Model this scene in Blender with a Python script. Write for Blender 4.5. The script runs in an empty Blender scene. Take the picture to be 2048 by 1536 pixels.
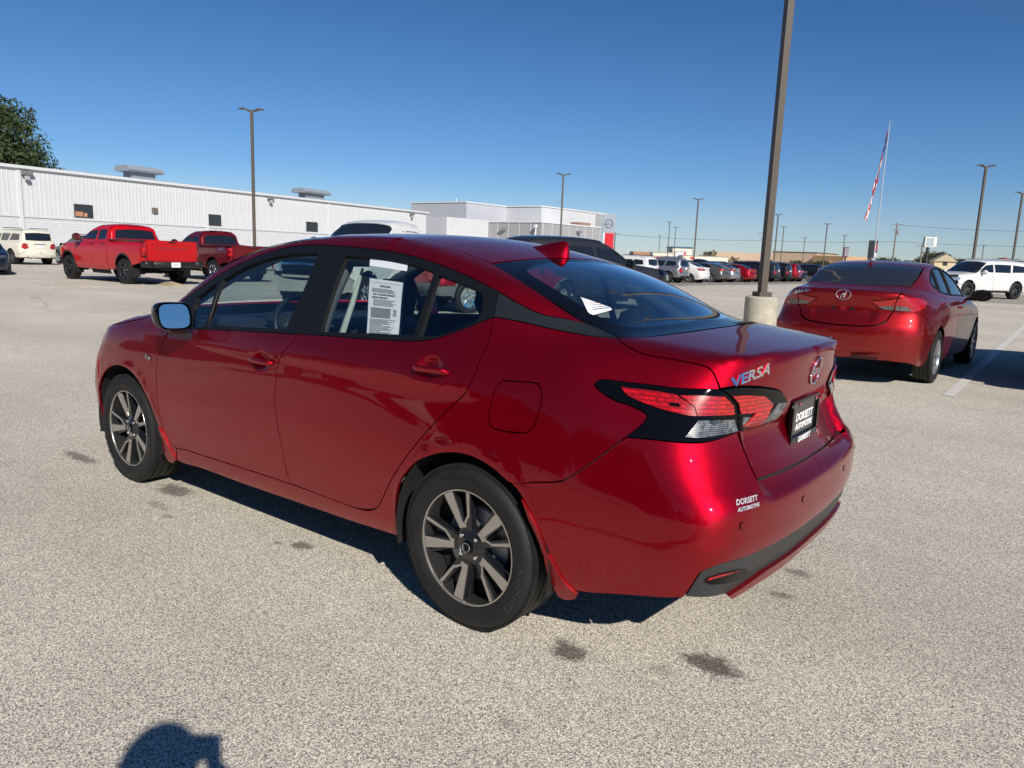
import bpy, bmesh, math, random
import numpy as np
from mathutils import Vector, Matrix
from mathutils.geometry import delaunay_2d_cdt
R=math.radians
random.seed(7); rng=np.random.default_rng(7)
SC=bpy.context.scene; COL=SC.collection
# ------------------------------------------------------------------ camera
cam=bpy.data.cameras.new('camera'); cam.sensor_width=36; cam.lens=1493.0/2048*36; cam.clip_start=.05; cam.clip_end=3000
co=bpy.data.objects.new('camera',cam); COL.objects.link(co); SC.camera=co
yaw,pit,rol=-.6551,-.1731,.0373
fw=Vector((math.sin(yaw)*math.cos(pit),math.cos(yaw)*math.cos(pit),math.sin(pit)))
r0=Vector((math.cos(yaw),-math.sin(yaw),0)); u0=r0.cross(fw)
r2=r0*math.cos(rol)+u0*math.sin(rol); u2=-r0*math.sin(rol)+u0*math.cos(rol)
CAM=Vector((1.7235,-2.8437,1.4025))
co.matrix_world=Matrix(((r2.x,u2.x,-fw.x,CAM.x),(r2.y,u2.y,-fw.y,CAM.y),(r2.z,u2.z,-fw.z,CAM.z),(0,0,0,1)))
# ------------------------------------------------------------------ light
SUN=Vector((1.31,-.75,1.0)).normalized()
W=bpy.data.worlds.new('World'); SC.world=W; W.use_nodes=True
nt=W.node_tree; nt.nodes.clear()
sk=nt.nodes.new('ShaderNodeTexSky'); sk.sky_type='NISHITA'; sk.sun_disc=False
sk.sun_elevation=math.asin(SUN.z); sk.sun_rotation=math.atan2(SUN.x,SUN.y)
sk.air_density=1.0; sk.dust_density=.0; sk.ozone_density=2.2; sk.altitude=0
bg=nt.nodes.new('ShaderNodeBackground'); bg.inputs['Strength'].default_value=.075
wo=nt.nodes.new('ShaderNodeOutputWorld'); 
# the model's horizon band is yellower than a real autumn sky: cool it by elevation, all round the compass
wtc=nt.nodes.new('ShaderNodeTexCoord'); wsx=nt.nodes.new('ShaderNodeSeparateXYZ'); nt.links.new(wtc.outputs['Generated'],wsx.inputs[0])
wcr=nt.nodes.new('ShaderNodeValToRGB'); we=wcr.color_ramp.elements; we[0].position=0; we[0].color=(.55,.69,1.0,1); we[1].position=.6; we[1].color=(.25,.49,.77,1)
for zp,cc in ((.05,(.53,.67,.95,1)),(.1,(.39,.61,.93,1)),(.29,(.27,.515,.79,1))): q=we.new(zp); q.color=cc
nt.links.new(wsx.outputs['Z'],wcr.inputs[0]); wmx=nt.nodes.new('ShaderNodeMix'); wmx.data_type='RGBA'; wmx.blend_type='MULTIPLY'; wmx.inputs[0].default_value=1
nt.links.new(sk.outputs[0],wmx.inputs[6]); nt.links.new(wcr.outputs[0],wmx.inputs[7]); nt.links.new(wmx.outputs[2],bg.inputs[0]); nt.links.new(bg.outputs[0],wo.inputs[0])
sl=bpy.data.lights.new('sun','SUN'); sl.energy=4.5; sl.angle=R(.53); sl.color=(1,.94,.86)
so=bpy.data.objects.new('sun',sl); COL.objects.link(so); so.rotation_euler=SUN.to_track_quat('Z','Y').to_euler()
SC.view_settings.view_transform='Standard'; SC.view_settings.look='None'; SC.view_settings.exposure=.32; SC.view_settings.gamma=1
SC.cycles.max_bounces=10; SC.cycles.transparent_max_bounces=24; SC.cycles.caustics_reflective=False; SC.cycles.caustics_refractive=False
SC.cycles.sample_clamp_indirect=6
# ------------------------------------------------------------------ materials
MATS={}
def newmat(n):
    m=bpy.data.materials.new(n); m.use_nodes=True; nt=m.node_tree; nt.nodes.clear()
    o=nt.nodes.new('ShaderNodeOutputMaterial'); return m,nt,o
def N(nt,t,**k):
    n=nt.nodes.new(t)
    for a,b in k.items():
        if a in n.inputs: n.inputs[a].default_value=b
        else: setattr(n,a,b)
    return n
def pbr(name,col,rough=.5,metal=0,coat=0,coatr=.03,var=0,vscale=8,bump=0,bscale=60,emit=0,spec=.5,coords='Object',aniso=None):
    if name in MATS: return MATS[name]
    m,nt,o=newmat(name); p=nt.nodes.new('ShaderNodeBsdfPrincipled')
    p.inputs['Base Color'].default_value=(*col,1); p.inputs['Roughness'].default_value=rough; p.inputs['Metallic'].default_value=metal
    p.inputs['Coat Weight'].default_value=coat; p.inputs['Coat Roughness'].default_value=coatr; p.inputs['Specular IOR Level'].default_value=spec
    if emit: p.inputs['Emission Color'].default_value=(*col,1); p.inputs['Emission Strength'].default_value=emit
    nt.links.new(p.outputs[0],o.inputs[0])
    tc=nt.nodes.new('ShaderNodeTexCoord')
    if var:
        nz=N(nt,'ShaderNodeTexNoise',Scale=vscale,Detail=6.0,Roughness=.62); nt.links.new(tc.outputs[coords],nz.inputs['Vector'])
        mr=N(nt,'ShaderNodeMapRange'); mr.inputs['From Min'].default_value=.3; mr.inputs['From Max'].default_value=.7; mr.inputs['To Min'].default_value=1-var; mr.inputs['To Max'].default_value=1+var
        nt.links.new(nz.outputs[0],mr.inputs[0])
        mx=N(nt,'ShaderNodeVectorMath',operation='SCALE'); mx.inputs[0].default_value=col; nt.links.new(mr.outputs[0],mx.inputs['Scale']); nt.links.new(mx.outputs[0],p.inputs['Base Color'])
    if bump:
        nb=N(nt,'ShaderNodeTexNoise',Scale=bscale,Detail=3.0); nt.links.new(tc.outputs[coords],nb.inputs['Vector'])
        b=N(nt,'ShaderNodeBump',Strength=bump,Distance=.01); nt.links.new(nb.outputs[0],b.inputs['Height']); nt.links.new(b.outputs[0],p.inputs['Normal'])
    MATS[name]=m; return m
def paint(name,col,metal=.35,rough=.38,dust=.12):
    """clear-coated car paint with fine flake sparkle and road film toward the sills"""
    if name in MATS: return MATS[name]
    m,nt,o=newmat(name); p=nt.nodes.new('ShaderNodeBsdfPrincipled'); tc=nt.nodes.new('ShaderNodeTexCoord')
    p.inputs['Metallic'].default_value=metal; p.inputs['Coat Weight'].default_value=.78; p.inputs['Coat Roughness'].default_value=.012; p.inputs['Coat IOR'].default_value=1.42
    p.inputs['Specular IOR Level'].default_value=.2
    vo=N(nt,'ShaderNodeTexVoronoi',Scale=900.0); nt.links.new(tc.outputs['Object'],vo.inputs['Vector'])
    fl=N(nt,'ShaderNodeMapRange'); fl.inputs['To Min'].default_value=.75; fl.inputs['To Max'].default_value=1.25
    sepc=nt.nodes.new('ShaderNodeSeparateColor'); nt.links.new(vo.outputs['Color'],sepc.inputs[0]); nt.links.new(sepc.outputs[0],fl.inputs[0])
    base=N(nt,'ShaderNodeVectorMath',operation='SCALE'); base.inputs[0].default_value=col; nt.links.new(fl.outputs[0],base.inputs['Scale'])
    nz=N(nt,'ShaderNodeTexNoise',Scale=5.0,Detail=8.0,Roughness=.7); nt.links.new(tc.outputs['Object'],nz.inputs['Vector'])
    sx=nt.nodes.new('ShaderNodeSeparateXYZ'); nt.links.new(tc.outputs['Object'],sx.inputs[0])
    zr=N(nt,'ShaderNodeMapRange'); zr.inputs['From Min'].default_value=.65; zr.inputs['From Max'].default_value=.2; nt.links.new(sx.outputs['Z'],zr.inputs[0])
    mu=N(nt,'ShaderNodeMath',operation='MULTIPLY'); nt.links.new(zr.outputs[0],mu.inputs[0]); nt.links.new(nz.outputs[0],mu.inputs[1])
    mu2=N(nt,'ShaderNodeMath',operation='MULTIPLY'); nt.links.new(mu.outputs[0],mu2.inputs[0]); mu2.inputs[1].default_value=dust
    mix=N(nt,'ShaderNodeMix',data_type='RGBA'); nt.links.new(mu2.outputs[0],mix.inputs[0]); nt.links.new(base.outputs[0],mix.inputs[6]); mix.inputs[7].default_value=(.30,.25,.20,1)
    nt.links.new(mix.outputs[2],p.inputs['Base Color'])
    rr=N(nt,'ShaderNodeMath',operation='MULTIPLY_ADD'); nt.links.new(mu2.outputs[0],rr.inputs[0]); rr.inputs[1].default_value=.5; rr.inputs[2].default_value=rough; nt.links.new(rr.outputs[0],p.inputs['Roughness'])
    cr_=N(nt,'ShaderNodeMath',operation='MULTIPLY_ADD'); nt.links.new(mu2.outputs[0],cr_.inputs[0]); cr_.inputs[1].default_value=.6; cr_.inputs[2].default_value=.012; nt.links.new(cr_.outputs[0],p.inputs['Coat Roughness'])
    nt.links.new(p.outputs[0],o.inputs[0]); MATS[name]=m; return m
def glass(name,tint=(.75,.85,.82),ior=1.5,extra=0.0):
    if name in MATS: return MATS[name]
    m,nt,o=newmat(name); t=N(nt,'ShaderNodeBsdfTransparent'); t.inputs[0].default_value=(*tint,1)
    g=N(nt,'ShaderNodeBsdfGlossy'); g.inputs['Roughness'].default_value=.0; g.inputs[0].default_value=(1,1,1,1)
    gg=nt.nodes.new('ShaderNodeNewGeometry'); fi=N(nt,'ShaderNodeMapRange'); fi.inputs['To Min'].default_value=ior; fi.inputs['To Max'].default_value=1/ior; nt.links.new(gg.outputs['Backfacing'],fi.inputs[0]); f=N(nt,'ShaderNodeFresnel',IOR=ior); nt.links.new(fi.outputs[0],f.inputs['IOR']); a=N(nt,'ShaderNodeMath',operation='MULTIPLY_ADD'); nt.links.new(f.outputs[0],a.inputs[0]); a.inputs[1].default_value=1.6; a.inputs[2].default_value=extra; a.use_clamp=True
    mx=N(nt,'ShaderNodeMixShader'); nt.links.new(a.outputs[0],mx.inputs[0]); nt.links.new(t.outputs[0],mx.inputs[1]); nt.links.new(g.outputs[0],mx.inputs[2]); nt.links.new(mx.outputs[0],o.inputs[0]); MATS[name]=m; return m
BLK=pbr('black_plastic',(.012,.012,.013),.42,bump=.08,bscale=400)
GBLK=pbr('gloss_black',(.003,.003,.004),.06,spec=.22)
SBLK=pbr('satin_black_trim',(.0055,.0065,.0085),.5,spec=.22)
RUB=pbr('tyre_rubber',(.011,.011,.0115),.6,spec=.35,var=.25,vscale=14,bump=.25,bscale=220)
DARK=pbr('cavity_black',(.004,.004,.004),.9)
FABRIC=pbr('seat_fabric',(.022,.023,.026),.85,var=.2,vscale=60,bump=.2,bscale=300)
MACH=pbr('machined_alloy',(.50,.48,.45),.26,metal=.9,var=.06,vscale=30)
DALLOY=pbr('dark_alloy',(.014,.015,.018),.28,metal=.3,coat=.5)
SALLOY=pbr('silver_alloy',(.55,.55,.56),.28,metal=.85)
BALLOY=pbr('black_alloy',(.012,.012,.013),.25,coat=.4)
CHROME=pbr('chrome',(.82,.83,.85),.06,metal=1)
STEEL=pbr('galvanised_steel',(.32,.33,.34),.45,metal=.6,var=.15,vscale=6)
WHITEP=pbr('white_print',(.85,.85,.85),.45)
PAPER=pbr('paper_white',(.72,.75,.78),.6,var=.04,vscale=10)
INK=pbr('ink_black',(.03,.03,.035),.6)
GLS=glass('clear_window_glass',(.72,.83,.82)); DGLS=glass('tinted_window_glass',(.28,.33,.35)); TGLS=pbr('privacy_glass',(.010,.013,.018),.03,coat=.3,spec=.6)
WHEADL=pbr('lamp_reflector',(.6,.62,.64),.12,metal=.7)
def lens(name,col,lo,hi,rib=150.0,cell=110.0,metal=0):
    """moulded lamp lens: fine ribs over a grid of small reflector cells"""
    m,nt,o=newmat(name); p=nt.nodes.new('ShaderNodeBsdfPrincipled'); tc=nt.nodes.new('ShaderNodeTexCoord'); L=nt.links.new
    w=N(nt,'ShaderNodeTexWave',Scale=rib/6.28,Distortion=1.5,Detail=1.0); w.bands_direction='Z'; L(tc.outputs['Object'],w.inputs['Vector'])
    v=N(nt,'ShaderNodeTexVoronoi',Scale=cell); L(tc.outputs['Object'],v.inputs['Vector']); sc=nt.nodes.new('ShaderNodeSeparateColor'); L(v.outputs['Color'],sc.inputs[0])
    a=N(nt,'ShaderNodeMath',operation='MULTIPLY'); L(w.outputs['Fac'],a.inputs[0]); L(sc.outputs[0],a.inputs[1]); mr=N(nt,'ShaderNodeMapRange'); mr.inputs['To Min'].default_value=lo; mr.inputs['To Max'].default_value=hi; mr.inputs['From Max'].default_value=.8; L(a.outputs[0],mr.inputs[0])
    x=N(nt,'ShaderNodeVectorMath',operation='SCALE'); x.inputs[0].default_value=col; L(mr.outputs[0],x.inputs['Scale']); L(x.outputs[0],p.inputs['Base Color']); p.inputs['Metallic'].default_value=metal
    p.inputs['Roughness'].default_value=.3; p.inputs['Coat Weight'].default_value=1; p.inputs['Coat Roughness'].default_value=.02; L(p.outputs[0],o.inputs[0]); return m
REDL=lens('red_lens',(.46,.002,.004),.5,1.4)
DREDL=pbr('dark_red_lens',(.22,.006,.010),.12,coat=1,var=.3,vscale=40)
CLRL=lens('clear_lens',(.17,.175,.18),.2,1.9,rib=330.0,cell=60.0,metal=.4); MIRD=pbr('mirror_dim',(.22,.24,.27),.04,metal=1); MIRG=pbr('door_mirror_glass',(.40,.46,.50),.02,metal=1)
AMBL=pbr('amber_lens',(.65,.18,.02),.15,coat=1)
# ------------------------------------------------------------------ object helpers
def link(o,parent=None):
    COL.objects.link(o)
    if parent is not None: o.parent=parent
    return o
def thing(name,label,cat,loc=(0,0,0),rz=0,group=None):
    o=bpy.data.objects.new(name,None); COL.objects.link(o); o.location=loc; o.rotation_euler=(0,0,rz); o.empty_display_size=.2
    o['label']=label; o['category']=cat
    if group: o['group']=group
    return o
def tag(o,label,cat,group=None):
    o['label']=label; o['category']=cat
    if group: o['group']=group
    return o
def mesh(name,vs,fs,mat,parent=None,smooth=False,loc=None,norms=None):
    me=bpy.data.meshes.new(name); me.from_pydata([tuple(map(float,v)) for v in vs],[],[tuple(map(int,f)) for f in fs]); 
    if mat is not None: me.materials.append(mat)
    if smooth or norms is not None: me.polygons.foreach_set('use_smooth',[True]*len(me.polygons))
    me.update()
    if norms is not None:
        me.normals_split_custom_set(norms)
    o=bpy.data.objects.new(name,me); link(o,parent)
    if loc is not None: o.location=loc
    return o
class MB:
    """collects boxes, tubes and lathes into one mesh"""
    def __init__(s): s.v=[];s.f=[]
    def add(s,v,f):
        b=len(s.v); s.v+= [tuple(q) for q in v]; s.f+=[tuple(b+i for i in q) for q in f]; return s
    def box(s,c,d,rz=0,ry=0,rx=0,bev=0,taper=(1,1)):
        hx,hy,hz=d[0]/2,d[1]/2,d[2]/2; M=Matrix.Rotation(rz,3,'Z')@Matrix.Rotation(ry,3,'Y')@Matrix.Rotation(rx,3,'X')
        if bev<=0:
            v=[Vector((sx*hx*(taper[0] if sz>0 else 1),sy*hy*(taper[1] if sz>0 else 1),sz*hz)) for sz in(-1,1) for sy in (-1,1) for sx in (-1,1)]
            f=[(0,2,3,1),(4,5,7,6),(0,1,5,4),(2,6,7,3),(0,4,6,2),(1,3,7,5)]
        else:
            v=[];
            for sz,ins in ((-hz,1),(-hz+bev,0),(hz-bev,0),(hz,1)):
                x,y=(hx-bev,hy-bev) if ins else (hx,hy); b=bev*.0 if ins else bev
                for (px,py) in ((-x+b,-y),(x-b,-y),(x,-y+b),(x,y-b),(x-b,y),(-x+b,y),(-x,y-b),(-x,-y+b)): v.append(Vector((px,py,sz)))
            f=[tuple(range(7,-1,-1)),tuple(range(24,32))]
            for k in range(3):
                for i in range(8): f.append((k*8+i,k*8+(i+1)%8,k*8+8+(i+1)%8,k*8+8+i))
        return s.add([M@q+Vector(c) for q in v],f)
    def tube(s,p,rad,n=8,cap=True):
        p=[Vector(q) for q in p]; rads=rad if hasattr(rad,'__len__') else [rad]*len(p); v=[];f=[]; up=None
        for i,q in enumerate(p):
            d=(p[min(i+1,len(p)-1)]-p[max(i-1,0)]).normalized()
            if up is None: up=Vector((0,0,1)) if abs(d.z)<.9 else Vector((1,0,0))
            a=(up-d*up.dot(d)).normalized(); b=d.cross(a); up=a
            for k in range(n): t=2*math.pi*k/n; v.append(q+(a*math.cos(t)+b*math.sin(t))*rads[i])
        for i in range(len(p)-1):
            for k in range(n): f.append((i*n+k,i*n+(k+1)%n,(i+1)*n+(k+1)%n,(i+1)*n+k))
        if cap: f.append(tuple(range(n-1,-1,-1))); f.append(tuple((len(p)-1)*n+k for k in range(n)))
        return s.add(v,f)
    def lathe(s,prof,n=48,axis='Y',c=(0,0,0),close=False):
        v=[];f=[]
        for (r,h) in prof:
            for k in range(n):
                t=2*math.pi*k/n; a,b=r*math.cos(t),r*math.sin(t)
                v.append(Vector((a,h,b))+Vector(c) if axis=='Y' else Vector((a,b,h))+Vector(c))
        m=len(prof)
        for i in range(m if close else m-1):
            j=(i+1)%m
            for k in range(n):
                q=(i*n+k,i*n+(k+1)%n,j*n+(k+1)%n,j*n+k); f.append(q if axis!='Y' else q)
        return s.add(v,f)
    def prism(s,poly,lo,hi,axis='Z'):
        """poly 2D; axis Z: (x,y)->z extrude; axis Y: (x,z)->y; axis X: (y,z)->x"""
        n=len(poly); P={'Z':lambda a,b,h:(a,b,h),'Y':lambda a,b,h:(a,h,b),'X':lambda a,b,h:(h,a,b)}[axis]
        v=[P(a,b,lo) for a,b in poly]+[P(a,b,hi) for a,b in poly]
        f=[tuple(range(n-1,-1,-1)),tuple(range(n,2*n))]+[(i,(i+1)%n,n+(i+1)%n,n+i) for i in range(n)]
        return s.add(v,f)
    def build(s,name,mat,parent=None,smooth=False,loc=None,fix=True,auto=None):
        me=bpy.data.meshes.new(name); me.from_pydata(s.v,[],s.f); me.materials.append(mat)
        if fix:
            b=bmesh.new(); b.from_mesh(me); bmesh.ops.recalc_face_normals(b,faces=b.faces); b.to_mesh(me); b.free()
        if smooth or auto: me.polygons.foreach_set('use_smooth',[True]*len(me.polygons))
        if auto: me.set_sharp_from_angle(angle=R(auto))
        me.update(); o=bpy.data.objects.new(name,me); link(o,parent)
        if loc is not None: o.location=loc
        return o
def text_raw(s,size,ext=.002,bold=0,shear=0,space=1,align='CENTER'):
    """letters as a mesh: arrays of vertices (x right, y up, z depth) and faces"""
    cu=bpy.data.curves.new('t','FONT'); cu.body=s; cu.size=size; cu.extrude=ext; cu.offset=bold; cu.shear=shear; cu.space_character=space; cu.align_x=align; cu.align_y='CENTER'; cu.resolution_u=3
    o=bpy.data.objects.new('t',cu); me=bpy.data.meshes.new_from_object(o); v=[tuple(q.co) for q in me.vertices]; f=[tuple(p.vertices) for p in me.polygons]
    bpy.data.objects.remove(o); bpy.data.curves.remove(cu); bpy.data.meshes.remove(me); return v,f
def text_fit(s,w,h,ext=.002,bold=0,shear=0):
    v,f=text_raw(s,1,1,bold,shear); a=np.array(v); lo=a.min(0);hi=a.max(0); c=(lo+hi)/2
    a=(a-c)/(hi-lo+1e-9)*np.array([w,h,2*ext]); return a,f
# ------------------------------------------------------------------ smooth body surfaces
class Curve:
    """monotone cubic curve y(x)"""
    def __init__(s,pts,sharp=()):
        p=np.array(sorted(pts),float); s.x=p[:,0]; s.y=p[:,1]
        h=np.diff(s.x); d=np.diff(s.y)/h; m=np.zeros(len(p))
        if len(p)>2:
            a=d[:-1]*d[1:]>0
            w1=2*h[1:]+h[:-1]; w2=h[1:]+2*h[:-1]
            with np.errstate(all='ignore'):
                mm=(w1+w2)/(w1/d[:-1]+w2/d[1:])
            m[1:-1]=np.where(a,mm,0)
        m[0]=d[0]; m[-1]=d[-1]; s.m=m; s.h=h
        s.lo=s.x[0]-1.5; s.n=6000; s.dx=(s.x[-1]+1.5-s.lo)/s.n; s.tab=s.ev(s.lo+s.dx*np.arange(s.n+2))
    def ev(s,x):
        x=np.asarray(x,float); i=np.clip(np.searchsorted(s.x,x)-1,0,len(s.h)-1)
        t=(x-s.x[i])/s.h[i]; tc=np.clip(t,0,1); h=s.h[i]
        y=(1+2*tc)*(1-tc)**2*s.y[i]+tc*(1-tc)**2*h*s.m[i]+tc*tc*(3-2*tc)*s.y[i+1]+tc*tc*(tc-1)*h*s.m[i+1]
        return y+np.where(t<0,(t)*h*s.m[i],0)+np.where(t>1,(t-1)*h*s.m[i+1],0)
    def __call__(s,x):
        t=(np.asarray(x,float)-s.lo)/s.dx; t=np.clip(t,0,s.n); i=t.astype(np.int64); w=t-i
        return s.tab[i]*(1-w)+s.tab[i+1]*w
def smax(a,b,k):
    h=np.maximum(k-np.abs(a-b),0)/k
    return np.maximum(a,b)+h*h*h*k/6
def smin(a,b,k): return -smax(-a,-b,k)
class Body:
    def __init__(s,sp):
        s.sp=sp
        for n in ('deck','width','vside','rear','front','roof','gw','rcz'): 
            if n in sp: setattr(s,n,Curve(sp[n]))
        g=sp.get
        s.crown=g('crown',.05); s.rc=g('rc',(.16,2.5)); s.fc=g('fc',(.25,2.5)); s.tum=g('tum',(.38,.15)); s.zb=g('zb',.95)
        s.kt=g('kt',.12); s.kr=g('kr',.10); s.kf=g('kf',.12); s.kg=g('kg',.10); s.kj=g('kj',.06)
        s.wc=g('wc',.10); s.rcr=g('rcr',.045); s.bumps=g('bumps',()); s.shift=Curve(g('shift',[(-4,0),(2,0)])); s.extra=g('extra'); s.krt=g('krt',s.kr); s.kslope=g('gxs',-0.7)
    def lower(s,x,y,z):
        ay=np.abs(y)
        side=ay-(s.width(x)-s.vside(z-s.shift(x)))
        if 'inset2' in s.sp: side=side+s.sp['inset2'](x,y,z)
        for b in s.bumps:  # x,z,rx,rz,amp
            side=side-b[4]*np.exp(-((x-b[0])/b[2])**2-((z-b[1])/b[3])**2)
        top=z-(s.deck(x+ s.sp.get('deckc',0)*ay**2*np.where(x>s.kslope,1,0))-s.crown*(ay/.8)**2.5)
        rear=x-(s.rear(z)-(s.rcz(z) if 'rcz' in s.sp else s.rc[0])*(ay/.8)**s.rc[1])
        front=(s.front(z)+s.fc[0]*(ay/.8)**s.fc[1])-x
        kk=s.krt+(s.kr-s.krt)/(1+np.exp(np.clip((top-side)/.03,-30,30)))
        f=smax(smax(side,top,s.kt),smax(rear,front,.02),kk)
        return f
    def green(s,x,y,z):
        ay=np.abs(y); dz=z-s.zb
        lo=np.maximum(-dz-.04,0); dz=np.maximum(dz,-.04)
        side=ay-(s.gw(x)-s.tum[0]*dz-s.tum[1]*dz*np.abs(dz))+.6*lo
        xe=x+np.where(x>s.kslope,s.wc,-s.wc)*ay**2
        top=z-(s.roof(xe)-s.rcr*(ay/.6)**2.2)
        return np.maximum(smax(side*.95,top*.8,s.kg),s.zb-.12-z)
    def F(s,P):
        x,y,z=P[...,0],P[...,1],P[...,2]
        f=s.lower(x,y,z)
        if 'roof' in s.sp: f=smin(f,s.green(x,y,z),s.kj)
        if s.extra: f=s.extra(f,x,y,z)
        return f
    def N(s,P,h=3e-3):
        g=np.stack([s.F(P+np.array(d)*h)-s.F(P-np.array(d)*h) for d in ((1,0,0),(0,1,0),(0,0,1))],-1)
        return g/np.maximum(np.linalg.norm(g,axis=-1,keepdims=True),1e-9)
    def hit(s,O,D,tmax=2.6,n=48,t0=0.,inward=False):
        """last crossing going outward from O (inside) along D"""
        O=np.broadcast_to(O,D.shape) if np.ndim(O)==1 else O
        ts=np.linspace(t0,tmax,n)
        ins=(s.F(O[None]+D[None]*ts[:,None,None])<0) if len(D)*n<60000 else np.stack([s.F(O+D*t)<0 for t in ts],0)
        # last inside index
        li=n-1-np.argmax(ins[::-1],0); li=np.clip(li,0,n-2)
        a=ts[li];b=ts[li+1]
        for _ in range(13):
            m=(a+b)/2; f=s.F(O+D*m[...,None])<0; a=np.where(f,m,a); b=np.where(f,b,m)
        ok=ins.any(0); return O+D*np.where(ok,(a+b)/2,.0)[...,None], ok
def versa_inset(x,y,z):
    t=np.clip((x+1.0)/1.3,0,1); t=t*t*(3-2*t)
    return .16*np.clip(x-.15,0,2)**1.3*np.clip(z-.62,0,2)+.15*t*np.clip(z-.52,0,2)
def sst(a,b,x):
    t=np.clip((x-a)/(b-a),0,1); return t*t*(3-2*t)
def versa_extra(f,x,y,z):
    ay=np.abs(y)
    m=(1-sst(.47,.53,ay))*sst(.655,.69,z)*(1-sst(.84,.90,z))*sst(.6,.8,x)
    m2=(1-sst(.17,.215,ay))*sst(.80,.84,z)*(1-sst(.905,.935,z))*sst(.6,.8,x)
    return f+.045*np.maximum(m,m2)
VERSA=dict(
 deck=[(-3.6,.55),(-3.45,.68),(-3.3,.78),(-3.1,.87),(-2.87,.945),(-2.59,1.01),(-2.2,1.06),(-1.9,1.06),(-1.5,1.06),(-.5,1.08),(.2,1.15),(.46,1.15),(.7,1.13),(.88,1.115),(.95,1.11),(1.1,1.08)],
 crown=.04,
 width=[(-3.6,.70),(-3.3,.81),(-3.0,.855),(-2.62,.868),(-2.1,.862),(-1.3,.866),(-.5,.868),(0,.872),(.3,.868),(.6,.845),(.9,.81),(1.1,.76)],
 vside=[(.1,.12),(.17,.075),(.24,.045),(.34,.03),(.46,.012),(.6,.0),(.72,.003),(.80,.008),(.86,.018),(.92,.034),(1.0,.07),(1.1,.14),(1.3,.3)],
 shift=[(-3.5,-.06),(-2.6,-.03),(-1.8,0),(-.3,.06),(.3,.07),(1,.03)],
 rear=[(.1,.80),(.22,.90),(.32,.97),(.45,1.01),(.55,1.03),(.64,1.03),(.74,.985),(.85,.945),(.93,.935),(1.0,.94),(1.07,.955),(1.11,.965),(1.3,.8)],
 rc=(.18,2.6), rcz=[(.1,.10),(.6,.10),(.8,.165),(1.0,.19),(1.09,.28),(1.2,.28)], front=[(.1,-3.40),(.3,-3.47),(.5,-3.49),(.65,-3.46),(.8,-3.36)], fc=(.36,2.6),
 roof=[(-2.6,.93),(-2.4,1.06),(-2.28,1.145),(-2.12,1.245),(-1.96,1.338),(-1.8,1.39),(-1.62,1.435),(-1.42,1.463),(-1.2,1.478),(-.95,1.483),(-.7,1.477),(-.5,1.457),(-.3,1.422),(-.15,1.388),(0,1.348),(.2,1.275),(.4,1.180),(.5,1.125),(.57,1.06),(.64,.85)],
 gw=[(-2.3,.79),(-1.5,.815),(-.6,.82),(-.1,.80),(.3,.72),(.6,.62)], zb=.95, tum=(.36,.30), wc=.13, rcr=.035, kg=.06, kj=.08, kt=.10, kr=.16, kf=.1,
 gxs=-.7, inset2=versa_inset, extra=versa_extra, krt=.035,
)
class Side:      # capsule chart: runs along the flank and wraps round both ends
    S=.8
    def snap(s,v):
        v=v.copy(); a=s.u1+s.S*math.pi/2; b=s.u0-s.S*math.pi/2; v[v[:,0]>a-.009,0]=a; v[v[:,0]<b+.009,0]=b; return v
    def __init__(s,u0=-2.4,u1=.15,z0=.65): s.u0,s.u1,s.z0=u0,u1,z0
    def fwd(s,P):
        P=np.asarray(P,float); x,y,z=P[:,0],np.maximum(-P[:,1],0),P[:,2]
        xc=np.clip(x,s.u0,s.u1); dx=x-xc; hd=np.hypot(dx,y); th=np.arctan2(dx,y)
        return np.stack([xc+s.S*th,s.S*np.arctan2(z-s.z0,hd)],1)
    def ray(s,uv):
        u,e=uv[:,0],uv[:,1]/s.S; xc=np.clip(u,s.u0,s.u1); th=(u-xc)/s.S
        O=np.stack([xc,0*u,0*u+s.z0],1); D=np.stack([np.sin(th)*np.cos(e),-np.cos(th)*np.cos(e),np.sin(e)],1); return O,D
class Top:
    def snap(s,v): return v
    def __init__(s,z0=.7): s.z0=z0
    def fwd(s,P): P=np.asarray(P,float); return P[:,:2].copy()
    def ray(s,uv): O=np.stack([uv[:,0],uv[:,1],0*uv[:,0]+s.z0],1); return O,np.tile([0,0,1.],(len(uv),1))
class Rear:
    def snap(s,v): return v
    def __init__(s,x0=.3,sg=1): s.x0,s.sg=x0,sg
    def fwd(s,P): P=np.asarray(P,float); return P[:,1:].copy()
    def ray(s,uv): O=np.stack([0*uv[:,0]+s.x0,uv[:,0],uv[:,1]],1); return O,np.tile([s.sg*1.,0,0],(len(uv),1))
class Lid:       # cylinder about a cross-car axis: deck top and rear face in one sheet
    S=.45
    def snap(s,v): v=v.copy(); v[np.abs(v[:,0])<.008,0]=0; return v
    def __init__(s,x0=.40,z0=.72): s.x0,s.z0=x0,z0
    def fwd(s,P): P=np.asarray(P,float); return np.stack([P[:,1],s.S*np.arctan2(P[:,2]-s.z0,P[:,0]-s.x0)],1)
    def ray(s,uv):
        a=uv[:,1]/s.S; O=np.stack([0*a+s.x0,uv[:,0],0*a+s.z0],1); return O,np.stack([np.cos(a),0*a,np.sin(a)],1)
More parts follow.
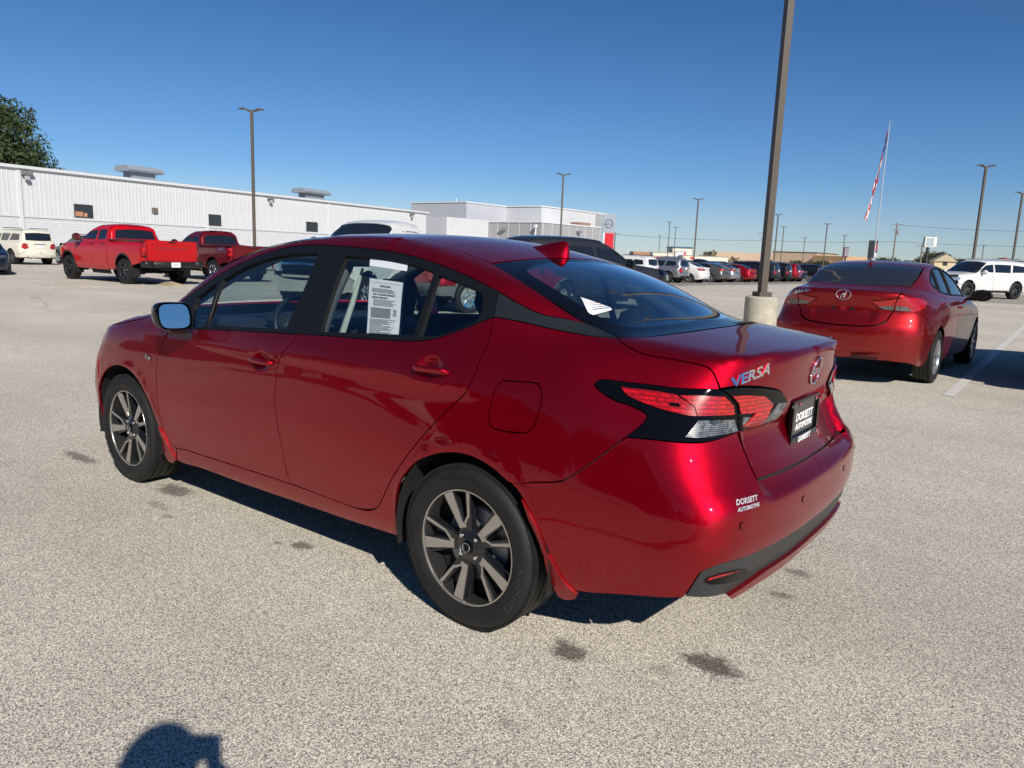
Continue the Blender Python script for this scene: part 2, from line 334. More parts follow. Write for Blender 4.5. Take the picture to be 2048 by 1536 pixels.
def smooth_poly(p,step,corner=38,closed=True):
    """resample a polygon: corners kept, gentle bends turned into curves"""
    p=np.asarray(p,float); keep=[0]
    for i in range(1,len(p)):
        if np.linalg.norm(p[i]-p[keep[-1]])>1e-4: keep.append(i)
    p=p[keep]
    if closed and np.linalg.norm(p[0]-p[-1])<1e-4: p=p[:-1]
    n=len(p); out=[]
    def cor(i):
        if not closed and i in (0,n-1): return True
        a=p[i]-p[i-1]; b=p[(i+1)%n]-p[i]; c=np.dot(a,b)/(np.linalg.norm(a)*np.linalg.norm(b)+1e-12); return math.degrees(math.acos(np.clip(c,-1,1)))>corner
    C=[cor(i) for i in range(n)]
    for i in range(n if closed else n-1):
        a,b=p[i],p[(i+1)%n]; L=np.linalg.norm(b-a); m=max(1,int(math.ceil(L/step)))
        pa=p[i-1] if not C[i] else a-(b-a); nb=p[(i+2)%n] if not C[(i+1)%n] else b+(b-a)
        ta=(b-pa); tb=(nb-a)
        la=np.linalg.norm(a-pa)+L; lb=np.linalg.norm(nb-b)+L
        ta=ta/la*L; tb=tb/lb*L
        for k in range(m):
            t=k/m; out.append((2*t**3-3*t*t+1)*a+(t**3-2*t*t+t)*ta+(-2*t**3+3*t*t)*b+(t**3-t*t)*tb)
    if not closed: out.append(p[-1])
    return np.array(out)
def area(p): x,y=p[:,0],p[:,1]; return .5*np.sum(x*np.roll(y,-1)-np.roll(x,-1)*y)
def inset(p,d):
    if area(p)<0: p=p[::-1]
    a=p-np.roll(p,1,0); b=np.roll(p,-1,0)-p
    na=np.stack([-a[:,1],a[:,0]],1)/(np.linalg.norm(a,axis=1,keepdims=True)+1e-12); nb=np.stack([-b[:,1],b[:,0]],1)/(np.linalg.norm(b,axis=1,keepdims=True)+1e-12)
    m=na+nb; l=np.linalg.norm(m,axis=1,keepdims=True); m=m/np.maximum(l,1e-6); c=np.maximum((m*na).sum(1,keepdims=True),.5)
    return p+m*d/c
def inside(p,q):
    r=np.zeros(len(q),bool); x,y=q[:,0],q[:,1]; n=len(p)
    for i in range(n):
        x1,y1=p[i-1]; x2,y2=p[i]
        if y1==y2: continue
        c=((y1>y)!=(y2>y))&(x<(x2-x1)*(y-y1)/(y2-y1)+x1); r^=c
    return r
def dist2poly(p,q):
    d=np.full(len(q),1e9)
    for i in range(len(p)):
        a=p[i-1]; b=p[i]; ab=b-a; t=np.clip(((q-a)@ab)/(ab@ab+1e-12),0,1); d=np.minimum(d,np.linalg.norm(q-(a+t[:,None]*ab),axis=1))
    return d
def chart_tri(outer,holes,res,fine=()):
    loops=[outer]+list(holes); pts=[];edges=[]
    for l in loops:
        b=len(pts); pts+=list(l); edges+=[(b+i,b+(i+1)%len(l)) for i in range(len(l))]
    lo=outer.min(0);hi=outer.max(0)
    gx,gy=np.meshgrid(np.arange(lo[0]+res*.5,hi[0],res),np.arange(lo[1]+res*.5,hi[1],res)); gy=gy+0.0; gx=gx+((np.arange(gx.shape[0])%2)*res*.5)[:,None]
    g=np.stack([gx.ravel(),gy.ravel()],1)
    for (cx,cy,rx,ry,fr) in fine:
        g=g[(((g[:,0]-cx)/rx)**2+((g[:,1]-cy)/ry)**2)>1]
        fx,fy=np.meshgrid(np.arange(cx-rx,cx+rx,fr),np.arange(cy-ry,cy+ry,fr)); q=np.stack([fx.ravel(),fy.ravel()],1); q=q[(((q[:,0]-cx)/rx)**2+((q[:,1]-cy)/ry)**2)<1]; g=np.concatenate([g,q])
    ok=inside(outer,g)&(dist2poly(outer,g)>.35*res)
    for h in holes: ok&=~inside(h,g); ok&=dist2poly(h,g)>.35*res
    nb=len(pts); pts=np.concatenate([np.array(pts),g[ok]])
    r=delaunay_2d_cdt([Vector(q) for q in pts],edges,[],0,1e-6,True)
    v=np.array([tuple(q) for q in r[0]]); f=np.array([t for t in r[2] if len(t)==3])
    c=v[f].mean(1); ok=inside(outer,c)
    for h in holes: ok&=~inside(h,c)
    f=f[ok]; a=v[f]; ar=(a[:,1,0]-a[:,0,0])*(a[:,2,1]-a[:,0,1])-(a[:,2,0]-a[:,0,0])*(a[:,1,1]-a[:,0,1]); f=f[np.abs(ar)>1e-9]
    return v,f
def surf(B,ch,uv,off=0):
    O,D=ch.ray(uv); P,ok=B.hit(O,D,n=B.sp.get('nhit',46)); Nn=B.N(P); surf.ok=ok; return P+Nn*off,Nn
def snap_top(B,pts,z0=.3):
    """puts the points of a seam onto the surface, looking down"""
    p=np.array(pts,float); q,ok=B.hit(np.stack([p[:,0],p[:,1],0*p[:,0]+z0],1),np.tile([0,0,1.],(len(p),1)),n=80); return [tuple(map(float,a)) if k else tuple(b) for a,k,b in zip(q,ok,p)]
def panel(name,B,ch,poly,mat,parent,off=0,thick=.012,res=.035,gap=.0025,holes=(),sides='LR',step=.025,fine=(),corner=38,in3d=True,label=None,join=False,rawholes=False,hgap=None):
    """one sheet of bodywork cut out of body surface B. poly/holes: 3-D points on the left half. returns list of objects (left, right)"""
    pp=ch.fwd(poly) if in3d else np.asarray(poly,float)
    o=smooth_poly(pp,step,corner); o=inset(o,gap)
    if join: o=ch.snap(o)
    hs=[]
    for h in holes:
        q=ch.fwd(h) if in3d else np.asarray(h,float); q=smooth_poly(q,step,corner); q=inset(q,-(gap if hgap is None else hgap)); hs.append(q)
    v,f=chart_tri(o,hs,res,fine); P,Nn=surf(B,ch,v,off); f=f[surf.ok[f].all(1)]
    # orient
    a=P[f]; fn=np.cross(a[:,1]-a[:,0],a[:,2]-a[:,0]); s=(fn*Nn[f].mean(1)).sum(1)<0; f[s]=f[s][:,::-1]
    # boundary edges -> flange
    ed={}
    for t in f:
        for i in range(3):
            e=(t[i],t[(i+1)%3]); ed[e]=ed.get(e,0)+1
    bd=[e for e in ed if (e[1],e[0]) not in ed]
    if join: bd=[e for e in bd if abs(P[e[0]][1])>2e-4 or abs(P[e[1]][1])>2e-4]; Nn[np.abs(P[:,1])<2e-4,1]=0
    V=list(P); F=[tuple(t) for t in f]; NL=[Nn[i] for t in f for i in t]
    if thick:
        for (i,j) in bd:
            b=len(V); V+= [P[i],P[j],P[j]-Nn[j]*thick,P[i]-Nn[i]*thick]
            t=P[j]-P[i]; n=np.cross(t,Nn[i]); n/=np.linalg.norm(n)+1e-12
            F.append((b+1,b,b+3,b+2)); NL+=[n]*4
    V=np.array(V); NL=np.array(NL); out=[]
    def mk(sgn,lab):
        VV=V*np.array([1,sgn,1]); NN=NL*np.array([1,sgn,1]); FF=F
        if sgn<0:
            FF=[];k=0;nn=[]
            for t in F: FF.append(t[::-1]); nn+=list(NN[k:k+len(t)][::-1]); k+=len(t)
            NN=np.array(nn)
        return VV,FF,NN
    if join:
        A=mk(1,0);Bm=mk(-1,0); n=len(A[0]); return [mesh(name,np.concatenate([A[0],Bm[0]]),A[1]+[tuple(i+n for i in t) for t in Bm[1]],mat,parent,norms=np.concatenate([A[2],Bm[2]]).tolist())]
    if 'L' in sides: VV,FF,NN=mk(1,0); out.append(mesh(name,VV,FF,mat,parent,norms=NN.tolist()))
    if 'R' in sides: VV,FF,NN=mk(-1,0); out.append(mesh(name,VV,FF,mat,parent,norms=NN.tolist()))
    for q in out:
        if label: q['label']=label
    return out
def sym(poly): 
    """closes a left-half outline (front to rear, y<0) into a full one across the centre line"""
    p=[tuple(q) for q in poly]; return p+[(x,-y,z) for (x,y,z) in p[::-1] if abs(y)>1e-6]
def wrap_text(name,s,B,ch,c,w,h,mat,parent,off=.001,ext=.0015,bold=0,shear=0,flip=1,ang=0):
    a,f=text_fit(s,w,h,ext,bold,shear); ca,sa=math.cos(ang),math.sin(ang)
    uv=np.stack([c[0]+flip*(a[:,0]*ca-a[:,1]*sa),c[1]+a[:,0]*sa+a[:,1]*ca],1); P,Nn=surf(B,ch,uv,off); P=P+Nn*a[:,2:3]
    o=MB().add(P,f).build(name,mat,parent); return o
def arc(cx,cz,r,a0,a1,n,y,sx=1.0):
    return [(cx+sx*r*math.cos(R(a0+(a1-a0)*k/n)),y,cz+r*math.sin(R(a0+(a1-a0)*k/n))) for k in range(n+1)]
# ------------------------------------------------------------------ wheels (left-hand, outer face towards -Y, hub centre at origin)
def tyre_prof(ro,rr,w):
    y=-w/2; sh=.018
    p=[(rr,y+.012),(rr+.004,y+.004),(rr+.012,y),(rr+(ro-rr)*.35,y-.006),(rr+(ro-rr)*.6,y-.007),(ro-.026,y-.003),(ro-.014,y+.006),(ro-.006,y+.016)]
    n=4; g=.009; x0=y+.020; x1=-x0
    p.append((ro-.001,x0))
    for k in range(n):
        c=x0+(x1-x0)*(k+.5+0.0)/n
        p+= [(ro,c-g/2-.002),(ro-.007,c-g/2),(ro-.007,c+g/2),(ro,c+g/2+.002)]
    p.append((ro-.001,x1)); p+=[(r,-h) for r,h in [(ro-.006,y+.016),(ro-.014,y+.006),(ro-.026,y-.003),(rr+(ro-rr)*.5,y-.007),(rr+.012,y),(rr,y+.012)]]
    return p
def make_wheel(style,ro,rr,w,seg=64,text=None,detail=2):
    """returns function(parent,loc,side) -> adds wheel part with sub-parts, sharing mesh data"""
    T=MB().lathe(tyre_prof(ro,rr,w),seg); 
    if detail>=2:   # tread blocks' cross grooves as shallow notches: slim sipes on the shoulders
        for k in range(seg*2):
            t=2*math.pi*k/(seg*2)
            for sy in (-1,1):
                c=Vector((math.cos(t)*(ro-.0035),sy*(w/2-.022),math.sin(t)*(ro-.0035)))
                T.box(c,(.012,.024,.009),ry=-t+math.pi/2,rz=0)
    tyre=T.build('tyre',RUB,auto=35)
    yo=-w/2
    H=MB(); 
    H.lathe([(rr-.004,-yo-.02),(rr-.012,.0),(rr-.02,yo+.035),(rr-.006,yo+.012)],seg)           # barrel
    H.lathe([(rr-.022,yo+.075),(.05,yo+.09)],seg)                                     # back dish
    D=MB(); M=MB(); rl=rr-.008; yf=yo+.012
    # machined lip ring
    M.lathe([(rr+.002,yf-.003),(rr+.0,yf-.007),(rr-.005,yf-.006),(rr-.007,yf-.001),(rr-.006,yf+.006)],seg)
    def spoke(a,r0,r1,w0,w1,y0,y1,th,mb,da=0):
        """tapered bar in the wheel plane at angle a (deg)"""
        ca,sa=math.cos(R(a)),math.sin(R(a)); cb,sb=math.cos(R(a+da)),math.sin(R(a+da))
        q=[]
        for (r,ww,y,c_,s_) in ((r0,w0,y0,ca,sa),(r1,w1,y1,cb,sb)):
            for k in (-1,1):
                for yy in (y,y+th): q.append((r*c_-k*ww/2*s_,yy,r*s_+k*ww/2*c_))
        # order: inner(-,front),(−,back),(+,front),(+,back), outer...
        return mb.add(q,[(0,2,6,4),(1,5,7,3),(0,4,5,1),(2,3,7,6),(0,1,3,2),(4,6,7,5)])
    nut=4
    if style=='versa':
        k=rl/.205
        for i in range(5):
            a=45+72*i
            spoke(a,.070*k,rl,.022*k,.043*k,yf+.012,yf-.001,.004,M)
            spoke(a,.05*k,rl-.002,.034*k,.049*k,yf+.020,yf+.004,.030,D)
            # dogleg thin spoke
            spoke(a-26,.110*k,rl,.009*k,.013*k,yf+.009,yf-.001,.004,M,-1)
            spoke(a-15,.088*k,.112*k,.010*k,.010*k,yf+.012,yf+.009,.004,M,-9.5)
            spoke(a-10,.070*k,.090*k,.016*k,.012*k,yf+.013,yf+.012,.004,M,-3)
            spoke(a-25,.05*k,rl-.002,.020*k,.026*k,yf+.019,yf+.005,.028,D,-1)
            spoke(a-13.5,.06*k,rl-.004,.022*k,.050*k,yf+.050,yf+.040,.01,D)
            spoke(a+9,.09*k,rl-.004,.01*k,.018*k,yf+.030,yf+.016,.016,D,1)
        D.lathe([(.0,yf+.008),(.030,yf+.008),(.034,yf+.011),(.052,yf+.014),(.072,yf+.024),(.075,yf+.05)],32)
        fm,sm=MACH,DALLOY
    elif style=='multi':
        for i in range(10):
            a=36*i; spoke(a-4,.04,rl,.020,.020,yf+.014,yf,.030,M,3); spoke(a+5,.04,rl,.012,.014,yf+.02,yf+.003,.030,M,-2)
        M.lathe([(0,yf+.006),(.03,yf+.006),(.06,yf+.014),(.07,yf+.04)],24); fm,sm=SALLOY,SALLOY; nut=5
    elif style=='six':
        for i in range(6):
            a=60*i+15; spoke(a-7,.05,rl,.030,.030,yf+.03,yf,.04,M,2); spoke(a+7,.05,rl,.030,.030,yf+.03,yf,.04,M,-2)
        M.lathe([(0,yf+.01),(.05,yf+.012),(.075,yf+.03),(.085,yf+.06)],24); fm=sm=BALLOY; nut=6
    elif style=='chrome':
        for i in range(5):
            a=72*i+20; spoke(a-7,.05,rl,.030,.034,yf+.03,yf,.04,M,3); spoke(a+7,.05,rl,.030,.034,yf+.03,yf,.04,M,-3)
        M.lathe([(0,yf+.01),(.05,yf+.012),(.075,yf+.03),(.085,yf+.06)],24); fm=sm=CHROME; nut=5
    else: # five
        for i in range(5):
            a=72*i+18; spoke(a,.04,rl,.055,.075,yf+.018,yf,.03,M)
        M.lathe([(0,yf+.006),(.04,yf+.006),(.07,yf+.016),(.08,yf+.04)],24); fm=sm=SALLOY; nut=5
    for mb in (D,H):
        pass
    rim=H.build('rim_barrel',sm if style!='versa' else DARK,auto=40)
    face=M.build('rim_face',fm,auto=30); sp=D.build('spoke',sm,auto=30) if D.v else None
    bd=MB().lathe([(.0,yo+.075),(.135*rr/.213,yo+.075),(.14*rr/.213,yo+.08),(.14*rr/.213,yo+.10),(0,yo+.10)],40).build('brake_disc',STEEL,auto=40)
    lug=MB().lathe([(0,0),(.007,0),(.0085,.003),(.0085,.02)],10).build('lug_nut',CHROME,auto=40)
    cap=MB().lathe([(0,-.003),(.022,-.003),(.026,0),(.027,.01)],24).build('centre_cap',GBLK,auto=40)
    extra=[]
    if text:
        for (s,ang,span,hh,mt) in text:
            a,f=text_fit(s,1,1,1); rm=(ro+rr)/2+.004; P=[]
            for (x,yv,z) in a:
                th=R(ang)-x*R(span)*-1 if False else R(ang)-x*R(span); r=rm+yv*hh
                P.append((r*math.cos(th),yo-.0080-.0008*z,r*math.sin(th)))
            extra.append(MB().add(P,f).build('tyre_lettering',mt))
    if style=='versa':
        rg=MB(); pts=[(math.cos(t)*.017,-.005,math.sin(t)*.017) for t in np.linspace(0,2*math.pi,25)]
        rg.tube(pts,.0016,6); extra.append(('logo',rg.build('wheel_badge',CHROME)))
    protos=[tyre,rim,face,sp,bd,lug,cap]+[e if not isinstance(e,tuple) else e[1] for e in extra]
    for p in protos:
        if p: COL.objects.unlink(p)
    def place(parent,loc,side=1,steer=0):
        root=rim.copy(); root.name='wheel'; COL.objects.link(root); root.parent=parent; root.location=loc
        root.rotation_euler=(0,0,(math.pi if side<0 else 0)+steer)
        def sub(p,l=None):
            if p is None or (side<0 and detail<2): 
                if p is None or p.name.startswith(('lug','centre','tyre_l','wheel_b')): return
            c=p.copy(); COL.objects.link(c); c.parent=root
            if l: c.location=l
        for p in (tyre,face,sp,bd): sub(p)
        sub(cap,(0,yf+.006,0))
        for i in range(nut): t=2*math.pi*(i+.5)/nut; rad=.050 if nut<5 else .057; sub(lug,(rad*math.cos(t),yf+.008,rad*math.sin(t)))
        for e in extra:
            if isinstance(e,tuple): sub(e[1],(0,yf+.003,0))
            else: sub(e)
        return root
    return place
TR={
 'frame_top':[[-2.119,-0.729,1.111],[-1.997,-0.702,1.18],[-1.861,-0.67,1.253],[-1.723,-0.643,1.308],[-1.587,-0.62,1.352],[-1.451,-0.601,1.385],[-1.312,-0.589,1.405],[-1.086,-0.589,1.409],[-0.896,-0.594,1.403],[-0.698,-0.601,1.393],[-0.509,-0.613,1.372],[-0.331,-0.627,1.339],[-0.163,-0.642,1.298],[-0.039,-0.652,1.26]],
 'cpil_low':[[-0.038,-0.653,1.259],[0.059,-0.657,1.223],[0.149,-0.651,1.194],[0.237,-0.629,1.182],[0.315,-0.593,1.168]],
 'ditch':[[-0.181,-0.531,1.36],[-0.306,-0.518,1.391],[-0.412,-0.52,1.412],[-0.211,-0.529,1.368],[-0.379,-0.518,1.406],[-0.533,-0.532,1.43],[-0.7,-0.543,1.445]],
 'backlight_edge':[[-0.181,-0.531,1.36],[-0.009,-0.574,1.306],[0.144,-0.593,1.244],[0.233,-0.594,1.205],[0.315,-0.593,1.168],[0.373,-0.583,1.15],[0.446,-0.596,1.132]],
 'backlight_top':[[-0.181,-0.531,1.36],[-0.169,-0.369,1.377],[-0.163,-0.17,1.388],[-0.182,0.092,1.396]],
 'backlight_bot':[[0.45,-0.601,1.13],[0.507,-0.528,1.135],[0.555,-0.29,1.142],[0.552,0.057,1.146],[-0.806,4.151,0.868]],
 'belt_bot':[[-1.934,-0.819,0.959],[-1.548,-0.817,0.985],[-1.311,-0.813,0.999],[-1.06,-0.808,1.015],[-0.84,-0.803,1.026],[-0.657,-0.798,1.033],[-0.49,-0.79,1.042],[-0.361,-0.781,1.051],[-0.29,-0.773,1.061],[-0.225,-0.76,1.08],[-0.126,-0.733,1.12],[-0.021,-0.699,1.168]],
 'frame_div':[[-1.082,-0.59,1.407],[-1.056,-0.675,1.266],[-1.06,-0.738,1.144],[-1.051,-0.804,1.021]],
 'frame_rear':[[-0.039,-0.652,1.26],[-0.029,-0.677,1.214],[-0.021,-0.699,1.168]],
 'gl_fq':[[-1.876,-0.698,1.199],[-1.947,-0.716,1.158],[-2.013,-0.734,1.113],[-2.013,-0.761,1.057],[-1.957,-0.807,0.982],[-1.943,-0.815,0.968],[-1.821,-0.812,0.98],[-1.846,-0.756,1.079]],
 'gl_fd':[[-1.836,-0.691,1.214],[-1.697,-0.66,1.279],[-1.561,-0.638,1.323],[-1.421,-0.623,1.352],[-1.277,-0.616,1.366],[-1.159,-0.615,1.369],[-1.143,-0.696,1.226],[-1.159,-0.761,1.093],[-1.161,-0.798,1.027],[-1.328,-0.802,1.018],[-1.565,-0.806,1.004],[-1.801,-0.809,0.987],[-1.833,-0.747,1.1]],
 'gl_rd':[[-0.955,-0.62,1.363],[-0.8,-0.622,1.36],[-0.672,-0.625,1.355],[-0.546,-0.632,1.343],[-0.455,-0.638,1.329],[-0.384,-0.645,1.314],[-0.376,-0.7,1.214],[-0.369,-0.769,1.074],[-0.505,-0.777,1.065],[-0.674,-0.784,1.055],[-0.917,-0.795,1.037],[-0.936,-0.726,1.169]],
 'gl_rq':[[-0.352,-0.649,1.305],[-0.25,-0.656,1.284],[-0.142,-0.664,1.258],[-0.109,-0.668,1.245],[-0.096,-0.675,1.232],[-0.083,-0.701,1.178],[-0.087,-0.715,1.15],[-0.169,-0.74,1.111],[-0.251,-0.76,1.082],[-0.339,-0.77,1.069],[-0.344,-0.72,1.171]],
 'chan_r':[[-0.976,-0.622,1.359],[-0.955,-0.62,1.363],[-0.917,-0.795,1.037],[-0.956,-0.796,1.035]],
 'cpil_blk':[[-0.038,-0.653,1.259],[0.059,-0.657,1.223],[0.149,-0.651,1.194],[0.237,-0.629,1.182],[0.315,-0.593,1.168],[0.373,-0.583,1.15],[0.446,-0.596,1.132],[0.383,-0.631,1.13],[0.314,-0.647,1.135],[0.201,-0.666,1.146],[0.082,-0.684,1.161],[-0.008,-0.697,1.168],[-0.021,-0.7,1.166],[-0.03,-0.675,1.217]],
 'fd_top_front':[[-2.098,-0.81,0.969],[-2.119,-0.819,0.949],[-2.141,-0.829,0.923],[-2.177,-0.838,0.878],[-2.192,-0.85,0.82],[-2.221,-0.856,0.777],[-2.23,-0.86,0.705],[-2.232,-0.862,0.634],[-2.232,-0.863,0.562],[-2.231,-0.854,0.466],[-2.218,-0.844,0.393],[-2.187,-0.835,0.338],[-2.144,-0.829,0.3],[-2.114,-0.827,0.291]],
 'sill_line':[[-2.114,-0.827,0.291],[-2.022,-0.828,0.298],[-1.845,-0.828,0.302],[-1.383,-0.83,0.312],[-1.081,-0.829,0.316],[-0.642,-0.827,0.31],[-0.562,-0.828,0.318]],
 'door_div':[[-1.046,-0.809,1.013],[-1.052,-0.824,0.989],[-1.1,-0.845,0.936],[-1.132,-0.853,0.883],[-1.148,-0.862,0.781],[-1.153,-0.865,0.696],[-1.133,-0.866,0.599],[-1.116,-0.851,0.461],[-1.103,-0.833,0.345],[-1.085,-0.83,0.317]],
 'rd_rear':[[-0.022,-0.698,1.17],[-0.007,-0.744,1.08],[-0.017,-0.785,1.001],[-0.019,-0.802,0.962],[-0.038,-0.822,0.901],[-0.094,-0.828,0.846],[-0.194,-0.847,0.741],[-0.279,-0.859,0.641],[-0.364,-0.858,0.536],[-0.435,-0.845,0.439],[-0.485,-0.834,0.365],[-0.519,-0.831,0.336],[-0.562,-0.828,0.318]],
 'sill_bot':[[-2.133,-0.815,0.217],[-2.098,-0.811,0.209],[-1.877,-0.812,0.219],[-1.531,-0.808,0.218],[-1.217,-0.804,0.221],[-0.934,-0.8,0.224],[-0.677,-0.797,0.227],[-0.392,-0.8,0.239]],
 'arch_r':[[-0.39,-0.801,0.242],[-0.391,-0.83,0.329],[-0.382,-0.839,0.399],[-0.352,-0.852,0.48],[-0.302,-0.859,0.546],[-0.239,-0.86,0.605],[-0.165,-0.858,0.643],[-0.09,-0.855,0.666],[-0.008,-0.852,0.675],[0.066,-0.852,0.666],[0.14,-0.853,0.643],[0.206,-0.853,0.615],[0.272,-0.854,0.569],[0.319,-0.854,0.516],[0.339,-0.844,0.457]],
 'arch_f':[[-4.985,0.025,-0.242],[-11.725,2.842,-1.552],[-2.948,-0.85,0.454],[-2.907,-0.86,0.541],[-2.85,-0.862,0.611],[-2.775,-0.864,0.652],[-2.689,-0.865,0.674],[-2.578,-0.866,0.679],[-2.486,-0.866,0.658],[-2.416,-0.866,0.609],[-2.369,-0.864,0.541],[-2.335,-0.855,0.455],[-2.316,-0.846,0.391],[-2.298,-0.841,0.363]],
 'fuel':[[0.105,-0.791,0.957],[0.215,-0.778,0.964],[0.25,-0.776,0.962],[0.271,-0.783,0.94],[0.277,-0.799,0.892],[0.271,-0.814,0.836],[0.255,-0.821,0.806],[0.226,-0.825,0.793],[0.103,-0.831,0.787],[0.078,-0.829,0.805],[0.072,-0.822,0.838],[0.087,-0.803,0.931]],
 'bump_line':[[0.206,-0.853,0.615],[0.313,-0.849,0.64],[0.399,-0.841,0.66],[0.434,-0.835,0.68],[0.498,-0.816,0.738],[0.608,-0.778,0.837]],
 'fbump_line':[[-4.824,-0.061,0.443],[-2.955,-0.848,0.692],[-2.929,-0.855,0.662],[-2.86,-0.861,0.632]],
 'hood_line':[[-2.755,-0.84,0.859],[-2.634,-0.835,0.885],[-2.484,-0.825,0.92],[-2.42,-0.803,0.961],[-2.435,-0.765,0.991]],
 'lamp_q':[[0.455,-0.744,0.984],[0.463,-0.735,0.998],[0.486,-0.728,1.003],[0.641,-0.701,1.003],[0.737,-0.679,1.002],[0.833,-0.614,1.004],[0.852,-0.59,0.989],[0.866,-0.554,0.952],[0.871,-0.544,0.914],[0.877,-0.548,0.866],[0.841,-0.652,0.85],[0.811,-0.7,0.845],[0.775,-0.732,0.845],[0.686,-0.764,0.844],[0.604,-0.778,0.839],[0.644,-0.759,0.88],[0.658,-0.747,0.905],[0.656,-0.744,0.912],[0.647,-0.743,0.919],[0.595,-0.744,0.935],[0.541,-0.749,0.944],[0.502,-0.749,0.957],[0.468,-0.747,0.974]],
 'lens1':[[0.549,-0.728,0.985],[0.647,-0.71,0.985],[0.722,-0.695,0.982],[0.782,-0.684,0.95],[0.793,-0.685,0.924],[0.768,-0.703,0.925],[0.695,-0.726,0.936],[0.599,-0.734,0.956],[0.568,-0.733,0.968]],
 'lens2':[[0.737,-0.691,0.98],[0.843,-0.606,0.983],[0.86,-0.573,0.953],[0.863,-0.566,0.924],[0.795,-0.683,0.924],[0.784,-0.682,0.95]],
 'lens3':[[0.798,-0.686,0.91],[0.864,-0.568,0.908],[0.874,-0.556,0.869],[0.848,-0.631,0.864],[0.806,-0.699,0.859],[0.778,-0.723,0.861]],
 'slot':[[0.711,-0.712,0.955],[0.741,-0.702,0.957],[0.747,-0.704,0.947],[0.718,-0.714,0.948]],
 'lid_top_side':[[0.45,-0.601,1.13],[0.491,-0.625,1.115],[0.546,-0.639,1.097],[0.6,-0.637,1.089],[0.673,-0.624,1.084],[0.733,-0.615,1.078],[0.779,-0.605,1.071]],
 'lid_rear_side':[[0.779,-0.605,1.071],[0.799,-0.604,1.06],[0.819,-0.61,1.033],[0.834,-0.612,1.007]],
 'lamp_l':[[0.835,-0.613,1.004],[0.919,-0.333,0.982],[0.924,-0.29,0.967],[0.927,-0.246,0.936],[0.924,-0.284,0.909],[0.905,-0.341,0.875],[0.883,-0.415,0.865],[0.878,-0.546,0.867],[0.87,-0.544,0.917],[0.867,-0.552,0.951],[0.853,-0.588,0.989]],
 'lensl1':[[0.857,-0.58,0.985],[0.903,-0.421,0.972],[0.913,-0.358,0.937],[0.894,-0.41,0.876],[0.879,-0.535,0.88],[0.894,-0.458,0.918],[0.872,-0.537,0.923],[0.867,-0.55,0.958]],
 'lensl2':[[0.918,-0.322,0.936],[0.927,-0.25,0.932],[0.908,-0.332,0.878],[0.898,-0.413,0.881]],
 'lensl3':[[0.876,-0.527,0.911],[0.887,-0.488,0.908],[0.878,-0.534,0.882]],
 'lid_low':[[0.877,-0.55,0.866],[0.914,-0.532,0.778],[0.961,-0.532,0.702],[0.977,-0.535,0.679],[0.997,-0.494,0.654],[1.016,-0.369,0.641],[1.027,-0.095,0.656],[0.995,0.429,0.664]],
 'lid_crease':[[0.913,-0.364,0.891],[0.91,-0.256,0.793],[0.955,-0.246,0.701],[0.977,-0.215,0.681]],
 'val_top':[[0.887,-0.776,0.464],[0.914,-0.757,0.481],[0.941,-0.718,0.493],[0.967,-0.632,0.49],[0.997,-0.465,0.492],[1.017,-0.239,0.492],[1.02,0.034,0.487],[1.015,0.246,0.485],[0.999,0.481,0.503]],
 'val_out':[[0.887,-0.776,0.464],[0.841,-0.777,0.368]],
 'val_bot':[[0.841,-0.777,0.368],[0.877,-0.754,0.368],[0.905,-0.714,0.364],[0.926,-0.653,0.36],[0.934,-0.608,0.351],[0.963,-0.419,0.349]],
 'fog':[[0.896,-0.758,0.431],[0.908,-0.751,0.447],[0.931,-0.715,0.454],[0.956,-0.626,0.445],[0.965,-0.526,0.405],[0.95,-0.599,0.4],[0.928,-0.697,0.412],[0.905,-0.745,0.421]],
 'fogred':[[0.897,-0.758,0.432],[0.908,-0.751,0.447],[0.931,-0.715,0.454],[0.956,-0.626,0.445],[0.944,-0.671,0.442],[0.92,-0.729,0.439]],
 'bump_bot':[[0.343,-0.844,0.458],[0.49,-0.805,0.286],[0.649,-0.802,0.329],[0.841,-0.777,0.368]],
 'sticker':[[0.2,-0.452,1.245],[0.291,-0.386,1.212],[0.301,-0.412,1.204],[0.29,-0.52,1.193],[0.28,-0.528,1.196]],
 'guide':[[-0.797,-0.621,1.362],[-0.553,-0.631,1.345],[-0.439,-0.776,1.064],[-0.64,-0.785,1.054]],
 'bdeck':[[0.786,-0.603,1.069],[0.9,0.299,1.111]],
 'sens':[[0.966,-0.672,0.606],[1.025,-0.262,0.606]],
 'decal':[[0.944,-0.681,0.67],[0.975,-0.581,0.666]],
 'versa':[[0.849,-0.57,1.038],[0.913,-0.386,1.038],[0.866,-0.553,1.016]],
 'handle':[[-1.299,-0.852,0.868],[-0.237,-0.814,0.968]],
}
TR={k:[tuple(q) for q in v] for k,v in TR.items()}
CANDY=paint('red_pearl_paint',(.34,.0007,.0105),metal=.95,rough=.50,dust=.16)
UND=pbr('underbody',(.01,.01,.01),.9)
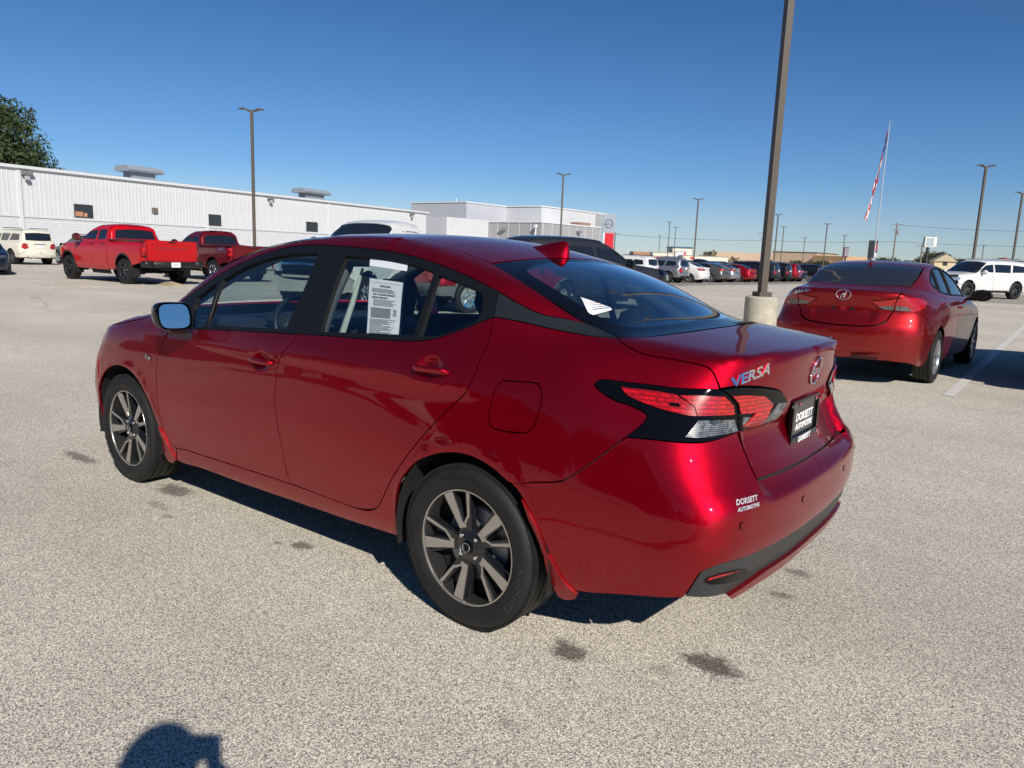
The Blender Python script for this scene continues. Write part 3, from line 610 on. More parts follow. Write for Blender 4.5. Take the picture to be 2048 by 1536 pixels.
def shell(B,ch,us,es,off,cuts,mat,parent,name='inner_body',zmax=None):
    """dark structure behind the outer sheets"""
    U,E=np.meshgrid(us,es,indexing='ij'); uv=np.stack([U.ravel(),E.ravel()],1); P,Nn=surf(B,ch,uv,off); n,m=U.shape; F=[];
    bad=np.zeros(len(P),bool)
    for (cx,cz,r) in cuts: bad|=((P[:,0]-cx)**2+(P[:,2]-cz)**2<r*r)&(np.abs(P[:,1])>.5)
    for i in range(n-1):
        for j in range(m-1):
            q=(i*m+j,(i+1)*m+j,(i+1)*m+j+1,i*m+j+1)
            c=P[list(q)].mean(0)
            if bad[list(q)].any() or c[2]<(.29 if -2.3<c[0]<.3 else .37 if c[0]>0 else .43) or (zmax is not None and c[2]>zmax(c[0],c[1])): continue
            F.append(q)
    V=np.concatenate([P,P*[1,-1,1]]); F2=F+[tuple(k+len(P) for k in q[::-1]) for q in F]
    return mesh(name,V,F2,mat,parent)
def wells(parent,axles,yo,yi,r,zc,mat=None):
    for x in axles:
        for s in (-1,1):
            m=MB(); n=20; v=[];f=[]
            for k in range(n+1):
                t=math.pi*(-.08+1.16*k/n)
                for y in (yo,yi): v.append((x+r*math.cos(t),s*y,zc+r*math.sin(t)))
            for k in range(n): f.append((2*k,2*k+1,2*k+3,2*k+2))
            v+= [(x,s*yi,zc)]; 
            for k in range(n): f.append((2*k+1,2*k+3,len(v)-1))
            m.add(v,f).build('wheel_well',mat or DARK,parent)
def seat(parent,x,y,z,w=.48,mat=None,h=.62,lean=.38,name='front_seat'):
    m=MB(); mat=mat or FABRIC
    m.box((x,y,z),(.48,w,.14),bev=.05,ry=-.08)
    c=(x+.27+h*.5*math.sin(lean),y,z+.04+h*.5*math.cos(lean)); m.box(c,(.13,w*.94,h),bev=.05,ry=lean)
    o=m.build(name,mat,parent,auto=50)
    hx=x+.27+(h+.13)*math.sin(lean*.9); hz=z+.04+(h+.13)*math.cos(lean*.9)
    MB().box((hx,y,hz),(.11,w*.55,.20),bev=.05,ry=lean*.6).tube([(hx-.03,y-.06,hz-.2),(hx,y-.06,hz-.05)],.006).tube([(hx-.03,y+.06,hz-.2),(hx,y+.06,hz-.05)],.006).build('headrest',mat,o,auto=50)
    return o
def handle(parent,B,ch,c,L,mat,h=.032,side='LR',dz=.0):
    """bar door handle standing off the skin; c=(x,z) on the left side"""
    n=14; P0=[];
    xs=np.linspace(-L/2,L/2,n); ar=[]
    for k,x in enumerate(xs):
        q=x/(L/2); hh=h*(.5+.5*(1-abs(q)**3)**.5)*.5; th=.009*(1-abs(q)**4)**.5+.003; so=.016*(1-abs(q)**6)+.003; ar.append((x,hh,th,so))
    uv=ch.fwd([(c[0]+x,-.85,c[1]+dz*x) for x in xs]); P,Nn=surf(B,ch,uv); V=[];F=[]; m=10
    for i,(x,hh,th,so) in enumerate(ar):
        for k in range(m):
            t=2*math.pi*k/m; V.append(P[i]+Nn[i]*(so+th*math.cos(t))+np.array([0,0,1])*hh*math.sin(t))
    for i in range(n-1):
        for k in range(m): F.append((i*m+k,i*m+(k+1)%m,(i+1)*m+(k+1)%m,(i+1)*m+k))
    F.append(tuple(range(m))); F.append(tuple((n-1)*m+k for k in range(m)))
    V=np.array(V); out=[]
    for s in ((1,) if side=='L' else (-1,) if side=='R' else (1,-1)):
        out.append(MB().add(V*[1,s,1],F).build('door_handle',mat,parent if not isinstance(parent,(list,tuple)) else parent[0 if s>0 else 1],smooth=True))
    return out
def ring(m,c,ry,rz,t,ax='X',n=32,w=6,wrap=None):
    pts=[]
    for k in range(n+1):
        a=2*math.pi*k/n; pts.append((c[0],c[1]+ry*math.cos(a),c[2]+rz*math.sin(a)))
    return m.tube(pts,t,w,cap=False)
RIDGE=None
def build_sedan():
    global RIDGE
    RIDGE=Curve([(.40,.62),(.50,.70),(.58,.75),(.66,.815),(.72,.86),(.78,.92),(.84,.99)])
    sp=dict(VERSA)
    cups=[(-1.275,.872),(-.235,.965)]
    def ex(f,x,y,z):
        f=versa_extra(f,x,y,z)
        for cx,cz in cups: f=f+.017*np.exp(-(((x-cx)/.052)**2+((z-cz)/.036)**2)**2)*(np.abs(y)>.5)
        # soft blade crease down the rear corner under the lamps, raised lip round the arches
        for ax in (0,-2.62):
            rr=np.sqrt((x-ax)**2+(z-.325)**2); f=f-.006*np.exp(-((rr-.375)/.022)**2)*(np.abs(y)>.5)*sst(.30,.46,z)
        return f
    B0=Body(dict(sp)); sp['extra']=ex; B=Body(sp)
    root=thing('sedan_car','glossy dark red four-door sedan filling the foreground, paper notice in its rear window','car')
    S=Side(); LD=Lid(); TP=Top(.8)
    T=TR; RED=CANDY; rp=root
    C=lambda n: T[n]
    # --- body side
    lq=C('lamp_q'); 
    bl=C('bump_line')[:-1]
    sill=C('sill_line'); sb=C('sill_bot'); ar=C('arch_r')
    side_poly=bl+[lq[14]]+lq[15:]+lq[0:6]+C('lid_rear_side')[::-1][1:]+C('lid_top_side')[::-1][1:]+C('cpil_blk')[7:13]+C('rd_rear')[1:]+sill[::-1][1:]+[(-2.133,-.815,.217)]+sb[1:]+ar[:-3]
    quarter=panel('quarter_panel',B,S,side_poly,RED,rp,holes=[C('fuel')],step=.02)
    panel('fuel_door',B,S,C('fuel'),RED,quarter[0],sides='L',step=.012,res=.03)
    # --- doors
    fd=[C('belt_bot')[0]]+[(-2.05,-.815,.952),(-2.10,-.812,.955)]+C('fd_top_front')[3:]+sill[1:5]+C('door_div')[::-1][1:]+[(-1.072,-.812,1.008)]+C('belt_bot')[1:3][::-1]
    fd=[(-2.10,-.812,.953)]+C('fd_top_front')[3:]+sill[1:5]+C('door_div')[::-1][1:-1]+[(-1.06,-.81,1.013)]+[C('belt_bot')[2],C('belt_bot')[1],C('belt_bot')[0]]
    rd=[(-1.055,-.81,1.016)]+C('door_div')[1:]+sill[5:6]+C('rd_rear')[::-1][1:-1]+C('belt_bot')[::-1][:-3]
    su=S.fwd([(cups[0][0],-.86,cups[0][1]),(cups[1][0],-.83,cups[1][1])])
    doors_f=panel('front_door',B,S,fd,RED,rp,step=.02,fine=[(su[0][0],su[0][1],.10,.07,.009)])
    doors_r=panel('rear_door',B,S,rd,RED,rp,step=.02,fine=[(su[1][0],su[1][1],.10,.07,.009)])
    handle(doors_f,B0,S,(-1.262,.870),.178,RED,h=.027); handle(doors_r,B0,S,(-.222,.965),.178,RED,h=.027,dz=.03)
    # --- window frames and glass
    ft=C('frame_top')
    ff=[(-2.13,-.80,.955),(-2.17,-.765,1.03),(-2.16,-.745,1.08)]+ft[:7]+[(-1.093,-.589,1.410)]+C('frame_div')[1:-1]+[(-1.064,-.81,1.013)]+C('belt_bot')[:3][::-1]
    fr=[(-1.078,-.589,1.410)]+ft[8:]+C('frame_rear')[1:]+C('belt_bot')[::-1][1:-3]+[(-1.050,-.81,1.016)]+C('frame_div')[::-1][1:-1]
    gfd=C('gl_fd'); gfq=C('gl_fq'); grd=C('gl_rd'); grq=C('gl_rq')
    ffo=panel('front_window_frame',B,S,ff,SBLK,rp,holes=[gfd,gfq],off=-.001,thick=.02,step=.02,gap=.0012)
    fro=panel('rear_window_frame',B,S,fr,SBLK,rp,holes=[grd,grq],off=-.001,thick=.02,step=.02,gap=.0012)
    for k,nm in enumerate(('front','rear')): pass
    for poly,pr,nm in ((gfd,ffo,'front_door_glass'),(gfq,ffo,'quarter_glass'),(grd,fro,'rear_door_glass'),(grq,fro,'quarter_glass')):
        panel(nm,B,S,poly,GLS,rp,off=-.014,thick=0,gap=-.006,step=.03,res=.08)
    def bar(nm,a,b,w,mat,so=.0):
        uv=S.fwd([tuple(np.array(a)*(1-t)+np.array(b)*t) for t in np.linspace(0,1,7)]); P,Nn=surf(B,S,uv,so)
        for s in (1,-1): MB().tube([tuple(p*[1,s,1]) for p in P],w,8).build(nm,mat,(ffo if nm[0]=='f' else fro)[0 if s>0 else 1],auto=60)
    bar('rear_glass_divider',(-.368,-.65,1.312),(-.357,-.77,1.07),.008,SBLK,-.010)
    bar('front_glass_divider',(-1.856,-.69,1.208),(-1.812,-.81,.984),.008,SBLK,-.008)
    bar('run_channel',(-.965,-.62,1.36),(-.935,-.795,1.04),.005,pbr('channel_grey',(.06,.056,.05),.6),-.010)
    # red side frame from A pillar to C pillar tip
    dt=C('ditch'); be=C('backlight_edge')
    outer=[(-2.17,-.775,1.045),(-2.165,-.748,1.085)]+ft[:-1]+C('cpil_low')[:]+be[:4][::-1][1:]+[dt[1],dt[2],dt[5],dt[6],(-.95,-.555,1.45),(-1.2,-.56,1.435),(-1.45,-.575,1.40),(-1.7,-.60,1.335),(-1.95,-.64,1.235),(-2.2,-.70,1.09),(-2.26,-.73,1.03)]
    panel('roof_side_rail',B,S,outer,RED,rp,step=.02,gap=.0018)
    panel('rear_pillar_trim',B,S,C('cpil_blk'),pbr('satin_grey_black',(.014,.017,.021),.42,spec=.3),rp,step=.02,gap=.0018)
    # --- top sheets
    roof=[(-1.25,0,1.47),(-1.23,-.30,1.47),(-1.15,-.562,1.44),(-.95,-.552,1.45),(-.7,-.541,1.44),(-.53,-.530,1.43),(-.40,-.518,1.41),(-.30,-.515,1.39),(-.185,-.528,1.36),(-.172,-.369,1.377),(-.165,-.17,1.39),(-.16,0,1.39)]
    panel('roof_panel',B,TP,sym(roof[::-1]),RED,rp,sides='L',step=.03,res=.04)
    bk=[(-.155,0,1.39),(-.16,-.17,1.388),(-.168,-.369,1.377),(-.178,-.526,1.36)]+be[1:]+[(.507,-.528,1.135),(.55,-.29,1.142),(.56,0,1.146)]
    bki=[(-.105,0,1.38),(-.105,-.2,1.38),(-.09,-.38,1.36),(-.06,-.455,1.33),(.0,-.482,1.31),(.15,-.498,1.25),(.28,-.498,1.19),(.37,-.475,1.165),(.425,-.42,1.16),(.46,-.25,1.16),(.465,0,1.16)]
    panel('rear_windscreen_border',B,TP,sym(bk[::-1]),GBLK,rp,off=-.002,sides='L',holes=[sym(bki[::-1])],step=.03,res=.05,hgap=0)
    bg_=panel('rear_windscreen',B,TP,sym(bki[::-1]),glass('rear_glass',(.42,.52,.52),extra=.04),rp,off=-.002,sides='L',thick=0,gap=0,step=.03,res=.04)[0]
    dl=MB()
    for i in range(9):
        x0=-.02+i*.045; uv=np.array([(x0,y) for y in np.linspace(-.42,.42,13)]); P,_=surf(B,TP,uv,-.004); dl.tube([tuple(p) for p in P],.0009,4)
    dl.build('defroster_grid',pbr('defroster',(.10,.06,.04),.6),bg_)
    uv=np.array([(.232,-.468),(.245,-.474),(.325,-.45),(.332,-.437),(.33,-.425),(.30,-.37),(.295,-.362)])
    stk=panel('window_sticker',B,TP,[(.192,-.448,1.2),(.20,-.452,1.2),(.270,-.515,1.2),(.283,-.520,1.2),(.294,-.512,1.2),(.300,-.402,1.2),(.297,-.388,1.2),(.285,-.383,1.2)],PAPER,bg_,off=.001,thick=0,gap=0,sides='L',step=.01,res=.03)[0]
    for q,(cx,cy) in enumerate(((.262,-.43),(.268,-.45),(.274,-.47))):
        st=MB(); uvs=np.array([(cx+(.9-.1*q)*k,cy+.0) for k in (0,.001)])
    for q in range(4):
        xa,ya,xb,yb=.235+.012*q,-.455-.008*q,.25+.012*q,-.405+.004*q
        P,Nn=surf(B,TP,np.array([(xa,ya),(xb,yb)]),.0018); st=MB().tube([tuple(P[0]),tuple(P[1])],.0012 if q<3 else .002,4).build('sticker_print',DREDL if q<2 else INK,stk)
    ws=[(-2.42,0,1.05),(-2.40,-.3,1.05),(-2.33,-.62,1.04),(-2.24,-.715,1.05),(-2.18,-.69,1.10),(-1.95,-.63,1.24),(-1.7,-.59,1.34),(-1.45,-.568,1.405),(-1.2,-.553,1.44),(-1.15,-.556,1.44),(-1.235,-.30,1.47),(-1.255,0,1.47)]
    panel('windscreen',B,TP,sym(ws[::-1]),GLS,rp,sides='L',off=-.002,thick=0,step=.03,res=.06)
    hood=[(-3.38,0,.78),(-3.36,-.3,.78),(-3.27,-.55,.79),(-3.10,-.72,.82),(-2.93,-.776,.85),(-2.755,-.806,.87),(-2.6,-.80,.9),(-2.47,-.785,.94),(-2.38,-.76,.98),(-2.30,-.745,1.0),(-2.36,-.60,1.03),(-2.44,-.3,1.04),(-2.46,0,1.05)]
    panel('hood',B,Top(.3),sym(hood),RED,rp,sides='L',step=.03,res=.04)
    # --- fender / front bumper / head lamp
    af=[(-2.60+.0,0,0)]; A=lambda a: (-2.62+.362*math.cos(R(a)),-.86,.325+.362*math.sin(R(a)))
    HS=snap_top(B,[(-2.12,-.80,.98),(-2.18,-.765,1.02),(-2.28,-.745,1.01),(-2.38,-.762,.975),(-2.47,-.788,.935),(-2.6,-.803,.9),(-2.755,-.81,.87),(-2.93,-.78,.85),(-3.10,-.725,.8)])
    fender=[(-2.105,-.815,.953)]+HS+[(-3.02,-.80,.775),(-3.0,-.835,.74),(-2.955,-.848,.692),(-2.929,-.855,.662)]+[A(a) for a in (150,135,120,105,90,75,60,45,30,15,4)]+[(-2.27,-.835,.25),(-2.24,-.815,.215),(-2.14,-.815,.217),(-2.118,-.827,.291)]+C('fd_top_front')[:-1][::-1][:-2]
    panel('front_fender',B,S,fender,RED,rp,step=.022)
    fb=[A(152),A(165),A(180),A(190),(-2.99,-.80,.21),(-3.10,-.76,.19),(-3.3,-.6,.18),(-3.46,0,.18),(-3.49,0,.5),(-3.46,0,.68),(-3.41,0,.76),(-3.39,-.3,.765),(-3.30,-.55,.765),(-3.15,-.72,.76),(-3.02,-.80,.73),(-3.0,-.835,.735),(-2.958,-.848,.688)]
    panel('front_bumper',B,S,fb,RED,rp,join=True,step=.03)
    hl=[(-3.025,-.785,.795),(-2.945,-.795,.835),(-3.09,-.73,.815),(-3.25,-.57,.785),(-3.33,-.45,.77),(-3.30,-.55,.77),(-3.15,-.715,.765),(-3.03,-.80,.735)]
    panel('headlight',B,S,hl,CLRL,rp,step=.03,off=.002)
    rep=MB(); P,Nn=surf(B,S,S.fwd([(-2.318,-.86,.770)]),.004)
    for s in (1,-1): MB().box(tuple(P[0]*[1,s,1]),(.05,.012,.022),bev=.004,ry=.35).build('side_repeater',CLRL,rp,auto=40)
    # --- lamps
    bz=panel('taillight',B,S,lq,GBLK,rp,off=.004,thick=.03,step=.015,res=.03,gap=.001,corner=16)
    for nm,mt,o_ in (('lens1',REDL,.009),('lens2',REDL,.010),('lens3',CLRL,.010)):
        l=panel('red_lens' if mt is REDL else 'reverse_lens',B,S,C(nm),mt,None,off=o_,thick=.006,step=.015,res=.02,gap=0,corner=12)
        for a,b in zip(l,bz): a.parent=b
    for a,b in zip(panel('lens_slot',B,S,C('slot'),GBLK,None,off=.0115,thick=.003,step=.01,gap=0),bz): a.parent=b
    ll=C('lamp_l'); lb=panel('lid_lamp',B,LD,ll,GBLK,rp,off=.006,thick=.03,step=.015,res=.02,gap=.001,corner=14)
    for nm,mt,o_ in (('lensl1',REDL,.011),('lensl2',CLRL,.011),('lensl3',CLRL,.0115)):
        for a,b in zip(panel('red_lens' if mt is REDL else 'clear_lens',B,LD,C(nm),mt,None,off=o_,thick=.006,step=.012,res=.015,gap=0,corner=10),lb): a.parent=b
    # --- boot lid
    lt=C('lid_top_side'); lr=C('lid_rear_side')
    lid=[(.575,0,1.146),(.565,-.29,1.142),(.518,-.528,1.135)]+lt+lr[1:]+ll[1:9]+[(.91,-.53,.775),(.935,-.525,.725),(.945,-.50,.702),(.955,-.40,.700),(.965,0,.698)]
    lidp=panel('boot_lid',B,LD,lid,RED,rp,join=True,step=.015,res=.026,corner=34)[0]
    # --- bumper
    ri=[lq[14]]+lq[13:9:-1]+[lq[9]]
    AR=lambda a: (.0+.362*math.cos(R(a)),-.85,.325+.362*math.sin(R(a)))
    bp=[C('bump_line')[0]]+bl[1:]+ri+[(.905,-.535,.80),(.935,-.526,.7245),(.946,-.501,.7005),(.956,-.40,.6985),(.966,0,.6965),(1.02,0,.487)]+[(1.017,-.239,.490),(.997,-.465,.490)]+C('val_top')[:4][::-1]+[C('val_out')[1]]+[(.649,-.801,.322),(.491,-.805,.283),(.37,-.83,.262)]+[AR(a) for a in (-4,8,20,32,42,50)]
    bumper=panel('rear_bumper',B,S,bp,RED,rp,join=True,step=.02,res=.028)[0]
    vp=C('val_top')[:4]+[(.997,-.465,.490),(1.017,-.239,.490),(1.02,0,.487),(1.0,0,.372),(.985,-.3,.362)]+C('val_bot')[:5][::-1]
    val=panel('bumper_valance',B,S,vp,pbr('grey_black_plastic',(.03,.031,.032),.5,bump=.1,bscale=500),rp,join=True,off=-.004,step=.02,thick=.03)[0]
    for a in panel('fog_recess',B,S,C('fog'),GBLK,val,off=-.001,thick=.002,step=.015,res=.02,gap=0): pass
    panel('rear_reflector',B,S,C('fogred'),REDL,val,off=.001,thick=.003,step=.015,res=.02,gap=.002)
    lip=[(.925,-.655,.362),(.935,-.61,.372),(.965,-.45,.40),(.99,-.25,.402),(1.0,0,.402),(.995,0,.360),(.985,-.3,.355),(.96,-.46,.352),(.93,-.62,.335)]
    lp=panel('diffuser_lip',B,S,lip,RED,rp,join=True,off=.010,step=.02,res=.02,thick=.05)[0]
    for y in (-.36,-.12,.12,.36): MB().prism([(.88,.36),(.99-.06*abs(y),.36),(.965-.06*abs(y),.328),(.90,.335)],y-.008,y+.008,'Y').build('diffuser_fin',RED,rp)
    # --- dark structure, wells, floor
    cuts=[(0,.325,.40),(-2.62,.325,.40)]
    zb_=lambda x,y: (.93 if -2.35<x<-.9 else .98 if x<.35 and x>-2.4 else 9)
    us=np.concatenate([np.linspace(-2.4-S.S*math.pi/2,-2.4,16),np.linspace(-2.35,.15,60)[1:],np.linspace(.15,.15+S.S*math.pi/2,16)[1:]])
    shell(B,S,us,np.linspace(-.58,.62,30),-.022,cuts,UND,rp,zmax=zb_)
    m=MB(); m.box((-1.31,0,.235),(1.9,1.45,.03)); m.box((.55,0,.42),(.46,1.44,.06)); m.box((0,0,.31),(.9,.9,.06)); m.box((-2.7,0,.24),(1.3,.9,.06)); m.build('floor_pan',UND,rp)
    wells(rp,(0,-2.62),.845,.56,.375,.325)
    MB().add([(-.41,-.795,.27),(-.40,-.79,.50),(-.36,-.60,.50),(-.40,-.60,.27)],[(0,1,2,3)]).build('well_liner',pbr('liner_grey',(.10,.10,.10),.8,var=.4,vscale=20),rp)
    for s in (-1,1):   # mud flaps
        pass
    P2=lambda nm,p,o_,t_: panel(nm,B,S,p,RED,rp,off=o_,thick=t_,step=.02,res=.025,gap=0)
    P2('mud_flap',[(.352,-.85,.40),(.372,-.85,.385),(.392,-.85,.36),(.41,-.84,.33),(.435,-.83,.295),(.475,-.82,.262),(.47,-.82,.235),(.445,-.82,.215),(.415,-.82,.205),(.395,-.82,.215),(.375,-.83,.28),(.36,-.84,.34)],.008,.022)
    P2('arch_lip',[(.262,-.85,.572),(.30,-.85,.53),(.335,-.85,.475),(.358,-.85,.415),(.374,-.85,.385),(.350,-.85,.385),(.33,-.85,.44),(.295,-.85,.505)],.007,.02)
    P2('mud_flap',[(-2.252,-.85,.385),(-2.225,-.85,.35),(-2.195,-.84,.29),(-2.145,-.82,.235),(-2.14,-.82,.215),(-2.20,-.82,.178),(-2.235,-.82,.185),(-2.25,-.83,.26)],.008,.022)
    # --- wheels
    txt=[('KUMHO',-20,40,.028,pbr('tyre_letter',(.028,.028,.028),.5)),('205/55 R16 91H',97,42,.016,RUB),('SOLUS TA31',200,56,.03,RUB),('KUMHO',-200,2,.001,RUB)][:3]
    wv=make_wheel('versa',.316,.222,.205,72,txt)
    for s in (-1,1):
        wv(rp,(0,s*.752,.316),-s); wv(rp,(-2.62,s*.752,.316),-s)
    # --- mirrors
    for s in (-1,1):
        mx=(-1.945,s*.928,1.032); m=MB(); v=[];f=[]; nr=[(-.085,.35),(-.075,.66),(-.045,.86),(.0,.97),(.045,1.0),(.060,.97)]
        def mo(k,q):
            a=2*math.pi*k/20; c_,s_=math.cos(a),math.sin(a); yy=.080*math.copysign(abs(c_)**.52,c_); zz=.070*math.copysign(abs(s_)**.52,s_)
            if zz>0: yy*=.96
            if zz<0 and yy*s*1>0: yy*=.92
            return (yy*q,zz*q)
        for (dx,q) in nr:
            for k in range(20): a,b=mo(k,q); v.append((mx[0]+dx-(.26*a*s+.08*b)*max(0,(dx+.05)/.11),mx[1]+a,mx[2]+b))
        for i in range(len(nr)-1):
            for k in range(20): f.append((i*20+k,i*20+(k+1)%20,(i+1)*20+(k+1)%20,(i+1)*20+k))
        f.append(tuple(range(20))); mm=m.add(v,f).build('side_mirror',GBLK,rp,auto=50)
        v=[];
        for k in range(20): a,b=mo(k,.86); v.append((mx[0]+.055-.30*a*s-.12*b,mx[1]+a,mx[2]+b))
        mesh('mirror_glass',v,[tuple(range(20)) if s<0 else tuple(range(19,-1,-1))],MIRG,mm)
        MB().add([(mx[0]-.05,s*.90,.985),(mx[0]+.04,s*.90,.985),(mx[0]-.05,s*.97,.975),(mx[0]+.04,s*.97,.975),(mx[0]-.03,s*.81,.915),(mx[0]+.05,s*.81,.915),(mx[0]-.03,s*.875,.915),(mx[0]+.04,s*.875,.905)],[(0,1,3,2),(4,5,7,6),(0,1,5,4),(2,3,7,6),(0,2,6,4),(1,3,7,5)]).build('mirror_foot',BLK,mm)
    # --- fin aerial
    fv=[];ff_=[]; prof=[(-.372,.001,.012),(-.34,.014,.028),(-.30,.030,.036),(-.26,.047,.038),(-.22,.062,.036),(-.19,.070,.030),(-.172,.066,.022),(-.165,.0,.015)]
    for (x,h,w) in prof:
        zb=float(B.roof(x))-.002
        fv+= [(x,-w,zb-.004),(x,-w*.55,zb+h*.45),(x,-.004,zb+h*.97),(x,0,zb+h),(x,.004,zb+h*.97),(x,w*.55,zb+h*.45),(x,w,zb-.004)]
    for i in range(len(prof)-1):
        for k in range(6): ff_.append((i*7+k,i*7+k+1,(i+1)*7+k+1,(i+1)*7+k))
    ff_.append(tuple(range(7))); ff_.append(tuple(range((len(prof)-1)*7,len(prof)*7)))
    MB().add(fv,ff_).build('roof_aerial',RED,rp,auto=55)
    # --- badges
    wrap_text('name_badge','VERSA',B,LD,(-.487,LD.fwd([(.86,-.49,1.029)])[0][1]),.172,.024,CHROME,lidp,off=.002,ext=.0025,bold=.022,shear=.2)
    e=MB(); zc=1.018; xe=[]
    for a0,a1 in ((12,168),(192,348)):
        uv=np.array([LD.fwd([(.944,.046*math.cos(R(a0+(a1-a0)*k/16)),zc+.045*math.sin(R(a0+(a1-a0)*k/16)))])[0] for k in range(17)]); P,_=surf(B,LD,uv,.005); e.tube([tuple(p) for p in P],.0042,8)
    e.build('round_emblem',CHROME,lidp,smooth=True)
    wrap_text('emblem_lettering','NISSAN',B,LD,(0,LD.fwd([(.944,0,zc)])[0][1]),.10,.015,CHROME,lidp,off=.005,ext=.002,bold=.02)
    # --- plate
    px,pz=.925,.834
    def plate(nm,w,h,dx,mat,cz=pz,th=.004): return MB().box((px+dx,0,cz),(th,w,h)).build(nm,mat,root)
    fr_=MB(); fr_.box((px,0,pz+.077),(.012,.312,.010),bev=0); fr_.box((px,0,pz-.068),(.012,.312,.030)); fr_.box((px,-.151,pz+.0),(.012,.010,.118)); fr_.box((px,.151,pz),(.012,.010,.118))
    pl=MB().box((px-.004,0,pz),(.004,.300,.150)).build('number_plate',pbr('plate_black',(.008,.008,.009),.2,coat=.3),rp)
    fr_.build('plate_frame',GBLK,pl)
    def ptext(s,w,h,z,dx,mat=WHITEP,sh=.1):
        a,f=text_fit(s,w,h,.0006,.03,sh); MB().add([(px+dx+q[2],q[0],z+q[1]) for q in a],f).build('plate_lettering',mat,pl)
    ptext('DORSETT',.20,.032,pz+.016,.0); ptext('AUTOMOTIVE',.20,.024,pz-.020,.0); ptext('DORSETT',.145,.021,pz-.068,.0075)
    for y in (-.10,.10): MB().lathe([(0,.0),(.006,0),(.007,.004),(.007,.006)],10,'Z').build('plate_screw',CHROME,pl).matrix_local=Matrix.Translation((px+.006,y,pz+.066))@Matrix.Rotation(-math.pi/2,4,'Y')@Matrix.Rotation(math.pi,4,'X')
    # dealer decal
    uvc=S.fwd([(.960,-.628,.668)])[0]
    wrap_text('dealer_decal','DORSETT',B,S,(uvc[0],uvc[1]+.006),.080,.012,pbr('decal_silver',(.6,.58,.58),.3,metal=.4),bumper,off=.0008,ext=.0003,bold=.035,shear=.2)
    wrap_text('dealer_decal','AUTOMOTIVE',B,S,(uvc[0],uvc[1]-.009),.080,.009,pbr('decal_silver',(.6,.58,.58),.3),bumper,off=.0008,ext=.0003,bold=.035,shear=.2)
    for (y,z,x) in ((-.672,.606,.966),(-.262,.606,1.025),(.262,.606,1.025),(.672,.606,.966)):
        P,Nn=surf(B,S,S.fwd([(x,-abs(y),z)]),.001); n=Nn[0]; M=MB(); 
        for r_,mt,dd in ((.013,DARK,.0003),(.0105,RED,.0015)):
            q=Vector(n).to_track_quat('Z','Y').to_matrix(); v=[tuple(Vector(P[0]+n*dd)+q@Vector((r_*math.cos(2*math.pi*k/20),r_*math.sin(2*math.pi*k/20),0))) for k in range(20)]
            if y>0: v=[(a,-b,c) for a,b,c in v][::-1]
            mesh('parking_sensor' if mt is RED else 'sensor_ring',v,[tuple(range(20))],mt,bumper)
    # --- interior
    for y in (-.37,.37): seat(rp,-1.42,y,.42,.50)
    o=MB().box((-.48,0,.50),(.46,1.20,.16),bev=.05).box((-.17,0,.80),(.14,1.20,.56),bev=.05,ry=.45).build('rear_bench',FABRIC,rp,auto=50)
    for y in (-.38,.38): MB().box((.0,y,1.10),(.13,.24,.13),bev=.04,ry=.4).build('headrest',FABRIC,o,auto=50)
    MB().box((.20,0,1.035),(.55,1.15,.03)).box((-1.9,0,.90),(.42,1.36,.16),bev=.05,ry=.12).box((-2.2,0,.95),(.45,1.3,.05)).build('dashboard',pbr('dash_plastic',(.018,.018,.020),.6,bump=.1,bscale=200),rp,auto=50)
    MB().box((-1.65,-.37,1.00),(.22,.30,.07),bev=.03,ry=.2).build('instrument_hood',pbr('dash_plastic',(.018,.018,.020),.6),rp,auto=50)
    st=MB(); c=Vector((-1.58,-.37,.96)); q=Matrix.Rotation(-.45,3,'Y')
    st.tube([tuple(c+q@Vector((0,.18*math.cos(2*math.pi*k/32),.18*math.sin(2*math.pi*k/32)))) for k in range(33)],.014,8,cap=False); st.box(tuple(c),(.04,.14,.12),ry=-.45,bev=.015); st.box(tuple(c),(.02,.34,.03),ry=-.45); st.build('steering_wheel',BLK,rp,auto=50)
    LIN=pbr('roof_lining',(.33,.32,.30),.9)
    uv=np.array([(x,y) for x in np.linspace(-1.25,-.2,14) for y in np.linspace(-.50,.50,11)]); P,_=surf(B,TP,uv,-.05)
    mesh('headlining',P,[(i*11+j,i*11+j+1,(i+1)*11+j+1,(i+1)*11+j) for i in range(13) for j in range(10)],LIN,rp,smooth=True)
    for s in (-1,1):
        MB().tube([(-1.02,s*.54,1.33),(-1.04,s*.64,1.15),(-1.06,s*.71,.95),(-1.06,s*.72,.6)],[.025,.035,.04,.05],8).build('centre_pillar',pbr('pillar_grey',(.10,.10,.105),.7),rp,auto=60)
        MB().tube([(-.93,s*.54,1.31),(-.92,s*.61,1.15),(-.95,s*.67,.95),(-.96,s*.68,.5)],[.006,.014,.018,.018],6).build('seat_belt',pbr('belt_beige',(.45,.44,.40),.8),rp,auto=60)
        MB().tube([(-.13,s*.50,1.26),(.1,s*.53,1.15),(.28,s*.54,1.06)],.03,8).build('rear_pillar_inner',pbr('pillar_grey',(.10,.10,.105),.7),rp,auto=60)
        MB().tube([(-2.2,s*.66,1.06),(-1.9,s*.60,1.22),(-1.5,s*.55,1.36),(-1.2,s*.53,1.40)],.028,8).build('front_pillar_inner',pbr('pillar_grey',(.10,.10,.105),.7),rp,auto=60)
    MB().box((-1.62,0,1.33),(.03,.24,.07),bev=.01,ry=.2).build('rear_view_mirror',BLK,rp,auto=50)
    br=MB().box((.33,0,1.075),(.10,.26,.06),bev=.02).build('high_brake_light',GBLK,rp,auto=50)
    for k in range(5): MB().box((.385,-.08+.04*k,1.08),(.008,.03,.022),bev=0).build('brake_light_cell',CLRL,br)
    # buyers guide in its clear sleeve, hung inside the rear door glass
    g=C('guide'); 
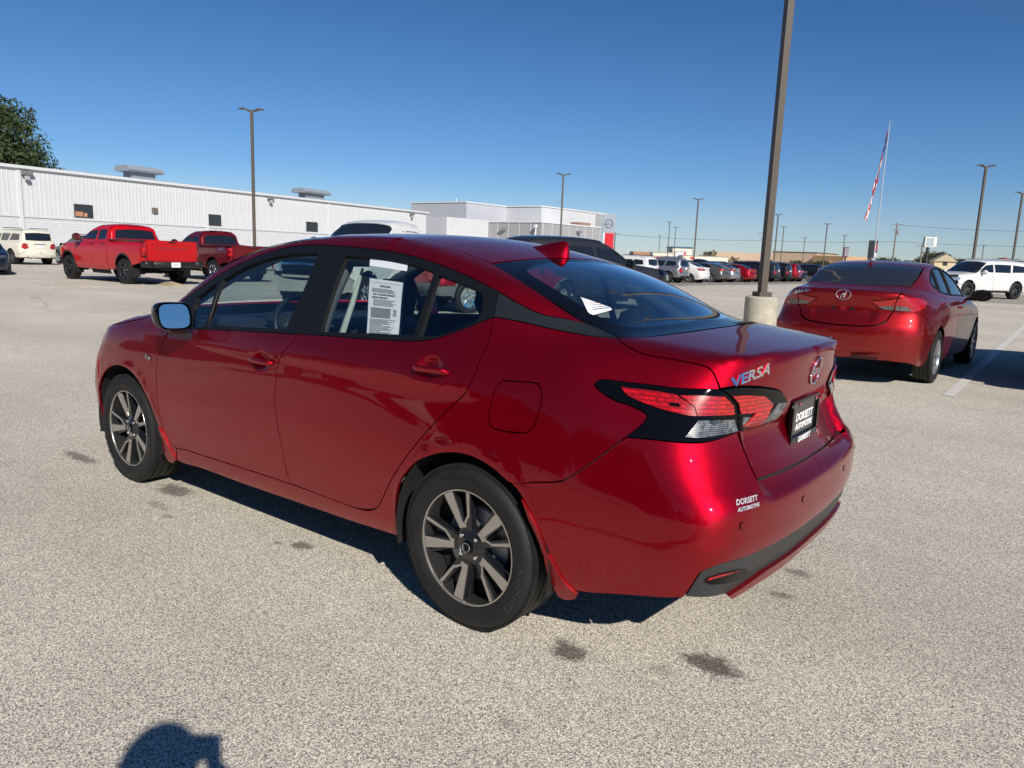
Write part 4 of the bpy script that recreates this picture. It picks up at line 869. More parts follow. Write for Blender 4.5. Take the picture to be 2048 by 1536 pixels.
    tl,tr,brr,bll=[np.array(q) for q in g]; G=9
    pg=np.array([(tl*(1-i/G)+tr*i/G)*(1-j/G)+(bll*(1-i/G)+brr*i/G)*j/G for i in range(G+1) for j in range(G+1)]); gP,gN=surf(B,S,S.fwd(pg),-.014); gP=gP.reshape(G+1,G+1,3); gN=gN.reshape(G+1,G+1,3)
    def gp(a,b,d):
        a=min(max(a,0),1)*G; b=min(max(b,0),1)*G; i=min(int(a),G-1); j=min(int(b),G-1); u=a-i; v=b-j
        f=lambda A: (A[i,j]*(1-u)+A[i+1,j]*u)*(1-v)+(A[i,j+1]*(1-u)+A[i+1,j+1]*u)*v
        return tuple(f(gP)+f(gN)*d)
    def sheet(nm,a0,b0,a1,b1,d,mat,par,nn=4):
        v=[];f=[]
        for i in range(nn+1):
            for j in range(nn+1): v.append(gp(a0+(a1-a0)*i/nn,b0+(b1-b0)*j/nn,d))
        for i in range(nn):
            for j in range(nn): k=i*(nn+1)+j; f.append((k,k+nn+1,k+nn+2,k+1))
        return mesh(nm,v,f,mat,par,smooth=True)
    bgd=tag(sheet('price_sheet',0.03,.27,.93,1.0,.003,PAPER,None),'white buyers guide paper in a clear sleeve on the left rear door window','paper notice')
    bgd.location=(0,0,0)
    sheet('plastic_sleeve',0,.10,1,1.0,.0045,glass('clear_film',(.86,.90,.90),extra=.03),bgd); sheet('header_strip',0,.0,1,.10,.0055,pbr('header_strip',(.62,.66,.70),.4),bgd)
    def gtext(s,a,b,wa,hb,bold=.0):
        t,f=text_fit(s,wa,hb,.5,bold); v=[gp(a+q[0],b-q[1],.0052+.0004*q[2]) for q in t[:]] if len(t)<20000 else []
        if v: MB().add(v,f).build('sheet_lettering',INK,bgd)
    gtext('BUYERS GUIDE',.48,.36,.28,.022,.03); gtext('AS-IS - NO DEALER WARRANTY',.47,.475,.62,.020,.03); gtext('DEALER WARRANTY',.36,.515,.44,.020,.03)
    ln=MB(); rs=random.Random(3)
    def line(a0,a1,b,h=.003):
        ln.add([gp(a0,b-h,.0052),gp(a1,b-h,.0052),gp(a1,b+h,.0052),gp(a0,b+h,.0052)],[(0,1,2,3)])
    line(.08,.88,.315,.0012); line(.08,.085,.6,.0012)
    for b in (.40,.415,.43,.445): line(.12,.12+rs.uniform(.5,.74),b,.0022)
    for k in range(6): line(.18,rs.uniform(.7,.84),.545+.015*k,.002)
    for k in range(11): line(.12,.68,.655+.012*k,.0022); 
    for k in range(8): line(.74,.84,.66+.012*k,.0018)
    for k in range(14): line(.10,rs.uniform(.4,.85),.80+.0135*k,.002)
    ln.build('sheet_print_lines',INK,bgd)['kind']='stuff'
    return root,B
def elantra_extra(f,x,y,z):
    ay=np.abs(y); m=(1-sst(.30,.40,ay+.25*np.abs(z-.84)))*sst(.72,.77,z)*(1-sst(.90,.945,z))*sst(.6,.8,x)
    lip=np.exp(-((z-.665)/.022)**2)*sst(.5,.8,x)
    low=sst(.6,.8,x)*(1-sst(.50,.60,ay))*(1-sst(.34,.40,z))
    return f+.022*m-.010*lip+.02*low
def elantra_inset(x,y,z):
    t=np.clip((x+.9)/1.2,0,1); t=t*t*(3-2*t)
    return .14*np.clip(x-.15,0,2)**1.3*np.clip(z-.62,0,2)+.10*t*np.clip(z-.55,0,2)
ELANTRA=dict(
 deck=[(-3.7,.50),(-3.5,.66),(-3.3,.76),(-3.0,.86),(-2.6,.94),(-2.2,1.0),(-1.9,1.0),(-.5,1.03),(.3,1.11),(.5,1.12),(.8,1.10),(.93,1.09),(1.1,1.03)],
 crown=.04, width=[(-3.7,.70),(-3.4,.80),(-3.1,.86),(-2.7,.885),(-1.3,.885),(0,.888),(.3,.88),(.6,.86),(.9,.82),(1.1,.77)],
 vside=[(.1,.12),(.17,.08),(.24,.05),(.34,.03),(.46,.012),(.6,.0),(.72,.004),(.80,.012),(.86,.024),(.92,.04),(1.0,.08),(1.1,.15),(1.3,.3)],
 shift=[(-3.5,-.08),(-2.6,-.04),(-1.8,0),(-.3,.04),(.3,.05),(1,.0)],
 rear=[(.1,.84),(.22,.92),(.32,.96),(.45,.99),(.6,1.0),(.7,.98),(.78,.945),(.86,.925),(.93,.93),(1.0,.95),(1.05,.955),(1.1,.93),(1.3,.8)],
 rc=(.20,2.4), front=[(.1,-3.45),(.3,-3.54),(.5,-3.56),(.65,-3.53),(.8,-3.4)], fc=(.40,2.6),
 roof=[(-2.7,.85),(-2.4,1.02),(-2.2,1.13),(-2.0,1.23),(-1.8,1.31),(-1.6,1.365),(-1.4,1.40),(-1.15,1.425),(-.9,1.440),(-.6,1.438),(-.35,1.42),(-.1,1.385),(.1,1.335),(.3,1.255),(.5,1.16),(.62,1.09),(.72,.9)],
 gw=[(-2.4,.78),(-1.5,.81),(-.6,.82),(-.1,.80),(.3,.72),(.6,.62)], zb=.93, tum=(.40,.30), wc=.13, rcr=.035, kg=.07, kj=.09, kt=.10, kr=.20, krt=.05, kf=.1, gxs=-.7, inset2=elantra_inset, extra=elantra_extra)
def dup(root,loc,rz,label=None,group=None,swap=None,scale=None):
    """copies a thing with its parts and sub-parts; swap = {material: other material} for another colour"""
    def cp(o,par):
        c=o.copy(); COL.objects.link(c)
        if par is not None: c.parent=par
        if swap and o.type=='MESH':
            for i,sl_ in enumerate(c.material_slots):
                m=sl_.material
                if m in swap: sl_.link='OBJECT'; sl_.material=swap[m]
        for ch in o.children: cp(ch,c)
        return c
    r=cp(root,None); r.location=loc; r.rotation_euler=(0,0,rz)
    if scale: r.scale=scale
    if label: r['label']=label
    if group: r['group']=group
    elif 'group' in r: del r['group']
    return r
def mirror(parent,x,y,z,mat,w=.11,h=.075,sides=(-1,1),foot=True,glassmat=None):
    glassmat=glassmat or MIRD
    for s in sides:
        m=MB(); m.lathe([(.0,-.09),(.55,-.085),(.85,-.05),(1.0,.0),(1.0,.03),(.9,.035)],16,'Y'); 
        v=[(x+b,s*y+a*w*1.0,z+c*h) for (a,b,c) in m.v]; o=MB().add(v,m.f).build('side_mirror',mat,parent,auto=50)
        v=[(x+.045-.10*s*math.cos(2*math.pi*k/16)*w*.88+.22*math.sin(2*math.pi*k/16)*h,s*y+math.cos(2*math.pi*k/16)*w*.88,z+math.sin(2*math.pi*k/16)*h*.88) for k in range(16)]
        mesh('mirror_glass',v,[tuple(range(16))],glassmat,o)
        MB().box((x-.02,s*(y-.13),z-h*.75),(.06,.14,.035),bev=.01).build('mirror_arm',BLK,o,auto=50)
def gp_(name,B,ch,p,m,par,**k):
    k.setdefault('step',.05); k.setdefault('res',.09); k.setdefault('gap',.003); return panel(name,B,ch,p,m,par,**k)
def archpts(x,z,r,a0,a1,n,y=.86): return [(x+r*math.cos(R(a0+(a1-a0)*k/n)),-y,z+r*math.sin(R(a0+(a1-a0)*k/n))) for k in range(n+1)]
def fin(parent,x,z,mat,L=.16,h=.055):
    MB().add([(x-L/2,-.028,z-.01),(x+L/2,-.022,z-.02),(x+L/2,.022,z-.02),(x-L/2,.028,z-.01),(x+L*.32,0,z+h),(x+L*.46,0,z+h*.9)],[(0,1,5,4),(3,4,5,2),(0,4,3),(1,2,5),(0,3,2,1)]).build('roof_aerial',mat,parent)
def build_coupe_sedan(pm,label,q=1.0,detail=True,wheel='multi'):
    B=Body(ELANTRA); B.sp=dict(B.sp,nhit=40)
    root=thing('saloon_car',label,'car'); S=Side(-2.45,.15,.65); LD=Lid(.40,.70); TP=Top(.8); st=.035*q; rs=.06*q
    P=lambda n,ch,p,m,par=root,**k: panel(n,B,ch,p,m,par,**{**dict(step=st,res=rs,gap=.003),**k})
    M=lambda L: [(x,-y,z) for x,y,z in L]
    lq=M([(0.867,.556,1.010),(.782,.653,1.032),(.559,.734,1.015),(.438,.777,.977),(.525,.784,.934),(.67,.77,.885),(.751,.72,.869),(.85,.533,.87),(.857,.54,.949)])
    ll=M([(.924,.296,.971),(.904,.424,.987),(.868,.553,1.009),(.858,.537,.949),(.853,.525,.872),(.884,.417,.885),(.899,.36,.919)])
    ar=archpts(0,.32,.365,-16,196,14); af=archpts(-2.7,.32,.365,-12,196,14)
    win=[(-2.02,-.77,1.0),(-1.6,-.77,1.02),(-1.0,-.77,1.04),(-.45,-.75,1.08),(-.17,-.70,1.155),(-.15,-.68,1.20),(-.35,-.64,1.30),(-.62,-.61,1.35),(-.95,-.60,1.375),(-1.3,-.61,1.35),(-1.6,-.65,1.27),(-1.85,-.70,1.14)]
    fd=[(-2.20,-.83,.96),(-2.24,-.87,.80),(-2.24,-.88,.55),(-2.17,-.86,.36),(-2.10,-.85,.30),(-1.12,-.85,.30),(-1.12,-.88,.6),(-1.08,-.87,.85),(-1.04,-.82,.985),(-1.6,-.82,.97)]
    rd=[(-1.03,-.82,.985),(-1.07,-.87,.85),(-1.11,-.88,.6),(-1.11,-.85,.30),(-.62,-.85,.30),(-.50,-.86,.36),(-.38,-.87,.52),(-.20,-.86,.70),(-.06,-.84,.85),(-.02,-.80,.98),(-.05,-.75,1.09),(-.30,-.79,1.03)]
    rear=lq[0:1]+[(.858,-.56,1.03),(.781,-.593,1.078),(.60,-.60,1.12),(.42,-.590,1.14)]
    seam_r=[(.30,-.585,1.185),(.17,-.597,1.233),(-.02,-.585,1.30),(-.236,-.569,1.358)]
    seam=[(-.6,-.56,1.41),(-1.0,-.555,1.42),(-1.25,-.57,1.40),(-1.6,-.61,1.32),(-2.0,-.67,1.18),(-2.3,-.72,1.03),(-2.42,-.74,1.0),(-2.6,-.78,.94),(-2.9,-.78,.88),(-3.1,-.74,.84)]
    bline=[(.285,-.87,.560),(.42,-.86,.66),(.55,-.82,.76),(.66,-.79,.83),lq[6]]
    sidep=bline+[lq[5],lq[4],lq[3],lq[2],lq[1]]+rear+seam_r+seam+[(-3.12,-.80,.78),(-3.06,-.86,.66)]+archpts(-2.7,.32,.365,140,-12,10)+[(-2.26,-.85,.2),(-.42,-.85,.2)]+archpts(0,.32,.365,198,42,11)
    side=P('body_side',S,sidep,pm,holes=[fd,rd,win])
    ds=[P('front_door',S,fd,pm),P('rear_door',S,rd,pm)]
    P('door_glass',S,win,TGLS,off=-.006,gap=-.004,thick=0)
    P('window_trim',S,win,SBLK,off=.003,gap=-.020,holes=[win],hgap=-.004,thick=.004)
    for (a,b) in (((-1.12,-.6,1.372),(-.98,-.78,1.04)),((-.50,-.6,1.33),(-.37,-.76,1.09))):
        uv=S.fwd([tuple(np.array(a)*(1-t)+np.array(b)*t) for t in np.linspace(0,1,5)]); pp,_=surf(B,S,uv,.0)
        for s in (1,-1): MB().tube([tuple(p*[1,s,1]) for p in pp],.016,6).build('window_pillar',SBLK,root,auto=60)
    if detail:
        handle(root,B,S,(-1.26,.868),.19,pm); handle(root,B,S,(-.22,.945),.19,pm)
    P('roof_panel',TP,sym([(-.16,0,1.39),(-.19,-.3,1.38),(-.236,-.566,1.358)]+[(x,y+.003,z) for x,y,z in seam[:3]]+[(-1.28,-.3,1.41),(-1.32,0,1.41)]),pm,sides='L')
    P('windscreen',TP,sym([(-1.33,0,1.41),(-1.29,-.3,1.41),(-1.255,-.566,1.4)]+seam[3:6]+[(-2.42,-.5,1.0),(-2.5,0,1.0)]),TGLS,sides='L',thick=0)
    P('hood',Top(.3),sym([(-2.51,0,1.0),(-2.43,-.5,1.0)]+seam[6:]+[(-3.3,-.55,.78),(-3.42,-.3,.75),(-3.45,0,.74)]),pm,sides='L')
    bk=sym([(-.155,0,1.39),(-.18,-.3,1.38),(-.232,-.564,1.358)]+[(x,y+.004,z) for x,y,z in seam_r[::-1][1:]]+[(.40,-.585,1.14),(.43,-.553,1.147),(.549,-.177,1.143),(.56,0,1.14)])
    P('rear_windscreen',TP,bk,pbr('tinted_rear_glass',(.020,.022,.028),.04,coat=.2),sides='L',off=-.003,thick=0)
    lid=[(.575,0,1.14),(.562,-.177,1.143),(.44,-.56,1.145),(.42,-.586,1.14),(.60,-.597,1.12),(.778,-.590,1.078),(.855,-.556,1.03)]+ll[2:3]+ll[1::-1]+ll[:0:-1][0:0]+[ll[0],ll[6],ll[5],ll[4]]+[(.894,-.475,.764),(.936,-.406,.715),(.96,-.261,.689),(.975,0,.680)]
    lidp=P('boot_lid',LD,lid,pm,join=True,step=.03,res=.04,corner=30)[0]
    for nm,ch,pl,cl in (('taillight',S,lq,M([(.851,.547,.934),(.799,.656,.925),(.775,.691,.875),(.845,.545,.875)])),('lid_lamp',LD,ll,M([(.898,.37,.915),(.858,.525,.933),(.856,.527,.880),(.884,.42,.89)]))):
        a=P(nm,ch,pl,REDL,off=.004,step=.025,res=.04,thick=.02)
        b=P('reverse_lens',ch,cl,CLRL,None,off=.009,step=.02,res=.03,thick=.006,gap=.002)
        for i,j in zip(b,a): i.parent=j
    bp=[bline[0]]+bline[1:]+[lq[7],(.860,-.53,.86),(.897,-.48,.757),(.94,-.408,.706),(.963,-.262,.680),(.978,0,.670),(.99,0,.5),(.93,0,.30),(.90,-.4,.30),(.80,-.75,.28),(.55,-.83,.22),(.38,-.85,.21)]+archpts(0,.32,.365,-14,40,4)
    bum=P('rear_bumper',S,bp,pm,join=True,res=rs*.8)[0]
    fb=archpts(-2.7,.32,.365,144,192,3)+[(-3.1,-.84,.2),(-3.4,-.6,.18),(-3.5,0,.18),(-3.52,0,.5),(-3.44,0,.72),(-3.42,-.3,.73),(-3.3,-.57,.76),(-3.13,-.74,.80),(-3.13,-.80,.76),(-3.07,-.86,.655)]
    P('front_bumper',S,fb,pm,join=True)
    P('headlight',S,[(-3.13,-.79,.77),(-3.22,-.70,.77),(-3.38,-.45,.73),(-3.43,-.3,.70),(-3.40,-.45,.64),(-3.28,-.68,.64),(-3.13,-.82,.70)],CLRL,off=.004)
    P('grille',S,[(-3.5,-.36,.45),(-3.5,-.30,.58),(-3.5,0,.60),(-3.5,0,.30),(-3.45,-.36,.30)],GBLK,off=.004,join=True)
    if detail:
        wrap_text('name_badge','ELANTRA',B,LD,(-.49,LD.fwd([(.88,-.49,1.036)])[0][1]),.20,.026,CHROME,lidp,off=.004,ext=.002,bold=.02)
        em=MB(); c0=LD.fwd([(.954,-.036,1.03)])[0]; c0=(0,c0[1])
        uv=np.array([(.080*math.cos(t),c0[1]+.034*math.sin(t)) for t in np.linspace(0,2*math.pi,33)]); pp,_=surf(B,LD,uv,.004); em.tube([tuple(p) for p in pp],.006,6,cap=False); em.build('oval_emblem',CHROME,lidp,smooth=True)
        wrap_text('emblem_letter','H',B,LD,c0,.075,.046,CHROME,lidp,off=.003,ext=.003,bold=.04,shear=.4)
        for y in (-.10,0,.10): 
            uv=LD.fwd([(.925,y,.876)])[0]; pp,nn=surf(B,LD,np.array([uv]),.001); MB().box(tuple(pp[0]),(.008,.05 if y else .06,.026 if y else .05),ry=-.1).build('plate_mount',BLK if y else DREDL,lidp)
        fin(root,-.12,float(B.roof(-.12)),pm)
        mirror(root,-1.95,1.0,1.02,BLK,.13,.08,glassmat=GBLK)
        for cx in (-.45,): MB().box((.965,.30,.33),(.03,.3,.02)).build('lip_vent',DARK,bum)
    us=np.concatenate([np.linspace(-2.45-S.S*math.pi/2,-2.45,10),np.linspace(-2.4,.15,34)[1:],np.linspace(.15,.15+S.S*math.pi/2,10)[1:]])
    shell(B,S,us,np.linspace(-.58,.60,20),-.03,[(0,.32,.42),(-2.7,.32,.42)],UND,root,zmax=lambda x,y: .92 if -2.35<x<.1 else 9)
    MB().box((-1.35,0,.235),(1.9,1.5,.04)).box((.55,0,.40),(.6,1.2,.08)).box((-2.75,0,.26),(1.3,.9,.06)).build('floor_pan',UND,root)
    wells(root,(0,-2.7),.85,.55,.375,.32)
    w=WH[wheel]
    for s in (-1,1):
        w(root,(0,s*.775,.316),-s); w(root,(-2.7,s*.775,.316),-s)
    return root
# ---- tall wagons
def suv_spec(wb=3.07,fo=.98,ro=1.12,H=1.92,hw=1.0,hood=1.22,belt=1.22):
    f=-wb-fo; z=lambda q: q
    return dict(deck=[(f,.95),(f+.12,hood-.14),(f+.5,hood-.05),(-wb,hood),(-wb+.55,hood+.05),(-wb+1.0,hood+.06),(ro,hood+.06)],crown=.04,
     width=[(f,.86*hw),(f+.3,.95*hw),(-wb,hw),(0,hw),(ro-.3,.98*hw),(ro,.93*hw)],
     vside=[(.2,.08),(.35,.04),(.5,.01),(.7,0),(.95,.005),(1.1,.02),(1.25,.06),(1.4,.14)],
     rear=[(.3,ro-.08),(.45,ro),(.65,ro+.02),(.75,ro-.03),(1.0,ro-.05),(1.3,ro-.08),(1.5,ro-.15)],rc=(.12,2.6),
     front=[(.3,f+.10),(.5,f+.02),(.8,f),(1.05,f+.05),(1.2,f+.15)],fc=(.22,2.6),
     roof=[(-wb+.25,belt-.1),(-wb+.55,belt+.10),(-wb+1.0,belt+.38),(-wb+1.35,H-.12),(-wb+1.7,H-.03),(-wb+2.3,H),(-.2,H),(ro-.5,H-.03),(ro-.28,H-.08),(ro-.18,H-.18),(ro-.08,belt+.1),(ro-.02,belt-.2)],
     gw=[(-wb+.3,.86*hw),(-wb+1.3,.90*hw),(0,.90*hw),(ro,.84*hw)],zb=belt-.02,tum=(.22,.18),wc=.10,rcr=.04,kg=.08,kj=.05,kt=.10,kr=.16,krt=.08,gxs=-wb/2,nhit=40)
def build_suv(pm,label,wb=3.07,fo=.98,ro=1.12,H=1.92,hw=1.0,wheel='six',wr=.40,clad=None,lower=None,q=1.0,name='suv',extra=None,hood=1.22):
    sp=suv_spec(wb,fo,ro,H,hw,hood,hood); B=Body(sp); root=thing(name,label,'suv'); zz=.95
    S=Side(-wb+.3,ro-.75,zz); TP=Top(1.0); RR=Rear(ro-.9); st=.07*q; rs=.12*q; bt=hood-.02; f=-wb-fo
    P=lambda n,ch,p,m,par=root,**k: panel(n,B,ch,p,m,par,**{**dict(step=st,res=rs,gap=.004),**k})
    ra=wr+.07; A=lambda x,a0,a1,n=8: archpts(x,wr+.02,ra,a0,a1,n,hw*.98)
    y=-hw
    cp=[(-wb+.62,.85*y,bt+.13),(-wb+1.0,.83*y,bt+.32),(-wb+1.35,.79*y,H-.15),(-wb+1.75,.775*y,H-.06),(-wb+2.4,.77*y,H-.04),(-.3,.77*y,H-.04),(ro-.45,.76*y,H-.07),(ro-.25,.76*y,H-.12)]
    w1=[(-wb+.80,.88*y,bt+.07),(-wb+1.75,.88*y,bt+.07),(-wb+1.80,.80*y,H-.20),(-wb+1.42,.81*y,H-.24),(-wb+1.1,.84*y,bt+.32)]
    w2=[(-wb+1.87,.88*y,bt+.07),(-.42,.88*y,bt+.07),(-.30,.82*y,H-.20),(-wb+1.90,.80*y,H-.19)]
    w3=[(-.28,.88*y,bt+.09),(ro-.42,.86*y,bt+.14),(ro-.50,.80*y,H-.24),(-.15,.82*y,H-.20)]
    fd=[(-wb+.55,y,bt-.02),(-wb+.50,y,.9),(-wb+.50,y,.55),(-wb+.62,y,.42),(-wb+1.68,y,.42),(-wb+1.70,y,.8),(-wb+1.78,.92*y,bt-.01)]
    rdr=[(-wb+1.80,.92*y,bt-.01),(-wb+1.72,y,.8),(-wb+1.70,y,.42),(-.55,y,.42),(-.50,y,.62),(-.30,y,.86),(-.26,.93*y,bt-.01)]
    rp_=[(ro-.20,.76*y,H-.20),(ro-.10,.80*y,bt+.2),(ro-.06,.84*y,bt),(ro-.05,.86*y,1.15)]
    side=[(ro-.06,.88*y,.62)]+rp_[::-1]+cp[::-1]+[(-wb+.45,.84*y,bt+.02),(-wb,.85*y,bt-.04),(f+.45,.80*y,bt-.10),(f+.33,.86*y,1.0),(f+.36,.92*y,.72)]+A(-wb,150,-8)+[(-wb+ra,y,.33),(-ra-.02,y,.33)]+A(0,188,35)+[(.5,y,.62)]
    sd=P('body_side',S,side,pm,holes=[fd,rdr,w1,w2,w3])
    P('front_door',S,fd,pm); P('rear_door',S,rdr,pm)
    for w in (w1,w2,w3): P('side_glass',S,w,TGLS,off=-.006,gap=-.004,thick=0)
    for i,x in enumerate((-wb+1.55,-.50)): handle(root,B,S,(x,bt-.14),.2,pm,side='LR')
    P('roof_panel',TP,sym([(ro-.22,0,H-.08)]+[(x,yy+.004,z) for x,yy,z in cp[::-1][:-2]]+[(-wb+1.38,-.4,H-.1),(-wb+1.36,0,H-.1)]),pm,sides='L')
    P('windscreen',TP,sym([(-wb+1.33,0,H-.1),(-wb+1.35,-.4,H-.1)]+[cp[2],cp[1],cp[0],(-wb+.47,.84*y,bt+.02)]+[(-wb+.42,-.4,bt),(-wb+.38,0,bt)]),TGLS,sides='L',thick=0)
    P('hood',Top(.6),sym([(-wb+.36,0,bt),(-wb+.40,-.4,bt),(-wb+.45,.835*y,bt+.02),(-wb,.845*y,bt-.04),(f+.45,.80*y,bt-.10),(f+.22,-.5,bt-.12),(f+.17,0,bt-.12)]),pm,sides='L')
    rg=[(ro,0,H-.21),(ro,-.64*hw,H-.24),(ro,-.66*hw,bt+.12),(ro,0,bt+.10)]
    tg=[(ro,0,H-.115),(ro,-.66*hw,H-.145),(ro,-.70*hw,H-.17),(ro,-.79*hw,bt+.1),(ro,-.80*hw,bt-.02),(ro,-.62*hw,bt-.08),(ro,-.62*hw,bt-.32),(ro,-.80*hw,bt-.38),(ro,-.78*hw,.68),(ro,0,.66)]
    t=P('tailgate',RR,sym(tg),pm,sides='L',holes=[sym(rg)],corner=25)[0]; P('rear_glass',RR,sym(rg),TGLS,t,sides='L',off=-.004,gap=-.003,thick=0)
    l=[(ro,-.62*hw,bt-.09),(ro,-.80*hw,bt-.03),(ro-.12,-.92*hw,bt-.06),(ro-.16,-.94*hw,bt-.30),(ro,-.80*hw,bt-.37),(ro,-.62*hw,bt-.31)]
    P('taillight',S,l,REDL,off=.006,gap=.004,step=.05)
    P('headlight',S,[(f+.05,-.55*hw,bt-.22),(f+.25,-.80*hw,bt-.20),(f+.45,-.93*hw,bt-.20),(f+.42,-.93*hw,bt-.34),(f+.2,-.82*hw,bt-.38),(f+.03,-.55*hw,bt-.38)],WHEADL,off=.006)
    gm=P('grille',S,[(f,-.50*hw,bt-.20),(f,0,bt-.17),(f,0,.62),(f,-.44*hw,.64)],GBLK,off=.006,join=True)[0]
    for k in range(4): P('grille_bar',S,[(f,-.48*hw,bt-.27-.1*k),(f,0,bt-.26-.1*k),(f,0,bt-.29-.1*k),(f,-.48*hw,bt-.30-.1*k)],CHROME,gm,off=.014,gap=0,join=True)
    lo=lower or pm
    P('rear_bumper',S,[(.5,y,.62),(ro-.06,.88*y,.615),(ro,-.78*hw,.67),(ro,0,.65),(ro,0,.36),(ro-.05,-.6*hw,.36),(ro-.15,.9*y,.38),(ra+.02,y,.36)]+A(0,-8,34,3),lo,join=True)
    P('front_bumper',S,[(f+.36,.92*y,.715),(f+.2,.80*y,.72),(f+.02,-.5*hw,.62),(f,0,.61),(f,0,.34),(f+.2,.7*y,.34),(f+.36,.95*y,.36)]+A(-wb,190,152,3),lo,join=True)
    wt=MB(); 
    P('plate_panel',RR,[(ro,-.16,.92),(ro,-.16,1.06),(ro,.16,1.06),(ro,.16,.92)],PAPER,t,sides='L',off=.01)
    P('chrome_strip',RR,[(ro,-.30,1.09),(ro,-.30,1.13),(ro,.30,1.13),(ro,.30,1.09)],CHROME,t,sides='L',off=.015)
    if clad:
        for x in (0,-wb):
            P('arch_trim',S,archpts(x,wr+.02,ra+.05,-6,186,14,hw)+archpts(x,wr+.02,ra-.002,186,-6,14,hw),clad,off=.008,gap=0,corner=60)
    P('sill_trim',S,[(-wb+ra+.05,y,.33),(-wb+ra+.05,y,.42),(-ra-.05,y,.42),(-ra-.05,y,.33)],clad or BLK,off=.012)
    for s in (-1,1) if extra!='dark' else ():
        m=MB().tube([(-wb+1.75,s*hw*.68,H-.03),(-wb+1.85,s*hw*.68,H+.03),(-.3,s*hw*.68,H+.03),(ro-.5,s*hw*.67,H+.02),(ro-.42,s*hw*.67,H-.05)],.018,6).build('roof_rail',BLK if extra!='chrome' else CHROME,root,auto=50)
    mirror(root,-wb+.86,hw+.09,bt+.06,pm if extra!='dark' else BLK,.14,.11)
    us=np.concatenate([np.linspace(-wb+.3-S.S*math.pi/2,-wb+.3,8),np.linspace(-wb+.35,ro-.75,24)[1:],np.linspace(ro-.75,ro-.75+S.S*math.pi/2,8)[1:]])
    shell(B,S,us,np.linspace(-.62,.42,14),-.04,[(0,wr,ra+.06),(-wb,wr,ra+.06)],UND,root,zmax=lambda x,y_: bt-.1)
    MB().box((-wb/2,0,.36),(wb-1.0,1.6*hw,.08)).box((.6,0,.42),(.9,1.3,.14)).box((-wb-.3,0,.42),(1.0,1.2,.14)).build('floor_pan',UND,root)
    wells(root,(0,-wb),hw*.93,.55*hw,ra+.01,wr+.02)
    w=WH[wheel]
    for s in (-1,1): w(root,(0,s*(hw-.14),wr),-s); w(root,(-wb,s*(hw-.14),wr),-s)
    return root,B
def pickup_spec(wb,fo,ro,H,hw,hood,rail,cab):
    f=-wb-fo; b=hood+.04
    return dict(deck=[(f,.95),(f+.10,hood-.12),(f+.5,hood-.03),(-wb,hood),(-wb+.6,hood+.04),(-wb+1.2,b),(cab-.2,rail),(cab,rail),(ro,rail),(ro+.2,rail)],crown=.03,
     width=[(f,.86*hw),(f+.3,.95*hw),(-wb,hw),(0,hw),(ro-.3,.985*hw),(ro,.975*hw)],
     vside=[(.3,.10),(.5,.04),(.65,.01),(.85,0),(1.05,.005),(1.2,.02),(1.35,.05),(1.5,.12)],
     rear=[(.3,ro-.02),(.9,ro),(1.2,ro),(1.5,ro-.01)],rc=(.03,4),front=[(.3,f+.12),(.5,f+.02),(.8,f),(1.1,f+.03),(1.25,f+.12)],fc=(.20,2.6),
     roof=[(-wb+.35,b-.1),(-wb+.65,b+.08),(-wb+1.1,b+.36),(-wb+1.45,H-.10),(-wb+1.8,H-.02),(-wb+2.3,H),(cab-.35,H-.01),(cab-.20,H-.04),(cab-.10,H-.13),(cab-.01,b+.1),(cab+.03,b-.25)],
     gw=[(-wb+.4,.86*hw),(-wb+1.4,.885*hw),(cab,.885*hw)],zb=b,tum=(.24,.2),wc=.06,rcr=.04,kg=.08,kj=.04,kt=.07,kr=.08,krt=.03,gxs=-wb/2-.3,nhit=40)
